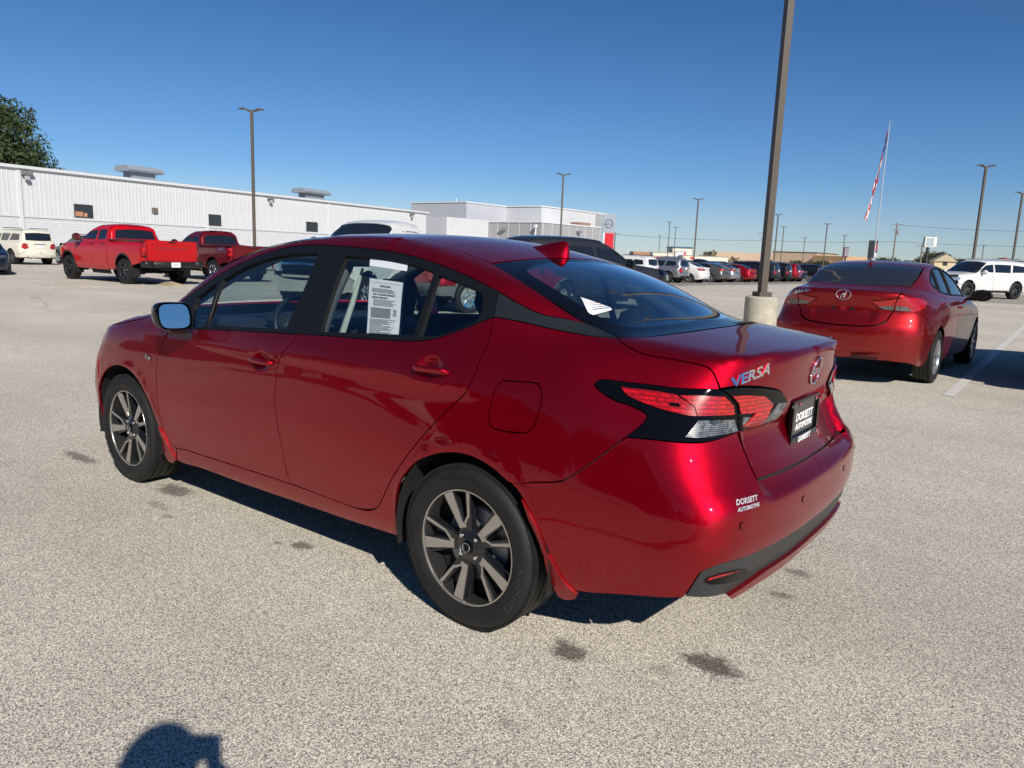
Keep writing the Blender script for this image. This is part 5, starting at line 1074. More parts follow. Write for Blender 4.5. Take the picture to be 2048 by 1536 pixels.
def build_pickup(pm,label,wb=3.75,fo=.98,ro=1.20,H=1.98,hw=1.03,wheel='six',wr=.42,hood=1.33,rail=1.45,cab=-1.0,letters=None,bump=BLK,lampm=DREDL,badge=None,name='pickup_truck'):
    sp=pickup_spec(wb,fo,ro,H,hw,hood,rail,cab); B=Body(sp); root=thing(name,label,'pickup truck')
    S=Side(-wb+.3,.45,.95); TP=Top(1.05); RR=Rear(cab-.6); RT=Rear(.5); f=-wb-fo; b=hood+.04; y=-hw; ra=wr+.08; st,rs=.06,.11
    P=lambda n,ch,p,m,par=root,**k: panel(n,B,ch,p,m,par,**{**dict(step=st,res=rs,gap=.004),**k})
    A=lambda x,a0,a1,n=9: archpts(x,wr+.05,ra,a0,a1,n,hw)
    cp=[(-wb+.72,.85*y,b+.12),(-wb+1.1,.83*y,b+.32),(-wb+1.45,.79*y,H-.14),(-wb+1.85,.775*y,H-.05),(-wb+2.3,.77*y,H-.04),(cab-.4,.77*y,H-.05),(cab-.19,.77*y,H-.10)]
    m_=( -wb+.6+cab)/2
    w1=[(-wb+.92,.87*y,b+.06),(m_+.12,.87*y,b+.06),(m_+.16,.80*y,H-.18),(-wb+1.55,.81*y,H-.21),(-wb+1.2,.84*y,b+.30)]
    w2=[(m_+.24,.87*y,b+.06),(cab-.32,.87*y,b+.07),(cab-.30,.80*y,H-.22),(cab-.42,.80*y,H-.18),(m_+.27,.80*y,H-.18)]
    fd=[(-wb+.60,y,b-.03),(-wb+.56,y,.9),(-wb+.58,y,.60),(-wb+.70,y,.50),(m_+.14,y,.50),(m_+.18,y,b-.02)]
    rd=[(m_+.20,y,b-.02),(m_+.16,y,.50),(cab-.20,y,.50),(cab-.16,y,.8),(cab-.14,y,b-.02)]
    cabp=[(cab-.03,.88*y,b+.02),(cab-.10,.78*y,H-.16)]+cp[::-1]+[(-wb+.55,.85*y,b+.0),(-wb,.85*y,hood-.03),(f+.45,.80*y,hood-.08),(f+.33,.86*y,1.05),(f+.34,.93*y,.80)]+A(-wb,152,-8)+[(-wb+ra,y,.40),(cab-.03,y,.40)]
    P('cab_side',S,cabp,pm,holes=[fd,rd,w1,w2]); P('front_door',S,fd,pm); P('rear_door',S,rd,pm)
    for w in (w1,w2): P('side_glass',S,w,TGLS,off=-.006,gap=-.004,thick=0)
    lampq=[(ro-.13,.98*y,rail-.08),(ro-.02,-.86*hw,rail-.08),(ro-.01,-.84*hw,.95),(ro-.02,-.95*hw,.94),(ro-.11,y,.96)]
    bed=[(cab+.01,.97*y,rail+.0),(cab+.01,y,.45),(-ra-.02,y,.45)]+A(0,186,-2)+[(ra+.02,y,.62),(ro-.06,.985*y,.74),(ro-.03,-.90*hw,.76),(ro-.02,-.85*hw,.78),(ro-.01,-.83*hw,rail-.04),(ro-.15,.965*y,rail)]
    P('bed_side',S,bed,pm,corner=30)
    for s in (-1,1):
        MB().box(((cab+ro)/2,s*(hw-.085),rail-.005),(ro-cab-.03,.09,.03),bev=.008).build('bed_rail',BLK,root)
        MB().box(((cab+ro)/2-.02,s*(hw-.14),rail-.26),(ro-cab-.08,.04,.50)).build('bed_wall',pm,root)
    MB().box(((cab+ro)/2,0,rail-.52),(ro-cab-.06,1.8*hw,.05)).build('bed_floor',BLK,root); MB().box((cab+.04,0,rail-.28),(.05,1.84*hw,.5)).build('bed_front',pm,root)
    P('taillight',S,lampq,lampm,off=.008,gap=.004)
    tgp=[(ro,-.82*hw,rail-.005),(ro,-.82*hw,.86),(ro,0,.86),(ro,0,rail)]
    tg=MB().box((ro-.035,0,(rail+.84)/2),(.07,1.64*hw,rail-.84),bev=0).build('tailgate',pm,root)
    MB().box((ro+.004,0,(rail+.84)/2-.16),(.012,1.50*hw,.012)).box((ro+.004,0,(rail+.84)/2+.19),(.012,1.5*hw,.012)).build('tailgate_crease',pm,tg)
    MB().box((ro+.006,0,rail-.045),(.02,.26,.05),bev=.008).build('tailgate_handle',BLK,tg)
    MB().box((ro-.03,0,.81),(.09,1.64*hw,.05)).build('bumper_filler',pm,root)
    if letters:
        a,ff=text_fit(letters,1.15*hw,.085,.003,.02); MB().add([(ro+.003+q[2],q[0],rail-.24+q[1]) for q in a],ff).build('tailgate_lettering',DREDL,tg)
    bu=MB(); bu.box((ro+.06,0,.69),(.22,1.45*hw,.20),bev=.04)
    for s in (-1,1): bu.box((ro+.0,s*.84*hw,.70),(.30,.34*hw,.22),bev=.05,rz=-s*.22)
    bo=bu.build('rear_bumper',bump,root,auto=50); MB().box((ro+.175,0,.69),(.012,.31,.16)).build('number_plate',PAPER,bo); 
    a,ff=text_fit('DORSETT',.2,.04,.001); MB().add([(ro+.183+q[2],q[0],.69+q[1]) for q in a],ff).build('plate_lettering',INK,bo)
    P('roof_panel',TP,sym([(cab-.22,0,H-.05)]+[(x,yy+.004,z) for x,yy,z in cp[::-1][:-2]]+[(-wb+1.48,-.4,H-.1),(-wb+1.46,0,H-.1)]),pm,sides='L')
    P('windscreen',TP,sym([(-wb+1.43,0,H-.1),(-wb+1.45,-.4,H-.1)]+[cp[2],cp[1],cp[0],(-wb+.57,.84*y,b+.0)]+[(-wb+.50,-.4,b),(-wb+.46,0,b)]),TGLS,sides='L',thick=0)
    P('hood',Top(.6),sym([(-wb+.44,0,b),(-wb+.48,-.4,b),(-wb+.55,.835*y,b),(-wb,.845*y,hood-.03),(f+.45,.80*y,hood-.08),(f+.20,-.5,hood-.10),(f+.15,0,hood-.10)]),pm,sides='L')
    cb=sym([(cab,0,H-.055),(cab,-.55*hw,H-.085),(cab,-.70*hw,H-.13),(cab,-.78*hw,b+.06),(cab,-.78*hw,b-.02),(cab,0,b-.02)][::1]); cg=sym([(cab,0,H-.18),(cab,-.62*hw,H-.22),(cab,-.68*hw,b+.11),(cab,0,b+.11)])
    bw=P('cab_back',RR,cb,pm,sides='L',holes=[cg])[0]; P('rear_glass',RR,cg,TGLS,bw,sides='L',off=-.004,gap=-.003,thick=0)
    MB().box((cab-.13,0,H-.055),(.03,.40,.03)).build('high_brake_light',DREDL,bw)
    P('headlight',S,[(f+.03,-.58*hw,hood-.20),(f+.25,-.84*hw,hood-.18),(f+.42,-.95*hw,hood-.20),(f+.40,-.95*hw,hood-.46),(f+.2,-.86*hw,hood-.48),(f+.03,-.60*hw,hood-.48)],WHEADL,off=.006)
    P('indicator',S,[(f+.34,-.93*hw,hood-.20),(f+.46,-.96*hw,hood-.21),(f+.45,-.96*hw,hood-.45),(f+.33,-.94*hw,hood-.46)],AMBL,off=.010,gap=0)
    g=P('grille',S,[(f,-.56*hw,hood-.19),(f,0,hood-.17),(f,0,.72),(f,-.54*hw,.74)],GBLK,off=.006,join=True)[0]
    for k in range(3): P('grille_bar',S,[(f,-.55*hw,hood-.28-.13*k),(f,0,hood-.27-.13*k),(f,0,hood-.32-.13*k),(f,-.55*hw,hood-.33-.13*k)],CHROME,g,off=.02,gap=0,join=True)
    P('front_bumper',S,[(f+.35,.93*y,.79),(f+.2,.84*y,.80),(f+.02,-.5*hw,.72),(f,0,.70),(f,0,.44),(f+.2,.7*y,.44),(f+.34,.95*y,.46)]+A(-wb,190,153,3),bump,join=True)
    for x in (0,-wb): P('arch_trim',S,archpts(x,wr+.05,ra+.05,-4,184,14,hw)+archpts(x,wr+.05,ra-.002,184,-4,14,hw),BLK if bump is BLK else pm,off=.010,gap=0,corner=60)
    mirror(root,-wb+1.0,hw+.13,b+.12,BLK,.15,.13)
    for x in (m_+.05,cab-.28): handle(root,B,S,(x,b-.14),.2,BLK if bump is BLK else pm)
    if badge: 
        for s in (1,-1):
            uvc=S.fwd([(.62,y,1.22)])[0]; wrap_text('bed_badge',badge,B,S,uvc,.30,.09,CHROME,root,off=.004,shear=.3); break
    us=np.concatenate([np.linspace(-wb+.3-S.S*math.pi/2,-wb+.3,8),np.linspace(-wb+.35,cab,16)[1:]])
    shell(B,S,us,np.linspace(-.5,.40,12),-.04,[(-wb,wr,ra+.06)],UND,root,zmax=lambda x,y_: b-.12)
    MB().box((-wb/2-.2,0,.50),(wb-1.0,1.7*hw,.10)).box((.2,.0,.58),(2.1,.9,.14)).box((-wb-.3,0,.55),(1.0,1.2,.14)).box((ro-.3,.0,.60),(.5,1.0,.12)).tube([(0,-hw+.2,wr),(0,hw-.2,wr)],.06,8).build('chassis',UND,root)
    wells(root,(0,-wb),hw*.93,.55*hw,ra+.01,wr+.05)
    for s in (-1,1):
        MB().prism([(ra+.03,.55),(ra+.06,.55),(ra+.06,.26),(ra+.03,.26)],s*(hw-.02),s*(hw-.27),'Y').build('mud_flap',BLK,root)
        MB().prism([(-wb+ra+.02,.50),(-wb+ra+.05,.50),(-wb+ra+.10,.26),(-wb+ra+.07,.26)],s*(hw-.02),s*(hw-.25),'Y').build('mud_flap',BLK,root)
    w=WH[wheel]
    for s in (-1,1): w(root,(0,s*(hw-.15),wr),-s); w(root,(-wb,s*(hw-.15),wr),-s)
    return root,B
# ------------------------------------------------------------------ setting
def gz(x,y):
    """the lot drains gently away to the far left and rear"""
    t=min(max((y-1.5)/5.5,0),1); t=t*t*(3-2*t)
    return .0055*min(x+4,0)+.05*t-.004*max(min(y,200)-15,0)*min(max(-x/20,0),1)
def asphalt(name,dark=1.0,stains=()):
    m,nt,o=newmat(name); p=nt.nodes.new('ShaderNodeBsdfPrincipled'); tc=nt.nodes.new('ShaderNodeTexCoord'); L=nt.links.new
    v=N(nt,'ShaderNodeTexVoronoi',Scale=250.0); L(tc.outputs['Object'],v.inputs['Vector'])
    v2=N(nt,'ShaderNodeTexVoronoi',Scale=560.0); L(tc.outputs['Object'],v2.inputs['Vector'])
    n1=N(nt,'ShaderNodeTexNoise',Scale=150.0,Detail=5.0,Roughness=.75); L(tc.outputs['Object'],n1.inputs['Vector'])
    n2=N(nt,'ShaderNodeTexNoise',Scale=.28,Detail=8.0,Roughness=.62); L(tc.outputs['Object'],n2.inputs['Vector'])
    s1=nt.nodes.new('ShaderNodeSeparateColor'); L(v.outputs['Color'],s1.inputs[0]); s2=nt.nodes.new('ShaderNodeSeparateColor'); L(v2.outputs['Color'],s2.inputs[0])
    a=N(nt,'ShaderNodeMath',operation='MULTIPLY_ADD'); L(s1.outputs[0],a.inputs[0]); a.inputs[1].default_value=.42; L(n1.outputs[0],a.inputs[2])
    b=N(nt,'ShaderNodeMath',operation='MULTIPLY_ADD'); L(s2.outputs[1],b.inputs[0]); b.inputs[1].default_value=.22; L(a.outputs[0],b.inputs[2])
    cr=nt.nodes.new('ShaderNodeValToRGB'); e=cr.color_ramp.elements; k=dark
    e[0].position=.50; e[0].color=(.036*k,.030*k,.023*k,1); e[1].position=1.12 if False else 1.0; e[1].color=(.92*k,.84*k,.70*k,1)
    for ps,c in ((.63,(.185,.168,.140)),(.78,(.43,.392,.328)),(.90,(.64,.585,.49))): q=e.new(ps); q.color=(c[0]*k,c[1]*k,c[2]*k,1)
    L(b.outputs[0],cr.inputs[0])
    mr=N(nt,'ShaderNodeMapRange'); mr.inputs['From Min'].default_value=.25; mr.inputs['From Max'].default_value=.75; mr.inputs['To Min'].default_value=.82; mr.inputs['To Max'].default_value=1.14; L(n2.outputs[0],mr.inputs[0])
    # tyre scrub arcs: long faint bands
    mp=N(nt,'ShaderNodeMapping'); mp.inputs['Scale'].default_value=(.05,1.1,1); mp.inputs['Rotation'].default_value=(0,0,.25); L(tc.outputs['Object'],mp.inputs[0])
    n3=N(nt,'ShaderNodeTexNoise',Scale=1.0,Detail=5.0,Roughness=.6); L(mp.outputs[0],n3.inputs['Vector'])
    mr3=N(nt,'ShaderNodeMapRange'); mr3.inputs['From Min'].default_value=.3; mr3.inputs['From Max'].default_value=.7; mr3.inputs['To Min'].default_value=.90; mr3.inputs['To Max'].default_value=1.08; L(n3.outputs[0],mr3.inputs[0])
    mm=N(nt,'ShaderNodeMath',operation='MULTIPLY'); L(mr.outputs[0],mm.inputs[0]); L(mr3.outputs[0],mm.inputs[1]); last=mm.outputs[0]
    # hairline cracks
    vc=N(nt,'ShaderNodeTexVoronoi',feature='DISTANCE_TO_EDGE',Scale=.22); nd=N(nt,'ShaderNodeTexNoise',Scale=1.3,Detail=4.0); L(tc.outputs['Object'],nd.inputs['Vector'])
    vm=N(nt,'ShaderNodeVectorMath',operation='MULTIPLY_ADD'); L(nd.outputs['Color'],vm.inputs[0]); vm.inputs[1].default_value=(1.2,1.2,0); L(tc.outputs['Object'],vm.inputs[2]); L(vm.outputs[0],vc.inputs['Vector'])
    ck=N(nt,'ShaderNodeMapRange'); ck.inputs['From Min'].default_value=.0; ck.inputs['From Max'].default_value=.006; ck.inputs['To Min'].default_value=.55; L(vc.outputs['Distance'],ck.inputs[0])
    sx=nt.nodes.new('ShaderNodeSeparateXYZ'); L(tc.outputs['Object'],sx.inputs[0]); far=N(nt,'ShaderNodeMapRange'); far.inputs['From Min'].default_value=-12; far.inputs['From Max'].default_value=-16; L(sx.outputs['X'],far.inputs[0])
    cm=N(nt,'ShaderNodeMix'); L(far.outputs[0],cm.inputs[0]); cm.inputs[2].default_value=1; L(ck.outputs[0],cm.inputs[3])
    m4=N(nt,'ShaderNodeMath',operation='MULTIPLY'); L(last,m4.inputs[0]); L(cm.outputs[0],m4.inputs[1]); last=m4.outputs[0]
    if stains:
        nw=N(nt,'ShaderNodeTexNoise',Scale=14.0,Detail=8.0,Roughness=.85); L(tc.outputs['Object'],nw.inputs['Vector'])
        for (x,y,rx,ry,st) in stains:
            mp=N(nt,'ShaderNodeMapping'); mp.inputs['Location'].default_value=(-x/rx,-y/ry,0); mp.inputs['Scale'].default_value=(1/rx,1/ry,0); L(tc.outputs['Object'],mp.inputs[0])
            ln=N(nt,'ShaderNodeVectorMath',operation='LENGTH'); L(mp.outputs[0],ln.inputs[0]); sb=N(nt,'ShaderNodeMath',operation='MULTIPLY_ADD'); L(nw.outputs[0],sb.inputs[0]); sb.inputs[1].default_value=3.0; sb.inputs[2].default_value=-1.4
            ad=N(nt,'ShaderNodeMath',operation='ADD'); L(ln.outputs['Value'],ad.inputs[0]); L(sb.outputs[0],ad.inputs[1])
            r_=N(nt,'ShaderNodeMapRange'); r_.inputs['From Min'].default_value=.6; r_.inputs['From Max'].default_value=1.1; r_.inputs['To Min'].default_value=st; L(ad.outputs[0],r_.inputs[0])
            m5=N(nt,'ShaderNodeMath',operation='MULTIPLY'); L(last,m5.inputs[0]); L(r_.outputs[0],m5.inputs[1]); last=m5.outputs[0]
    sc=N(nt,'ShaderNodeVectorMath',operation='SCALE'); L(cr.outputs[0],sc.inputs[0]); L(last,sc.inputs['Scale']); L(sc.outputs[0],p.inputs['Base Color'])
    p.inputs['Roughness'].default_value=.88; p.inputs['Specular IOR Level'].default_value=.2
    bm=N(nt,'ShaderNodeBump',Strength=.6,Distance=.005); L(b.outputs[0],bm.inputs['Height']); L(bm.outputs[0],p.inputs['Normal']); L(p.outputs[0],o.inputs[0]); return m
def sheet_on_ground(name,x0,x1,y0,y1,dz,mat,nx=8,ny=8,skew=0):
    v=[];f=[]
    for i in range(nx+1):
        for j in range(ny+1):
            y=y0+(y1-y0)*j/ny; x=x0+(x1-x0)*i/nx+skew*(y-y0); v.append((x,y,gz(x,y)+dz))
    for i in range(nx):
        for j in range(ny): k=i*(ny+1)+j; f.append((k,k+ny+1,k+ny+2,k+1))
    o=mesh(name,v,f,mat,smooth=True); o['kind']='structure'; return o
def build_ground():
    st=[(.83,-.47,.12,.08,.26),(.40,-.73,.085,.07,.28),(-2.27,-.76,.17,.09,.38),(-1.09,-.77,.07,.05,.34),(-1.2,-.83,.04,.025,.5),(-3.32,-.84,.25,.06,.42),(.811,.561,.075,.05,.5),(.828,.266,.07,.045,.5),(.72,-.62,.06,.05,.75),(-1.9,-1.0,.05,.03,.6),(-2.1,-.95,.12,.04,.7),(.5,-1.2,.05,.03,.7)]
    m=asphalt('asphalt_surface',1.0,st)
    xs=[-900,-400,-200,-120]+list(np.arange(-100,-24,6))+list(np.arange(-24,-3.9,2))+[-4,0,4,10,30,100,400,900]; ys=[-900,-300,-80,-20,0,1.5]+list(np.arange(2,7.6,.5))+[8,10,15]+list(np.arange(20,200,10))+[200,400,900]
    v=[(x,y,gz(x,y)) for x in xs for y in ys]; n=len(ys); f=[(i*n+j,(i+1)*n+j,(i+1)*n+j+1,i*n+j+1) for i in range(len(xs)-1) for j in range(n-1)]
    g=mesh('ground',v,f,m,smooth=True); g['kind']='structure'
    sheet_on_ground('row_pavement',-41,-17.5,33,150,.006,asphalt('dark_asphalt',.52),8,20)
    sheet_on_ground('side_pavement',-6,12,36,52,.006,asphalt('dark_asphalt2',.62),4,6)
    wl=pbr('worn_white_paint',(.62,.60,.55),.7,var=.28,vscale=35,bump=.3,bscale=120)
    sheet_on_ground('painted_line',.555,.665,6.38,34,.005,wl,1,30,-.0150)
    for y in np.arange(37,150,2.85): sheet_on_ground('painted_line',-23,-17.9,y,y+.1,.011,wl,1,1)
build_ground()
# ------------------------------------------------------------------ lamp posts
BRONZE=pbr('bronze_post_paint',(.085,.068,.052),.5,var=.1,vscale=3); CONC=pbr('concrete_base_cast',(.42,.39,.31),.85,var=.22,vscale=5,bump=.35,bscale=40)
def lamp_post(base=True,H=9.0,w=.15,cr=.35,ch=.62,label='x',near=False):
    r=thing('lamp_post',label,'lamp post',group='lamp posts of the car lot')
    cb=MB(); n=28 if near else 12
    cb.lathe([(0,0),(cr,0),(cr,ch-.03),(cr-.03,ch),(0,ch)],n,'Z').build('concrete_base',CONC,r,auto=35)
    MB().box((0,0,ch+.05),(.30,.30,.10),bev=0).build('base_cover',BRONZE,r)
    m=MB(); m.box((0,0,(H+ch)/2),(w,w,H-ch)).build('pole',BRONZE,r)
    for s in (-1,1):
        q=MB(); P=[(s*.06,0,H-.10),(s*.16,0,H-.02),(s*.28,0,H+.04)]; q.tube(P,[.05,.04,.03],6)
        q.add([(s*.16,-.14,H-.02),(s*.16,.14,H-.02),(s*.42,-.19,H+.10),(s*.42,.19,H+.10),(s*.70,-.12,H+.05),(s*.70,.12,H+.05),(s*.16,-.12,H-.09),(s*.16,.12,H-.09),(s*.42,-.17,H+.02),(s*.42,.17,H+.02),(s*.70,-.11,H+.01),(s*.70,.11,H+.01)],
          [(0,1,3,2),(2,3,5,4),(6,8,9,7),(8,10,11,9),(0,2,8,6),(1,7,9,3),(2,4,10,8),(3,9,11,5),(4,5,11,10),(0,6,7,1)]).build('lamp_head',BRONZE,r)
    return r
lp0=lamp_post(label='nearest lamp post, on a round concrete base right of the dark red sedan',near=True)
lp0.location=(-4.08,13.64,gz(-4,13.6)); lp0.rotation_euler=(0,0,.9)
lpf=lamp_post(cr=.35,label='twin-headed lamp post in front of the white workshop, behind the maroon pickup')
posts=[((-37.03,22.67),8.87,.62,None),((-38.55,56.19),8.85,.62,'lamp post in front of the showroom, above the sedan roof'),((-38.22,85.25),8.87,.62,'lamp post rising behind the grey saloon of the far row'),((-67.2,136.59),8.83,.62,'taller of two lamp posts left of the blue-topped shop'),((-77.49,160.7),8.87,.62,'shorter of two lamp posts, standing against the blue-topped shop'),((-38.45,115.17),8.89,.62,'taller twin-headed lamp post just right of the near lamp post'),((-49.8,152.51),8.78,.62,'shorter twin-headed lamp post just right of the near lamp post'),((-38.21,140.94),8.82,.62,'twin-headed lamp post in front of the tan stores, left of the saloon roof'),((-5.68,61.61),8.89,.62,'tall twin-headed lamp post behind the long white suv'),((-4.93,83.3),8.83,.62,'lamp post cut by the right edge of the photo'),((-61.69,206.04),8.48,.8,'thin distant lamp post in front of the large tan store'),((-97.12,191.52),8.03,.8,'thin distant lamp post above the brown-roofed building'),((-50.58,201.92),9.13,.8,'thin distant lamp post left of the small dark sign'),((-23.61,235.25),8.27,.6,'thin distant lamp post over the roof of the long white suv')]
for i,((x,y),top,_,lb) in enumerate(posts):
    z=gz(x,y); o=lpf if i==0 else dup(lpf,(0,0,0),0,lb,group='lamp posts of the car lot')
    o.location=(x,y,z); o.rotation_euler=(0,0,rng.uniform(.55,.8)); o.scale=(1,1,(top-z)/9.08)
# ------------------------------------------------------------------ white metal workshop
def workshop():
    r=thing('metal_building','long white metal workshop building with three small windows, seen behind the pickups','building',(-57.31,16.83,0),1.7341)
    WM=pbr('white_siding',(.56,.57,.585),.42,var=.05,vscale=1.5); WB=pbr('white_block_paint',(.57,.58,.60),.6,var=.06,vscale=4); TR=pbr('white_trim',(.60,.61,.62),.35); FR=pbr('bronze_window_frame',(.05,.042,.035),.4)
    u0,u1,z0,zs,zt=-21.0,49.6,-.9,2.66,6.02
    b=MB(); b.box(((u0+u1)/2,6.2,(z0+zt)/2-.03),(u1-u0-.1,12,zt-z0-.2)).build('wall_core',WM,r)
    # siding sheets
    pw=.915; wins=[(4.84,6.26,2.85,3.78),(16.57,18.02,2.85,3.75),(28.55,30.18,2.85,3.72)]
    def sheetm(za,zb):
        v=[];f=[];pr=[(0,0),(.02,-.03),(.06,-.03),(.08,0),(.305,0),(.325,-.03),(.365,-.03),(.385,0),(.61,0),(.63,-.03),(.67,-.03),(.69,0),(pw,0)]
        for (a,d) in pr: v+=[(a,d,za),(a,d,zb)]
        for i in range(len(pr)-1): f.append((2*i,2*i+2,2*i+3,2*i+1))
        me=bpy.data.meshes.new('siding_panel'); me.from_pydata(v,[],f); me.materials.append(WM); me.update(); return me
    full=sheetm(zs,zt-.15); top=sheetm(3.80,zt-.15); bot=sheetm(zs,2.84)
    k=0
    while u0+k*pw<u1-.4:
        u=u0+k*pw; hit=any(u+pw>a+.02 and u<c-.02 for a,c,_,_ in wins)
        for me in ((top,bot) if hit else (full,)):
            o=bpy.data.objects.new('siding_panel',me); link(o,r); o.location=(u,0,0)
        if hit:
            a,c=[(a,c) for a,c,_,_ in wins if u+pw>a+.02 and u<c-.02][0]
            for (p,q) in ((u,min(u+pw,a)),(max(u,c),u+pw)):
                if q-p>.03: MB().box(((p+q)/2,-.012,3.32),(q-p,.024,.97)).build('siding_filler',WM,r)
        k+=1
    # block wainscot
    bl=MB(); row=0; z=z0
    while z<zs-.1:
        h=.2; u=u0-(.2 if row%2 else 0)
        while u<u1:
            bl.box((u+.2,-.02,z+.1),(.388,.075,.190)); u+=.4
        z+=.2; row+=1
    bo=bl.build('block_course',WB,r,fix=False); bo['kind']='stuff'
    MB().box(((u0+u1)/2,.0,(z0+zs)/2),(u1-u0,.06,zs-z0)).build('mortar_backing',pbr('mortar',(.50,.51,.53),.8),r)
    MB().box(((u0+u1)/2,-.06,zs+.02),(u1-u0,.12,.09)).build('drip_flashing',pbr('flashing_grey',(.55,.56,.57),.4),r)
    MB().box(((u0+u1)/2,-.10,zt-.02),(u1-u0+.4,.22,.20)).box(((u0+u1)/2,-.07,zt-.16),(u1-u0+.3,.10,.08)).build('gutter',TR,r)
    MB().add([(u0,-.2,zt+.09),(u1+.2,-.2,zt+.09),(u1+.2,10,zt+.55),(u0,10,zt+.55),(u0,20,zt+.09),(u1+.2,20,zt+.09)],[(0,1,2,3),(3,2,5,4)]).build('roof',pbr('roof_metal',(.5,.51,.52),.4,metal=.3),r)
    for u in (1.10,16.5,31.9,47.2): MB().box((u,-.09,(z0+zt)/2-.1),(.22,.10,zt-z0-.3)).build('downspout',TR,r)
    for i,(a,c,zb,zt_) in enumerate(wins):
        w=MB(); cx=(a+c)/2; cz=(zb+zt_)/2; W_=c-a; H_=zt_-zb
        for (x,z,dx,dz) in ((cx,zt_-.03,W_,.06),(cx,zb+.03,W_,.06),(a+.03,cz,.06,H_-.12),(c-.03,cz,.06,H_-.12),(cx,cz,.05,H_-.12)): w.box((x,-.045,z),(dx,.05,dz))
        f=w.build('window',FR,r)
        for s in (-1,1): MB().box((cx+s*W_/4,-.035,cz),(W_/2-.08,.01,H_-.12)).build('pane',pbr('dark_pane',(.03,.035,.045),.05),f)
        if i==0:
            MB().box((cx-W_/4,-.048,zb+.24),(W_/2-.1,.01,.34)).build('window_box',pbr('cardboard',(.42,.20,.12),.8),f); MB().box((cx+W_*.10,-.048,zb+.20),(.22,.01,.26)).build('window_box',pbr('cardboard2',(.55,.28,.15),.8),f)
    for (u,z,t) in ((1.55,5.45,1),(23.7,5.55,1),(46.2,5.5,1)):
        f=MB(); f.box((u,-.30,z+.18),(.75,.18,.20),rx=.5).box((u,-.12,z+.1),(.12,.3,.12)).build('floodlight',STEEL,r)
        MB().box((u,-.30,z-.18),(.30,.26,.28),bev=.04).build('camera_housing',pbr('housing_grey',(.35,.36,.38),.5),r)
    MB().box((11.45,-.10,3.75),(.48,.18,.44),bev=.03).build('wall_pack_light',pbr('wall_pack',(.14,.12,.10),.4),r)
    for (a,c) in ((9.5,12.65),(28.6,32.5)):
        cx=(a+c)/2; L_=(c-a); VM=pbr('vent_grey',(.34,.38,.42),.4,metal=.3,var=.12,vscale=3)
        v=MB(); v.box((cx,1.1,6.45),(L_*.68,1.0,.75)).build('vent_base',VM,r)
        hd=MB(); pf=[(-.85,6.66),(-.95,6.80),(-.62,7.12),(.62,7.12),(.95,6.80),(.85,6.66)]
        hd.prism([(1.1+a_,z_) for a_,z_ in pf],cx-L_/2,cx+L_/2,'X').build('vent_hood',VM,r)
        for k in range(12): MB().box((cx-L_/2+.13+k*(L_-.26)/11,.32,6.965),(.03,.50,.02),rx=.77).build('vent_seam',VM,r)
    return r
workshop()
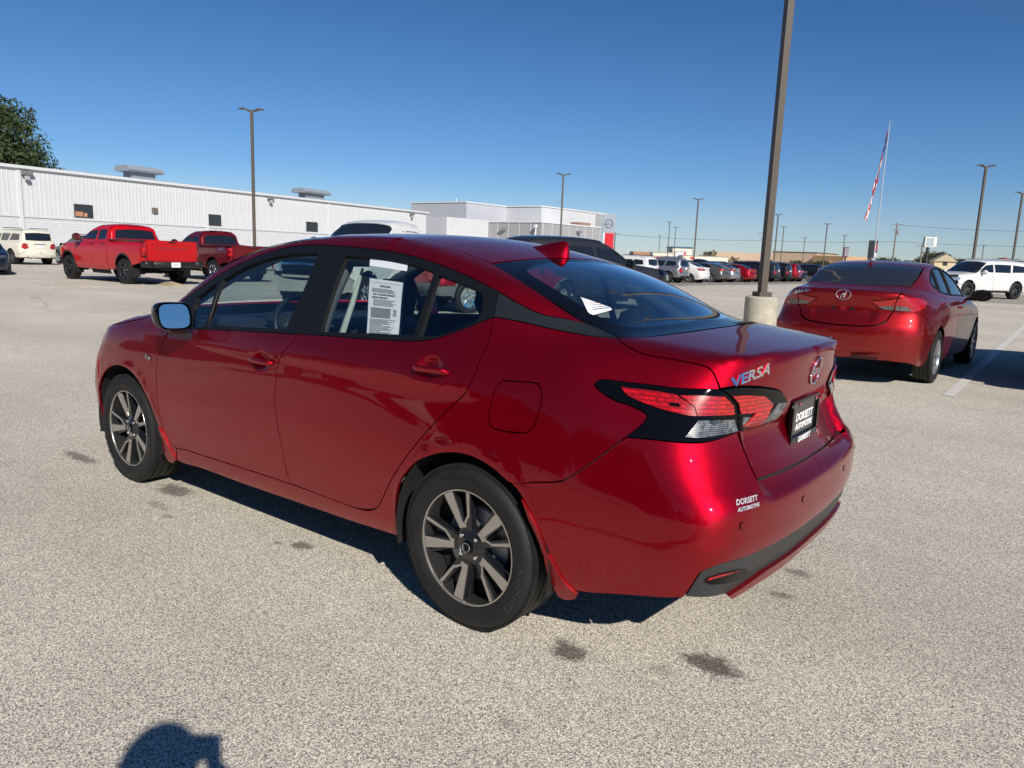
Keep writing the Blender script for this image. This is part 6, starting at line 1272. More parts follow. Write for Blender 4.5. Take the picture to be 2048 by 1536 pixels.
# ------------------------------------------------------------------ showroom
def block(m,x0,x1,y0,y1,z0,z1): return m.box(((x0+x1)/2,(y0+y1)/2,(z0+z1)/2),(x1-x0,y1-y0,z1-z0))
def showroom():
    r=thing('showroom_building','grey and white flat-roofed showroom beyond the white workshop','building',(-70,85,0))
    def B_(n,x0,x1,y0,y1,z0,z1,m): o=block(MB(),x0+70,x1+70,y0-85,y1-85,z0,z1).build(n,m,r); return o
    G1=pbr('panel_light_grey',(.46,.47,.50),.5,var=.04,vscale=.6); W1=pbr('panel_white',(.56,.57,.58),.45,var=.04,vscale=.6); G2=pbr('fascia_grey',(.33,.335,.335),.45,var=.04,vscale=.8); CP=pbr('coping_white',(.66,.67,.68),.4)
    B_('upper_wall',-85.5,-73.9,82.8,100,-.5,8.6,G1); B_('upper_wall',-84,-67.0,92.4,112,-.5,8.55,W1); B_('upper_wall',-72.5,-66.8,108.2,112.3,-.5,8.62,G2)
    for a in ((-85.6,-73.8,82.7,100.1),(-84,-66.9,92.3,112.1)): B_('coping',*a,8.6,8.78,CP)
    B_('lower_wall',-69.6,-58.0,80.1,97.4,-.5,5.6,G2); B_('coping',-69.7,-57.9,80.0,97.5,5.6,5.78,CP)
    B_('side_block',-71.0,-67.2,71.4,80.05,-.5,5.85,W1)
    SM=pbr('panel_joint',(.56,.57,.57),.5)
    for k in range(7): B_('panel_joint',-69.4+k*1.9,-69.32+k*1.9,80.05,80.1,2.5,5.6,SM)
    for k in range(9): B_('panel_joint',-58.0,-57.95,80.4+k*2.1,80.48+k*2.1,2.5,5.6,SM)
    B_('wall_light',-64.8,-64.0,79.6,80.05,4.5,4.8,STEEL); B_('wall_light',-57.9,-57.4,88.6,89.2,4.6,4.9,STEEL); B_('roof_unit',-60,-58.4,90,93,5.8,6.2,pbr('rust_unit',(.30,.16,.12),.7))
    for (x,y) in ((-69.9,79.7),(-58.6,79.6),(-71.6,71.1)):
        MB().tube([(x+70,y-85,-.5),(x+70,y-85,4.9)],.09,8).box((x+70,y-85,5.1),(.38,.38,.42),bev=.05).build('vent_pipe',pbr('pipe_white',(.7,.71,.72),.4),r)
    MB().tube([(-77+70,84-85,8.7),(-77+70,84-85,9.35)],.06,6).build('roof_pipe',CP,r)
    p=thing('pylon_sign','grey pylon sign with a round chrome emblem, at the end of the showroom','sign',(-48.4,81.4,0),.66)
    PG=pbr('pylon_grey',(.33,.36,.40),.4,metal=.3)
    MB().box((0,0,3.1),(1.55,.45,7.3)).build('slab',PG,p); MB().box((-.86,0,3.1),(.10,.5,7.3)).build('edge_strip',CHROME,p)
    e=MB(); ring(e,(0,0,0),.50,.50,.055); eo=MB().add([(b,-.25,c+5.55) for a,b,c in e.v],e.f).build('round_emblem',CHROME,p,smooth=True)
    a,f=text_fit('NISSAN',1.15,.22,.02,.03); MB().add([(q[0],-.26-q[2],5.55+q[1]) for q in a],f).build('emblem_lettering',CHROME,eo)
    MB().box((.10,-.24,3.25),(1.15,.03,2.3)).build('red_panel',pbr('sign_red',(.55,.008,.02),.4),p); MB().box((-.58,-.24,3.25),(.18,.03,2.3)).build('white_panel',WHITEP,p)
showroom()
# ------------------------------------------------------------------ far buildings
def far_box(name,label,x,y,rz,w,d,h,m,cap=None,caph=.4,extras=(),cat='building'):
    r=thing(name,label,cat,(x,y,0),rz); z=gz(x,y)-.5
    MB().box((0,d/2,(h+z)/2),(w,d,h-z)).build('wall',m,r)
    if cap: MB().box((0,d/2,h+caph/2),(w+.3,d+.3,caph)).build('parapet',cap,r)
    for (n,cx,cz,dx,dz,dy,mm) in extras: MB().box((cx,-dy/2,cz),(dx,dy,dz)).build(n,mm,r)
    return r
TAN=pbr('tan_stucco',(.46,.34,.24),.8,var=.06,vscale=.4); OR_=pbr('ochre_stucco',(.50,.30,.15),.8,var=.05,vscale=.4); CRM=pbr('cream_wall',(.66,.60,.50),.7); BLU=pbr('roof_blue',(.02,.10,.17),.5); BRN=pbr('roof_tan',(.36,.20,.11),.7); RDS=pbr('sign_red',(.55,.008,.02),.4); DKG=pbr('dark_glazing',(.03,.035,.04),.1)
shop=far_box('corner_shop','cream corner shop with a blue parapet tower, behind the far row of cars',-82.7,176.1,.64,4.9,8,4.3,CRM,BLU,.35,[('poster_frame',-.4,2.1,3.0,2.9,.08,pbr('grey_frame',(.30,.29,.28),.6)),('window_poster',-.4,2.1,2.6,2.5,.16,pbr('poster_pale',(.55,.58,.66),.6)),('poster_stripe',.65,2.3,.42,2.0,.22,RDS)])
far_box('shop_wing','long low cream shop wing with a small red logo, right of the blue-topped tower',-75.8,174.9,.62,11.2,8,2.45,CRM,pbr('coping_grey',(.35,.33,.30),.6),.12,[('red_logo',-3.2,1.9,.9,.55,.12,RDS),('shopfront',0,.6,10.5,1.5,.1,DKG)])
far_box('red_kiosk','low red and white shopfront left of the blue-topped shop',-86.2,172.5,.62,5.2,5,3.0,CRM,pbr('coping_grey',(.35,.33,.30),.6),.12,[('red_band',0,1.4,5.0,1.1,.12,RDS),('white_disc',.6,1.4,.9,.8,.2,WHITEP)])
far_box('brown_roof_shop','low building with a brown mansard roof at the left of the far cars',-94.2,179.5,.62,7.4,9,1.9,CRM,BRN,1.25,[('shopfront',-1.5,1.0,3.0,1.6,.1,DKG)])
far_box('tan_store','long low tan store wall behind the cream shop wing',-96.8,255,.66,22,12,4.6,TAN,None)
far_box('big_box_store','large tan box store with a dark roof edge, right of the near lamp post',-78,250.4,.0,14.2,25,5.1,TAN,pbr('dark_coping',(.06,.05,.04),.6),.25)
far_box('ochre_store','ochre store front beside the large tan store',-66.3,246.5,-.35,11.0,14,4.3,OR_,None,0,[('awning',-2,2.6,6,.5,.5,TAN)])
hs=thing('gable_house','small pale yellow gabled house beyond the long white suv','house',(-22.96,170.75,-.7),.3)
MB().box((0,3,1.9),(3.8,6,3.8)).build('wall',pbr('pale_yellow_wall',(.62,.52,.32),.7),hs); MB().prism([(-2.2,3.7),(0,5.2),(2.2,3.7)],-.3,6.3,'Y').build('roof',pbr('pale_roof',(.50,.42,.28),.8),hs); MB().box((0,-.03,3.3),(.8,.06,.8)).build('window',DKG,hs)
bn=thing('barn','small red gabled roof showing over the long white suv','house',(-14.4,190,-.5),.3); MB().box((0,3,1.8),(4.2,6,3.6)).build('wall',pbr('barn_wall',(.30,.08,.06),.7),bn); MB().prism([(-2.5,3.5),(0,4.9),(2.5,3.5)],-.2,6.2,'Y').build('roof',pbr('barn_roof',(.32,.05,.05),.7),bn)
# signs
def post_sign(name,label,x,y,w,h,zc,mat,face=None,rz=.4,pw=.25,dx=0,two=False,txt=None):
    r=thing(name,label,'sign',(x,y,0),rz); z=gz(x,y)-.3
    MB().box((dx,0,(z+zc-h/2)/2),(pw,pw,zc-h/2-z)).build('post',pbr('sign_post_dark',(.03,.03,.03),.5),r)
    MB().box((0,0,zc),(w,.5,h),bev=.03).build('sign_cabinet',mat,r)
    if face: MB().box((w*.05,-.27,zc),(w*.8,.03,h*.8)).build('sign_face',face,r)
    if two: MB().box((w*.72,.2,zc+.1),(w*.3,.5,h*.96)).build('sign_cabinet',mat,r)
    return r
s1=post_sign('roadside_sign','tall black roadside sign with a red mark, left of the flagpole foot',-27.5,129,1.25,2.75,4.2,pbr('sign_black',(.012,.012,.014),.4),None,.5,.5,-.3)
MB().box((.34,-.27,4.5),(.42,.04,1.1)).build('red_mark',RDS,s1); MB().box((.34,-.27,3.3),(.42,.04,.7)).build('white_mark',WHITEP,s1)
post_sign('roadside_sign','small maroon roadside sign at the left end of the far tree line',-39,158.7,.9,2.0,4.1,pbr('sign_maroon',(.12,.03,.035),.5),pbr('sign_dull_face',(.25,.22,.24),.5),.5,.3)
post_sign('roadside_sign','white double-faced roadside sign on a black post, right of the utility pole',-22.4,146,1.9,1.75,6.0,pbr('sign_cream',(.62,.62,.55),.5),pbr('sign_face_grey',(.30,.38,.40),.5),.9,.35,two=True)
# utility poles and wires
WOOD=pbr('weathered_wood',(.20,.17,.14),.9,var=.2,vscale=4)
def upole(x,y,top,label,arms=1):
    r=thing('utility_pole',label,'utility pole',(x,y,0),.55,group='utility poles along the road'); z=gz(x,y)-.3
    MB().tube([(0,0,z),(0,0,top)],[.19,.13],8).build('pole',WOOD,r)
    for k in range(arms): MB().box((0,0,top-.35-1.0*k),(2.4-.8*k,.12,.12)).build('crossarm',WOOD,r)
    if arms>1: MB().lathe([(0,0),(.22,0),(.22,.8),(0,.8)],10,'Z',(.35,-.1,top-2.4)).build('transformer',STEEL,r)
    return r
UP=[(-76.0,130.5,6.4),(-52.4,148.8,7.6),(-31.6,165.5,10.3),(-2.8,174.5,10.3)]
for (x,y,t),lb,a in zip(UP,('utility pole at the right end of the showroom','utility pole with a transformer beside the near lamp post','tall wooden utility pole right of the flagpole','utility pole outside the right edge of the photo'),(1,2,2,1)): upole(x,y,t,lb,a)
upole(-24.8,155,5.9,'thin utility pole beside the white double-faced sign',1); upole(-57.5,22+45,8.3,'top of a utility pole showing over the workshop roof',2).location=(-84,62,0)
def wire(a,b,sag,label):
    P=[]; 
    for k in range(17): t=k/16; p=np.array(a)*(1-t)+np.array(b)*t; p[2]-=sag*4*t*(1-t); P.append(tuple(p))
    tag(MB().tube(P,.028,4).build('power_line',pbr('wire_black',(.05,.05,.055),.6)),label,'power line','power lines on the utility poles')
wire((-130,88,6.3),(-76,130.5,5.9),.4,'power line running left from the pole at the end of the showroom'); wire((-76,130.5,5.9),(-52.4,148.8,5.8),.3,'power line over the blue-topped shop'); wire((-52.4,148.8,5.9),(-31.6,165.5,6.6),.3,'power line between the near lamp post and the flagpole'); wire((-31.6,165.5,9.9),(-2.8,174.5,9.3),.4,'upper power line right of the tall utility pole'); wire((-31.6,165.5,6.6),(-2.8,174.5,6.5),.3,'lower power line right of the tall utility pole')
# flag
def flag():
    r=thing('flagpole','tall white flagpole right of the near lamp post','flagpole',(-20.6,99.0,gz(-20.6,99)))
    MB().tube([(0,0,0),(0,0,18.9)],[.10,.05],10).lathe([(0,18.9),(.1,18.97),(.1,19.05),(0,19.12)],10,'Z').build('pole',pbr('pole_white',(.50,.53,.56),.3,metal=.4),r)
    f=thing('flag','limp striped flag hanging down from the tall white pole','flag',(-20.6,99.0,gz(-20.6,99)))
    RD=pbr('flag_red',(.42,.02,.03),.8); WH_=pbr('flag_white',(.72,.70,.70),.8); BL=pbr('flag_blue',(.02,.035,.14),.8)
    n=40; cols=7; V={}
    for i in range(n+1):
        t=i/n; z=18.0-10.4*t; lean=-(.1+ 2.9*t**1.5)*.50
        for j in range(cols+1):
            s=abs(((j/cols*.5+.9*t)%1)*2-1); wv=.26*math.sin(s*9+t*6)*(1-.3*t); wd=(.62-.22*t)*min(1,.35+3*t)
            V[i,j]=(lean-.10+(s-.5)*wd*.5+.05*math.sin(t*17+s*5), wv*.8+(s-.5)*.3, z-.9*abs(s-.5)*t)
    for j in range(cols):
        v=[];fc=[]; lo=0; canton=j<4
        for i in range(n+1): v+=[V[i,j],V[i,j+1]]
        fr=[(2*i,2*i+1,2*i+3,2*i+2) for i in range(n)]
        if canton: mesh('canton',v,[q for k,q in enumerate(fr) if k<14],BL,f,smooth=True)
        mesh('stripe',v,[q for k,q in enumerate(fr) if k>=(14 if canton else 0)],RD if j%2==0 else WH_,f,smooth=True)
    for k in range(16):
        i=1+k%12; j=(k*5)%4; p=V[i,j]; MB().box((p[0],p[1]-.02,p[2]),(.07,.02,.10)).build('star',WH_,f)
flag()
# ------------------------------------------------------------------ trees
def leafmat(name,c1,c2):
    m,nt,o=newmat(name); p=nt.nodes.new('ShaderNodeBsdfPrincipled'); g=nt.nodes.new('ShaderNodeNewGeometry'); cr=nt.nodes.new('ShaderNodeValToRGB'); e=cr.color_ramp.elements; e[0].color=(*c1,1); e[1].color=(*c2,1)
    nt.links.new(g.outputs['Random Per Island'],cr.inputs[0]); nt.links.new(cr.outputs[0],p.inputs['Base Color']); p.inputs['Roughness'].default_value=.55; p.inputs['Specular IOR Level'].default_value=.3
    t=nt.nodes.new('ShaderNodeBsdfTranslucent'); nt.links.new(cr.outputs[0],t.inputs[0]); mx=nt.nodes.new('ShaderNodeMixShader'); mx.inputs[0].default_value=.25; nt.links.new(p.outputs[0],mx.inputs[1]); nt.links.new(t.outputs[0],mx.inputs[2]); nt.links.new(mx.outputs[0],o.inputs[0]); return m
LF1=leafmat('dark_leaves',(.016,.032,.010),(.095,.125,.045)); LF2=leafmat('olive_leaves',(.10,.10,.02),(.26,.23,.06)); LF3=leafmat('far_leaves',(.035,.045,.022),(.10,.11,.05)); LF4=leafmat('brown_leaves',(.12,.10,.06),(.24,.20,.12))
BARK=pbr('bark',(.09,.07,.055),.9,var=.2,vscale=5)
def crown_mesh(rx,rz,nclump,nleaf,ls,seed,mat):
    g=np.random.default_rng(seed); C=[]
    while len(C)<nclump:
        p=g.uniform(-1,1,3); r=np.linalg.norm(p)
        if .35<r<1 and p[2]>-.75: C.append(p*g.uniform(.8,1.06))
    V=[];F=[]
    for c in C:
        cr=g.uniform(.16,.30)
        d=g.normal(size=(nleaf,3)); d/=np.linalg.norm(d,axis=1,keepdims=True); q=c+d*cr*g.uniform(.35,1.0,(nleaf,1))**.5
        q=q*np.array([rx,rx,rz]); nrm=d+g.normal(size=(nleaf,3))*.8+np.array([0,0,.4]); nrm/=np.linalg.norm(nrm,axis=1,keepdims=True)
        t=np.cross(nrm,g.normal(size=(nleaf,3))); t/=np.linalg.norm(t,axis=1,keepdims=True); b=np.cross(nrm,t); s=ls*g.uniform(.6,1.3,(nleaf,1)); k=len(V)
        quad=np.stack([q-t*s,q-b*s*.5,q+t*s,q+b*s*.5],1).reshape(-1,3); V+=quad.tolist()
        F+=[(k+4*i,k+4*i+1,k+4*i+2,k+4*i+3) for i in range(nleaf)]
    me=bpy.data.meshes.new('crown'); me.from_pydata(V,[],F); me.materials.append(mat); me.update(); return me
def tree(me,x,y,h,rx,rz,label,group=None,rot=0,sc=(1,1,1),name='tree',tr=.3):
    z=gz(x,y); r=thing(name,label,'tree',(x,y,z),rot,group)
    m=MB(); top=h-rz*.6; m.tube([(0,0,-.3),(.1,0,top*.4),(-.1,.1,top*.75),(0,0,top)],[tr,tr*.8,tr*.6,tr*.3],8)
    g=random.Random(int(x*10)); 
    for k in range(7):
        a=k*.9+g.random(); b=top*(.45+.07*k); m.tube([(0,0,b),(math.cos(a)*rx*.35,math.sin(a)*rx*.35,b+rz*.35),(math.cos(a)*rx*.7,math.sin(a)*rx*.7,b+rz*.6)],[tr*.4,tr*.25,tr*.08],5)
    m.build('trunk',BARK,r)
    o=bpy.data.objects.new('crown',me); link(o,r); o.location=(0,0,h-rz); o.scale=sc; return r
CB=crown_mesh(9.5,7.5,420,330,.20,5,LF1)
tree(CB,-85.5,20.8,15.8,9.5,7.5,'large dark green tree rising behind the left end of the white workshop',tr=.5)
CO=crown_mesh(3.0,2.6,50,90,.20,6,LF2); tree(CO,-76.5,18.4,9.3,3.0,2.6,'yellow-green tree low against the large dark tree at the left edge')
C1=crown_mesh(3.2,2.3,55,60,.20,8,LF3); C2=crown_mesh(4.5,2.6,70,60,.22,9,LF3); C3=crown_mesh(2.0,1.7,40,30,.16,10,LF4)
far=[(-100,215,4.6,C1,'left of a pair of low trees over the brown mansard roof'),(-95,219,4.7,C1,'right of a pair of low trees over the brown mansard roof'),(-81,190,6.0,C3,'bare brownish tree right of the blue-topped tower'),(-77,196,4.6,C3,'small brown bush at the right end of the cream shop wing'),(-66,201,3.0,C1,'low green bush in front of the tan store'),(-60,196,3.6,C1,'low green tree just right of the near lamp post'),(-56,205,3.4,C2,'wide low tree in front of the large tan store'),
 (-48,240,5.2,C2,'tree at the left end of the far tree line'),(-43,238,4.6,C1,'far tree behind the black roadside sign'),(-39,240,5.0,C2,'far tree behind the flagpole foot'),(-33,225,6.8,C2,'tallest far tree, right of the tall utility pole'),(-28,228,5.4,C1,'far tree left of the white double-faced sign'),(-24.5,215,5.0,C2,'far tree behind the white double-faced sign'),(-21,218,4.6,C1,'far tree left of the yellow house'),(-15.2,210,5.0,C2,'far tree right of the yellow house'),(-3.5,170,6.2,C2,'tree at the right edge of the photo behind the white suv'),(1,174,6.6,C2,'tree beyond the right edge of the photo')]
for i,(x,y,h,me,lb) in enumerate(far): tree(me,x,y,h,3 if me is not C2 else 4.5,2.3,lb,'trees along the horizon',rot=i*1.3,tr=.14)
# trees and shop behind the photographer: they are what the paint and the windows reflect
for i,(x,y,h) in enumerate([(-62,-34,9),(-52,-40,11),(-41,-36,12),(-31,-41,10),(-20,-38,11.5),(-9,-43,12),(4,-40,10),(17,-44,12),(31,-40,11)]): tree(CB,x,y,h,7,6,'broad leafy tree across the lot behind the photographer','trees behind the photographer',rot=i*2.1,sc=(.62,.62,h/17),tr=.35)
# ------------------------------------------------------------------ vehicles
WH={}
WH['multi']=make_wheel('multi',.316,.215,.205,48,detail=2); WH['six']=make_wheel('six',.42,.25,.275,40,detail=1); WH['sixs']=make_wheel('six',.40,.27,.27,40,detail=1); WH['chrome']=make_wheel('chrome',.40,.24,.265,40,detail=1); WH['chromes']=make_wheel('chrome',.37,.25,.24,36,detail=1); WH['small']=make_wheel('five',.36,.235,.235,32,detail=1)
BR=paint('burnt_red_paint',(.29,.008,.010),metal=.8,rough=.42,dust=.2); CR=paint('bright_red_paint',(.46,.002,.006),metal=.1,rough=.35,dust=.2); MR=paint('maroon_paint',(.13,.003,.008),metal=.3,rough=.4,dust=.2)
CW=paint('pearl_cream_paint',(.62,.59,.49),metal=0,rough=.4,dust=.3); WHT=paint('white_paint',(.64,.64,.62),0,.4,.2); BLKP=paint('black_paint',(.008,.008,.010),0,.3,.2); NAVY=paint('navy_paint',(.006,.012,.035),.3,.35,.2); SIL=paint('silver_paint',(.42,.43,.45),.8,.35,.2); GRY=paint('grey_paint',(.13,.135,.135),.6,.38,.2); DGR=paint('dark_grey_paint',(.035,.038,.045),.5,.36,.2); REDP=paint('ruby_paint',(.32,.004,.012),.5,.38,.2); BLUP=paint('blue_paint',(.01,.10,.42),.2,.35,.2)
build_sedan()
e=build_coupe_sedan(BR,'faded metallic red saloon right of the near lamp post',q=.75); e.location=(-.55,7.33,.05); e.rotation_euler=(0,0,4.686); e['category']='car'
PK='vehicles parked in the left row'
sv,_=build_pickup(CR,'bright red crew-cab pickup truck with black bumpers and black wheels, tailgate lettering',letters='CHEVROLET'); sv.location=(-23.54,9.89,gz(-23.5,9.9)-.01); sv.rotation_euler=(0,0,.045); sv['group']=PK
tt,_=build_pickup(MR,'dark maroon crew-cab pickup truck with chrome wheels beside the bright red pickup',wb=3.55,fo=.95,ro=1.2,H=1.9,hw=1.0,wheel='chrome',wr=.39,hood=1.22,rail=1.33,cab=-1.0,bump=MR,lampm=REDL,badge='PRO-4X'); tt.location=(-24.77,13.77,gz(-24.8,13.8)+.03); tt.rotation_euler=(0,0,-.019); tt['group']=PK
ar_,_=build_suv(CW,'cream suv seen from behind at the left edge, in front of the workshop',wheel='sixs',wr=.39,H=1.93); ar_.location=(-44.99,13.85,gz(-45,13.8)); ar_.rotation_euler=(0,0,.108); ar_['group']=PK
sm,_=build_suv(BLKP,'black suv half hidden between the cream suv and the bright red pickup',wb=2.8,fo=.9,ro=.95,H=1.72,hw=.93,wheel='chromes',wr=.36,name='suv',hood=1.08); sm.location=(-44.6,17.2,gz(-44.6,17)); sm.rotation_euler=(0,0,.05); sm['group']=PK
yk,_=build_suv(WHT,'long white suv with black wheels at the right edge, behind the red saloon',wb=3.40,fo=1.0,ro=1.3,H=1.94,hw=1.02,wheel='six',wr=.42,hood=1.26,extra='chrome'); yk.location=(-2.33,43.07,gz(-2.3,43)); yk.rotation_euler=(0,0,1.04)
wt,_=build_pickup(WHT,'white pickup truck behind the red sedan, its headlamp seen through the sedan front window',wb=3.7,H=2.08,hw=1.0,wheel='chrome',wr=.40,bump=CHROME,cab=-.75); wt.location=(-12.6,11.3,gz(-13,12)); wt.rotation_euler=(0,0,1.85)
CLAD=pbr('grey_cladding',(.12,.12,.12),.6)
rs_,_=build_suv(REDP,'red suv with bright wheels, seen only through the rear side windows of the sedan',wb=2.8,fo=.9,ro=.95,H=1.64,hw=.93,wheel='chromes',wr=.36,clad=CLAD,lower=CLAD,hood=1.06); rs_.location=(-10.35,10.35,gz(-10,10)); rs_.rotation_euler=(0,0,4.4)
ds_,_=build_suv(DGR,'dark grey suv facing right just behind the rear of the red sedan roof',wb=3.0,fo=.92,ro=1.0,H=1.86,hw=.98,wheel='chromes',wr=.39,clad=BLK,hood=1.18,q=.8,extra='dark'); ds_.location=(-9.6,12.85,gz(-8,12)); ds_.rotation_euler=(0,0,4.35)
# vehicles just outside the frame: one shades the saloon's flank, one is mirrored in the sedan's doors
ob,_=build_suv(GRY,'grey suv parked right of the faded red saloon, cut by the right edge',wb=2.8,fo=.9,ro=.95,H=1.72,hw=.93,wheel='small',wr=.36,hood=1.06); ob.location=(2.10,8.42,gz(2,8.4)); ob.rotation_euler=(0,0,4.70)
ws_=dup(ar_,(-8.6,-9.2,0),.12,'white suv parked behind the photographer on the left, mirrored in the sedan doors',None,{CW:WHT}); 
b1=dup(sm,(-1.5,-13.5,0),1.7,'black suv parked behind the photographer',None)
nv=build_coupe_sedan(NAVY,'navy blue saloon with only its front corner in the left edge of the photo',q=1.6,detail=False,wheel='small'); nv.location=(-33.7,7.9,gz(-33,8)); nv.rotation_euler=(0,0,math.pi-.25)
gc=dup(nv,(-38.5,24.4,gz(-38,24)),0,'dark grey saloon roof showing behind the tailgate of the maroon pickup',None,{NAVY:DGR})
# far rows
FR_='vehicles in the far row, tails to the aisle'; X=-21.2
fs,_=build_suv(SIL,'silver suv of the far row between a white suv and a white saloon',wb=2.8,fo=.9,ro=.95,H=1.72,hw=.93,wheel='small',wr=.36,hood=1.06,q=1.4); fs.location=(X,44.6,gz(X,44.6)); fs.rotation_euler=(0,0,.02); fs['group']=FR_
def row(src,y,label,swap,x=X,rz=0.,g=FR_): return dup(src,(x+rng.uniform(-.3,.3),y,gz(x,y)),rz+rng.uniform(-.03,.03),label,g,swap)
row(fs,40.0,'white suv at the left end of the far row',{SIL:WHT})
row(nv,47.4,'white saloon in the far row between the silver suv and the grey saloon',{NAVY:WHT}); row(nv,51.6,'grey saloon in the far row right of the white saloon',{NAVY:GRY})
row(nv,54.4,'pale silver saloon between the grey and the red saloons of the far row',{NAVY:SIL}); row(nv,57.3,'red saloon in the far row right of the pale silver saloon',{NAVY:REDP})
row(fs,60.6,'black suv in the far row just left of the near lamp post',{SIL:BLKP}); row(fs,63.4,'grey suv in the far row just right of the near lamp post',{SIL:DGR}); row(fs,66.3,'black suv in the far row right of the dark grey suv',{SIL:BLKP}); row(fs,69.1,'red suv in the far row left of the last dark saloon',{SIL:REDP}); row(nv,72.1,'dark blue saloon at the right end of the far row in view',None)
row(fs,76,'black suv partly hidden by the red saloon roof',{SIL:BLKP})
FB='vehicles facing the aisle in the back row'
cols=[(fs,BLKP,'black suv'),(fs,DGR,'dark grey suv'),(nv,NAVY,'navy saloon'),(sv,BLKP,'black pickup truck'),(fs,GRY,'grey suv'),(nv,DGR,'dark grey saloon'),(fs,WHT,'white suv'),(sv,DGR,'dark grey pickup truck'),(nv,BLKP,'black saloon'),(fs,BLUP,'bright blue suv'),(fs,BLKP,'black suv'),(sv,BLKP,'black pickup truck')]
key={fs:SIL,nv:NAVY,sv:CR}
where=['behind the hood of the dark grey suv','above the white suv of the far row','above the silver suv roof','left of the fourth lamp post','just right of the fourth lamp post','above the grey saloon','above the pale silver saloon','above the red saloon','left of the near lamp post','beside the near lamp post with a bright roof','right of the near lamp post','above the red suv of the far row']
for k in range(21):
    s,m_,nm=cols[k%12]; y=58+3.15*k
    w_=where[k] if k<12 else '%s from its right end'%['ninth','eighth','seventh','sixth','fifth','fourth','third','second','first'][k-12]
    dup(s,(-36.8,y,gz(-36.8,y)),math.pi+rng.uniform(-.04,.04),nm+' in the back row, '+w_,FB,{key[s]:m_} if m_ is not key[s] else None)
# small things on the ground under the pickup
tag(MB().add([(-23.0,9.55,-.10),(-21.9,9.5,-.10),(-21.8,10.3,-.10),(-22.8,10.4,-.10),(-22.6,9.8,.06),(-22.2,9.8,.09),(-21.95,9.9,.04)],[(0,1,2,3),(0,4,5,1),(1,5,6),(1,6,2),(2,6,5,4,3),(0,3,4)]).build('cardboard_sheet',pbr('cardboard3',(.30,.24,.15),.9)),'crumpled brown cardboard lying under the tail of the bright red pickup','cardboard')
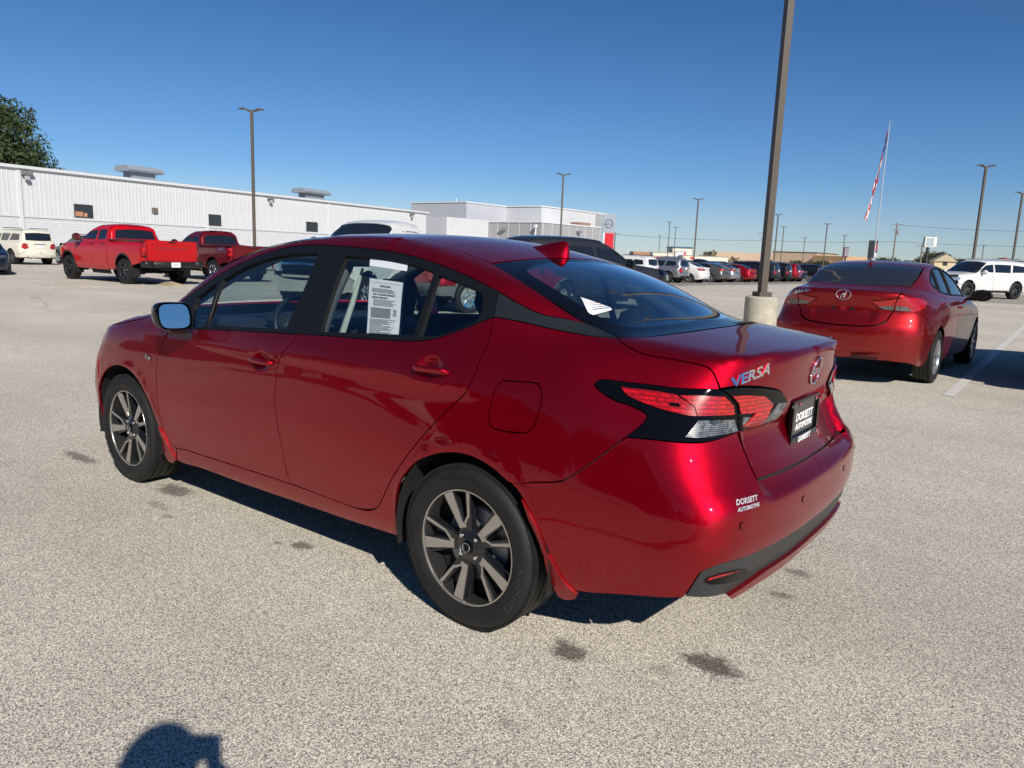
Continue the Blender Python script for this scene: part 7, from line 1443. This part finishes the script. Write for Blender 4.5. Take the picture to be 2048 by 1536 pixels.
# ------------------------------------------------------------------ the photographer (casts the head shadow at the lower left)
def person():
    r=thing('person','photographer in dark clothes holding up a phone, seen only as a shadow','person',(2.06,-3.24,0),0)
    P={'pelvis':(.02,-.02,.92),'belly':(.02,-.02,1.08),'chest':(.02,-.01,1.28),'neck':(.0,.0,1.46),'nk2':(-.0,.02,1.53),
       'shl':(-.17,-.13,1.40),'ell':(-.32,.0,1.14),'wrl':(-.46,.16,1.30),'shr':(.19,.10,1.40),'elr':(.16,.24,1.14),'wrr':(-.30,.36,1.28),
       'hl':(-.08,-.06,.88),'kl':(-.10,-.02,.48),'al':(-.11,-.04,.09),'tl':(-.17,.12,.04),'hr':(.11,.04,.88),'kr':(.13,.08,.48),'ar':(.14,.05,.09),'tr':(.08,.21,.04)}
    E=[('pelvis','belly'),('belly','chest'),('chest','neck'),('neck','nk2'),('chest','shl'),('shl','ell'),('ell','wrl'),('chest','shr'),('shr','elr'),('elr','wrr'),('pelvis','hl'),('hl','kl'),('kl','al'),('al','tl'),('pelvis','hr'),('hr','kr'),('kr','ar'),('ar','tr')]
    Rr=dict(pelvis=.15,belly=.145,chest=.165,neck=.06,nk2=.055,shl=.075,ell=.048,wrl=.03,shr=.075,elr=.048,wrr=.03,hl=.10,kl=.065,al=.045,tl=.04,hr=.10,kr=.065,ar=.045,tr=.04)
    def skin(nm,P,E,Rr,mat,root,par,sub=2):
        ks=list(P); me=bpy.data.meshes.new(nm); me.from_pydata([P[k] for k in ks],[(ks.index(a),ks.index(b)) for a,b in E],[]); o=bpy.data.objects.new(nm,me); COL.objects.link(o)
        md=o.modifiers.new('s','SKIN'); 
        if not me.skin_vertices: 
            bm=bmesh.new(); bm.from_mesh(me); bm.verts.layers.skin.verify(); bm.to_mesh(me); bm.free()
        for i,k in enumerate(ks): me.skin_vertices[0].data[i].radius=(Rr[k],Rr[k]*(.8 if k in('belly','chest','pelvis') else 1)); me.skin_vertices[0].data[i].use_root=(k==root)
        s=o.modifiers.new('d','SUBSURF'); s.levels=sub; s.render_levels=sub
        dg=bpy.context.evaluated_depsgraph_get(); m2=bpy.data.meshes.new_from_object(o.evaluated_get(dg)); bpy.data.objects.remove(o); m2.materials.clear(); m2.materials.append(mat)
        for p in m2.polygons: p.use_smooth=True
        n=bpy.data.objects.new(nm,m2); link(n,par); return n
    SKN=pbr('skin',(.45,.26,.18),.5)
    body=skin('body',P,E,Rr,pbr('dark_clothing',(.03,.035,.05),.85),'pelvis',r)
    def head_pt(t,p):
        x=.085*math.sin(t)*math.cos(p); y=.10*math.sin(t)*math.sin(p); z=.125*math.cos(t)
        if z<0: x*=1+z*1.6; y*=1+z*1.2
        if p and math.sin(p)>.9 and abs(z)<.02: y+=.018   # nose
        return (x-.01,y+.045,z+1.635)
    v=[head_pt(math.pi*i/16,2*math.pi*j/24) for i in range(17) for j in range(24)]; f=[(i*24+j,(i+1)*24+j,(i+1)*24+(j+1)%24,i*24+(j+1)%24) for i in range(16) for j in range(24)]
    hd=MB().add(v,f).build('head',SKN,r,smooth=True)
    MB().add([(a*1.06-.0,b*1.0+(b-.045)*.08-.012,c+.008) for a,b,c in v if c>1.60 or True],[q for q in f if min(v[k][2] for k in q)>1.625 and (max(v[k][1] for k in q)<.11 or min(v[k][2] for k in q)>1.70)]).build('hair',pbr('dark_hair',(.02,.015,.012),.7),hd,smooth=True)
    for s in (-1,1):
        MB().lathe([(0,-.006),(.010,0),(.0,.004)],8,'Y',(s*.032-.01,.136,1.645)).build('eye',INK,hd); MB().box((s*.088-.01,.045,1.63),(.014,.03,.055),bev=.004).build('ear',SKN,hd)
    MB().box((-.01,.135,1.575),(.05,.008,.010)).build('mouth',pbr('lips',(.35,.12,.10),.5),hd)
    q=Matrix(((r2.x,u2.x,-fw.x),(r2.y,u2.y,-fw.y),(r2.z,u2.z,-fw.z)))
    cl=CAM-Vector((2.06,-3.24,0))-fw*.03
    ph=MB().box((0,0,0),(.155,.075,.008),bev=.002).build('phone',GBLK,None); ph.matrix_world=Matrix.Translation(Vector((2.06,-3.24,0))+cl+q@Vector((-.055,-.025,0)))@q.to_4x4(); tag(ph,'black phone held up by the photographer','phone')
    pc=cl+q@Vector((-.055,-.025,.012))
    for s,wr in ((-1,P['wrl']),(1,P['wrr'])):
        base=Vector(wr); tgt=pc+q@Vector((s*.085,-.01,.03)); h=MB(); pal=base.lerp(tgt,.75)
        H={'w':tuple(base),'p':tuple(base.lerp(tgt,.5)),'q':tuple(pal)}; EE=[('w','p'),('p','q')]; RR={'w':.028,'p':.034,'q':.030}
        hand=skin('hand',H,EE,RR,SKN,'w',r,2)
        for k in range(4):
            a=pal; b=pc+q@Vector((s*(.080),.030-.020*k,.016)); c=pc+q@Vector((s*(.055-.004*abs(k-1)),.026-.018*k,.012)); MB().tube([tuple(a),tuple(a.lerp(b,.6)),tuple(b),tuple(c)],[.010,.0095,.009,.007],8).build('finger',SKN,hand,smooth=True)
        MB().tube([tuple(pal),tuple(pc+q@Vector((s*.075,-.035,.02))),tuple(pc+q@Vector((s*.05,-.030,.016)))],[.012,.011,.009],8).build('thumb',SKN,hand,smooth=True)
person()
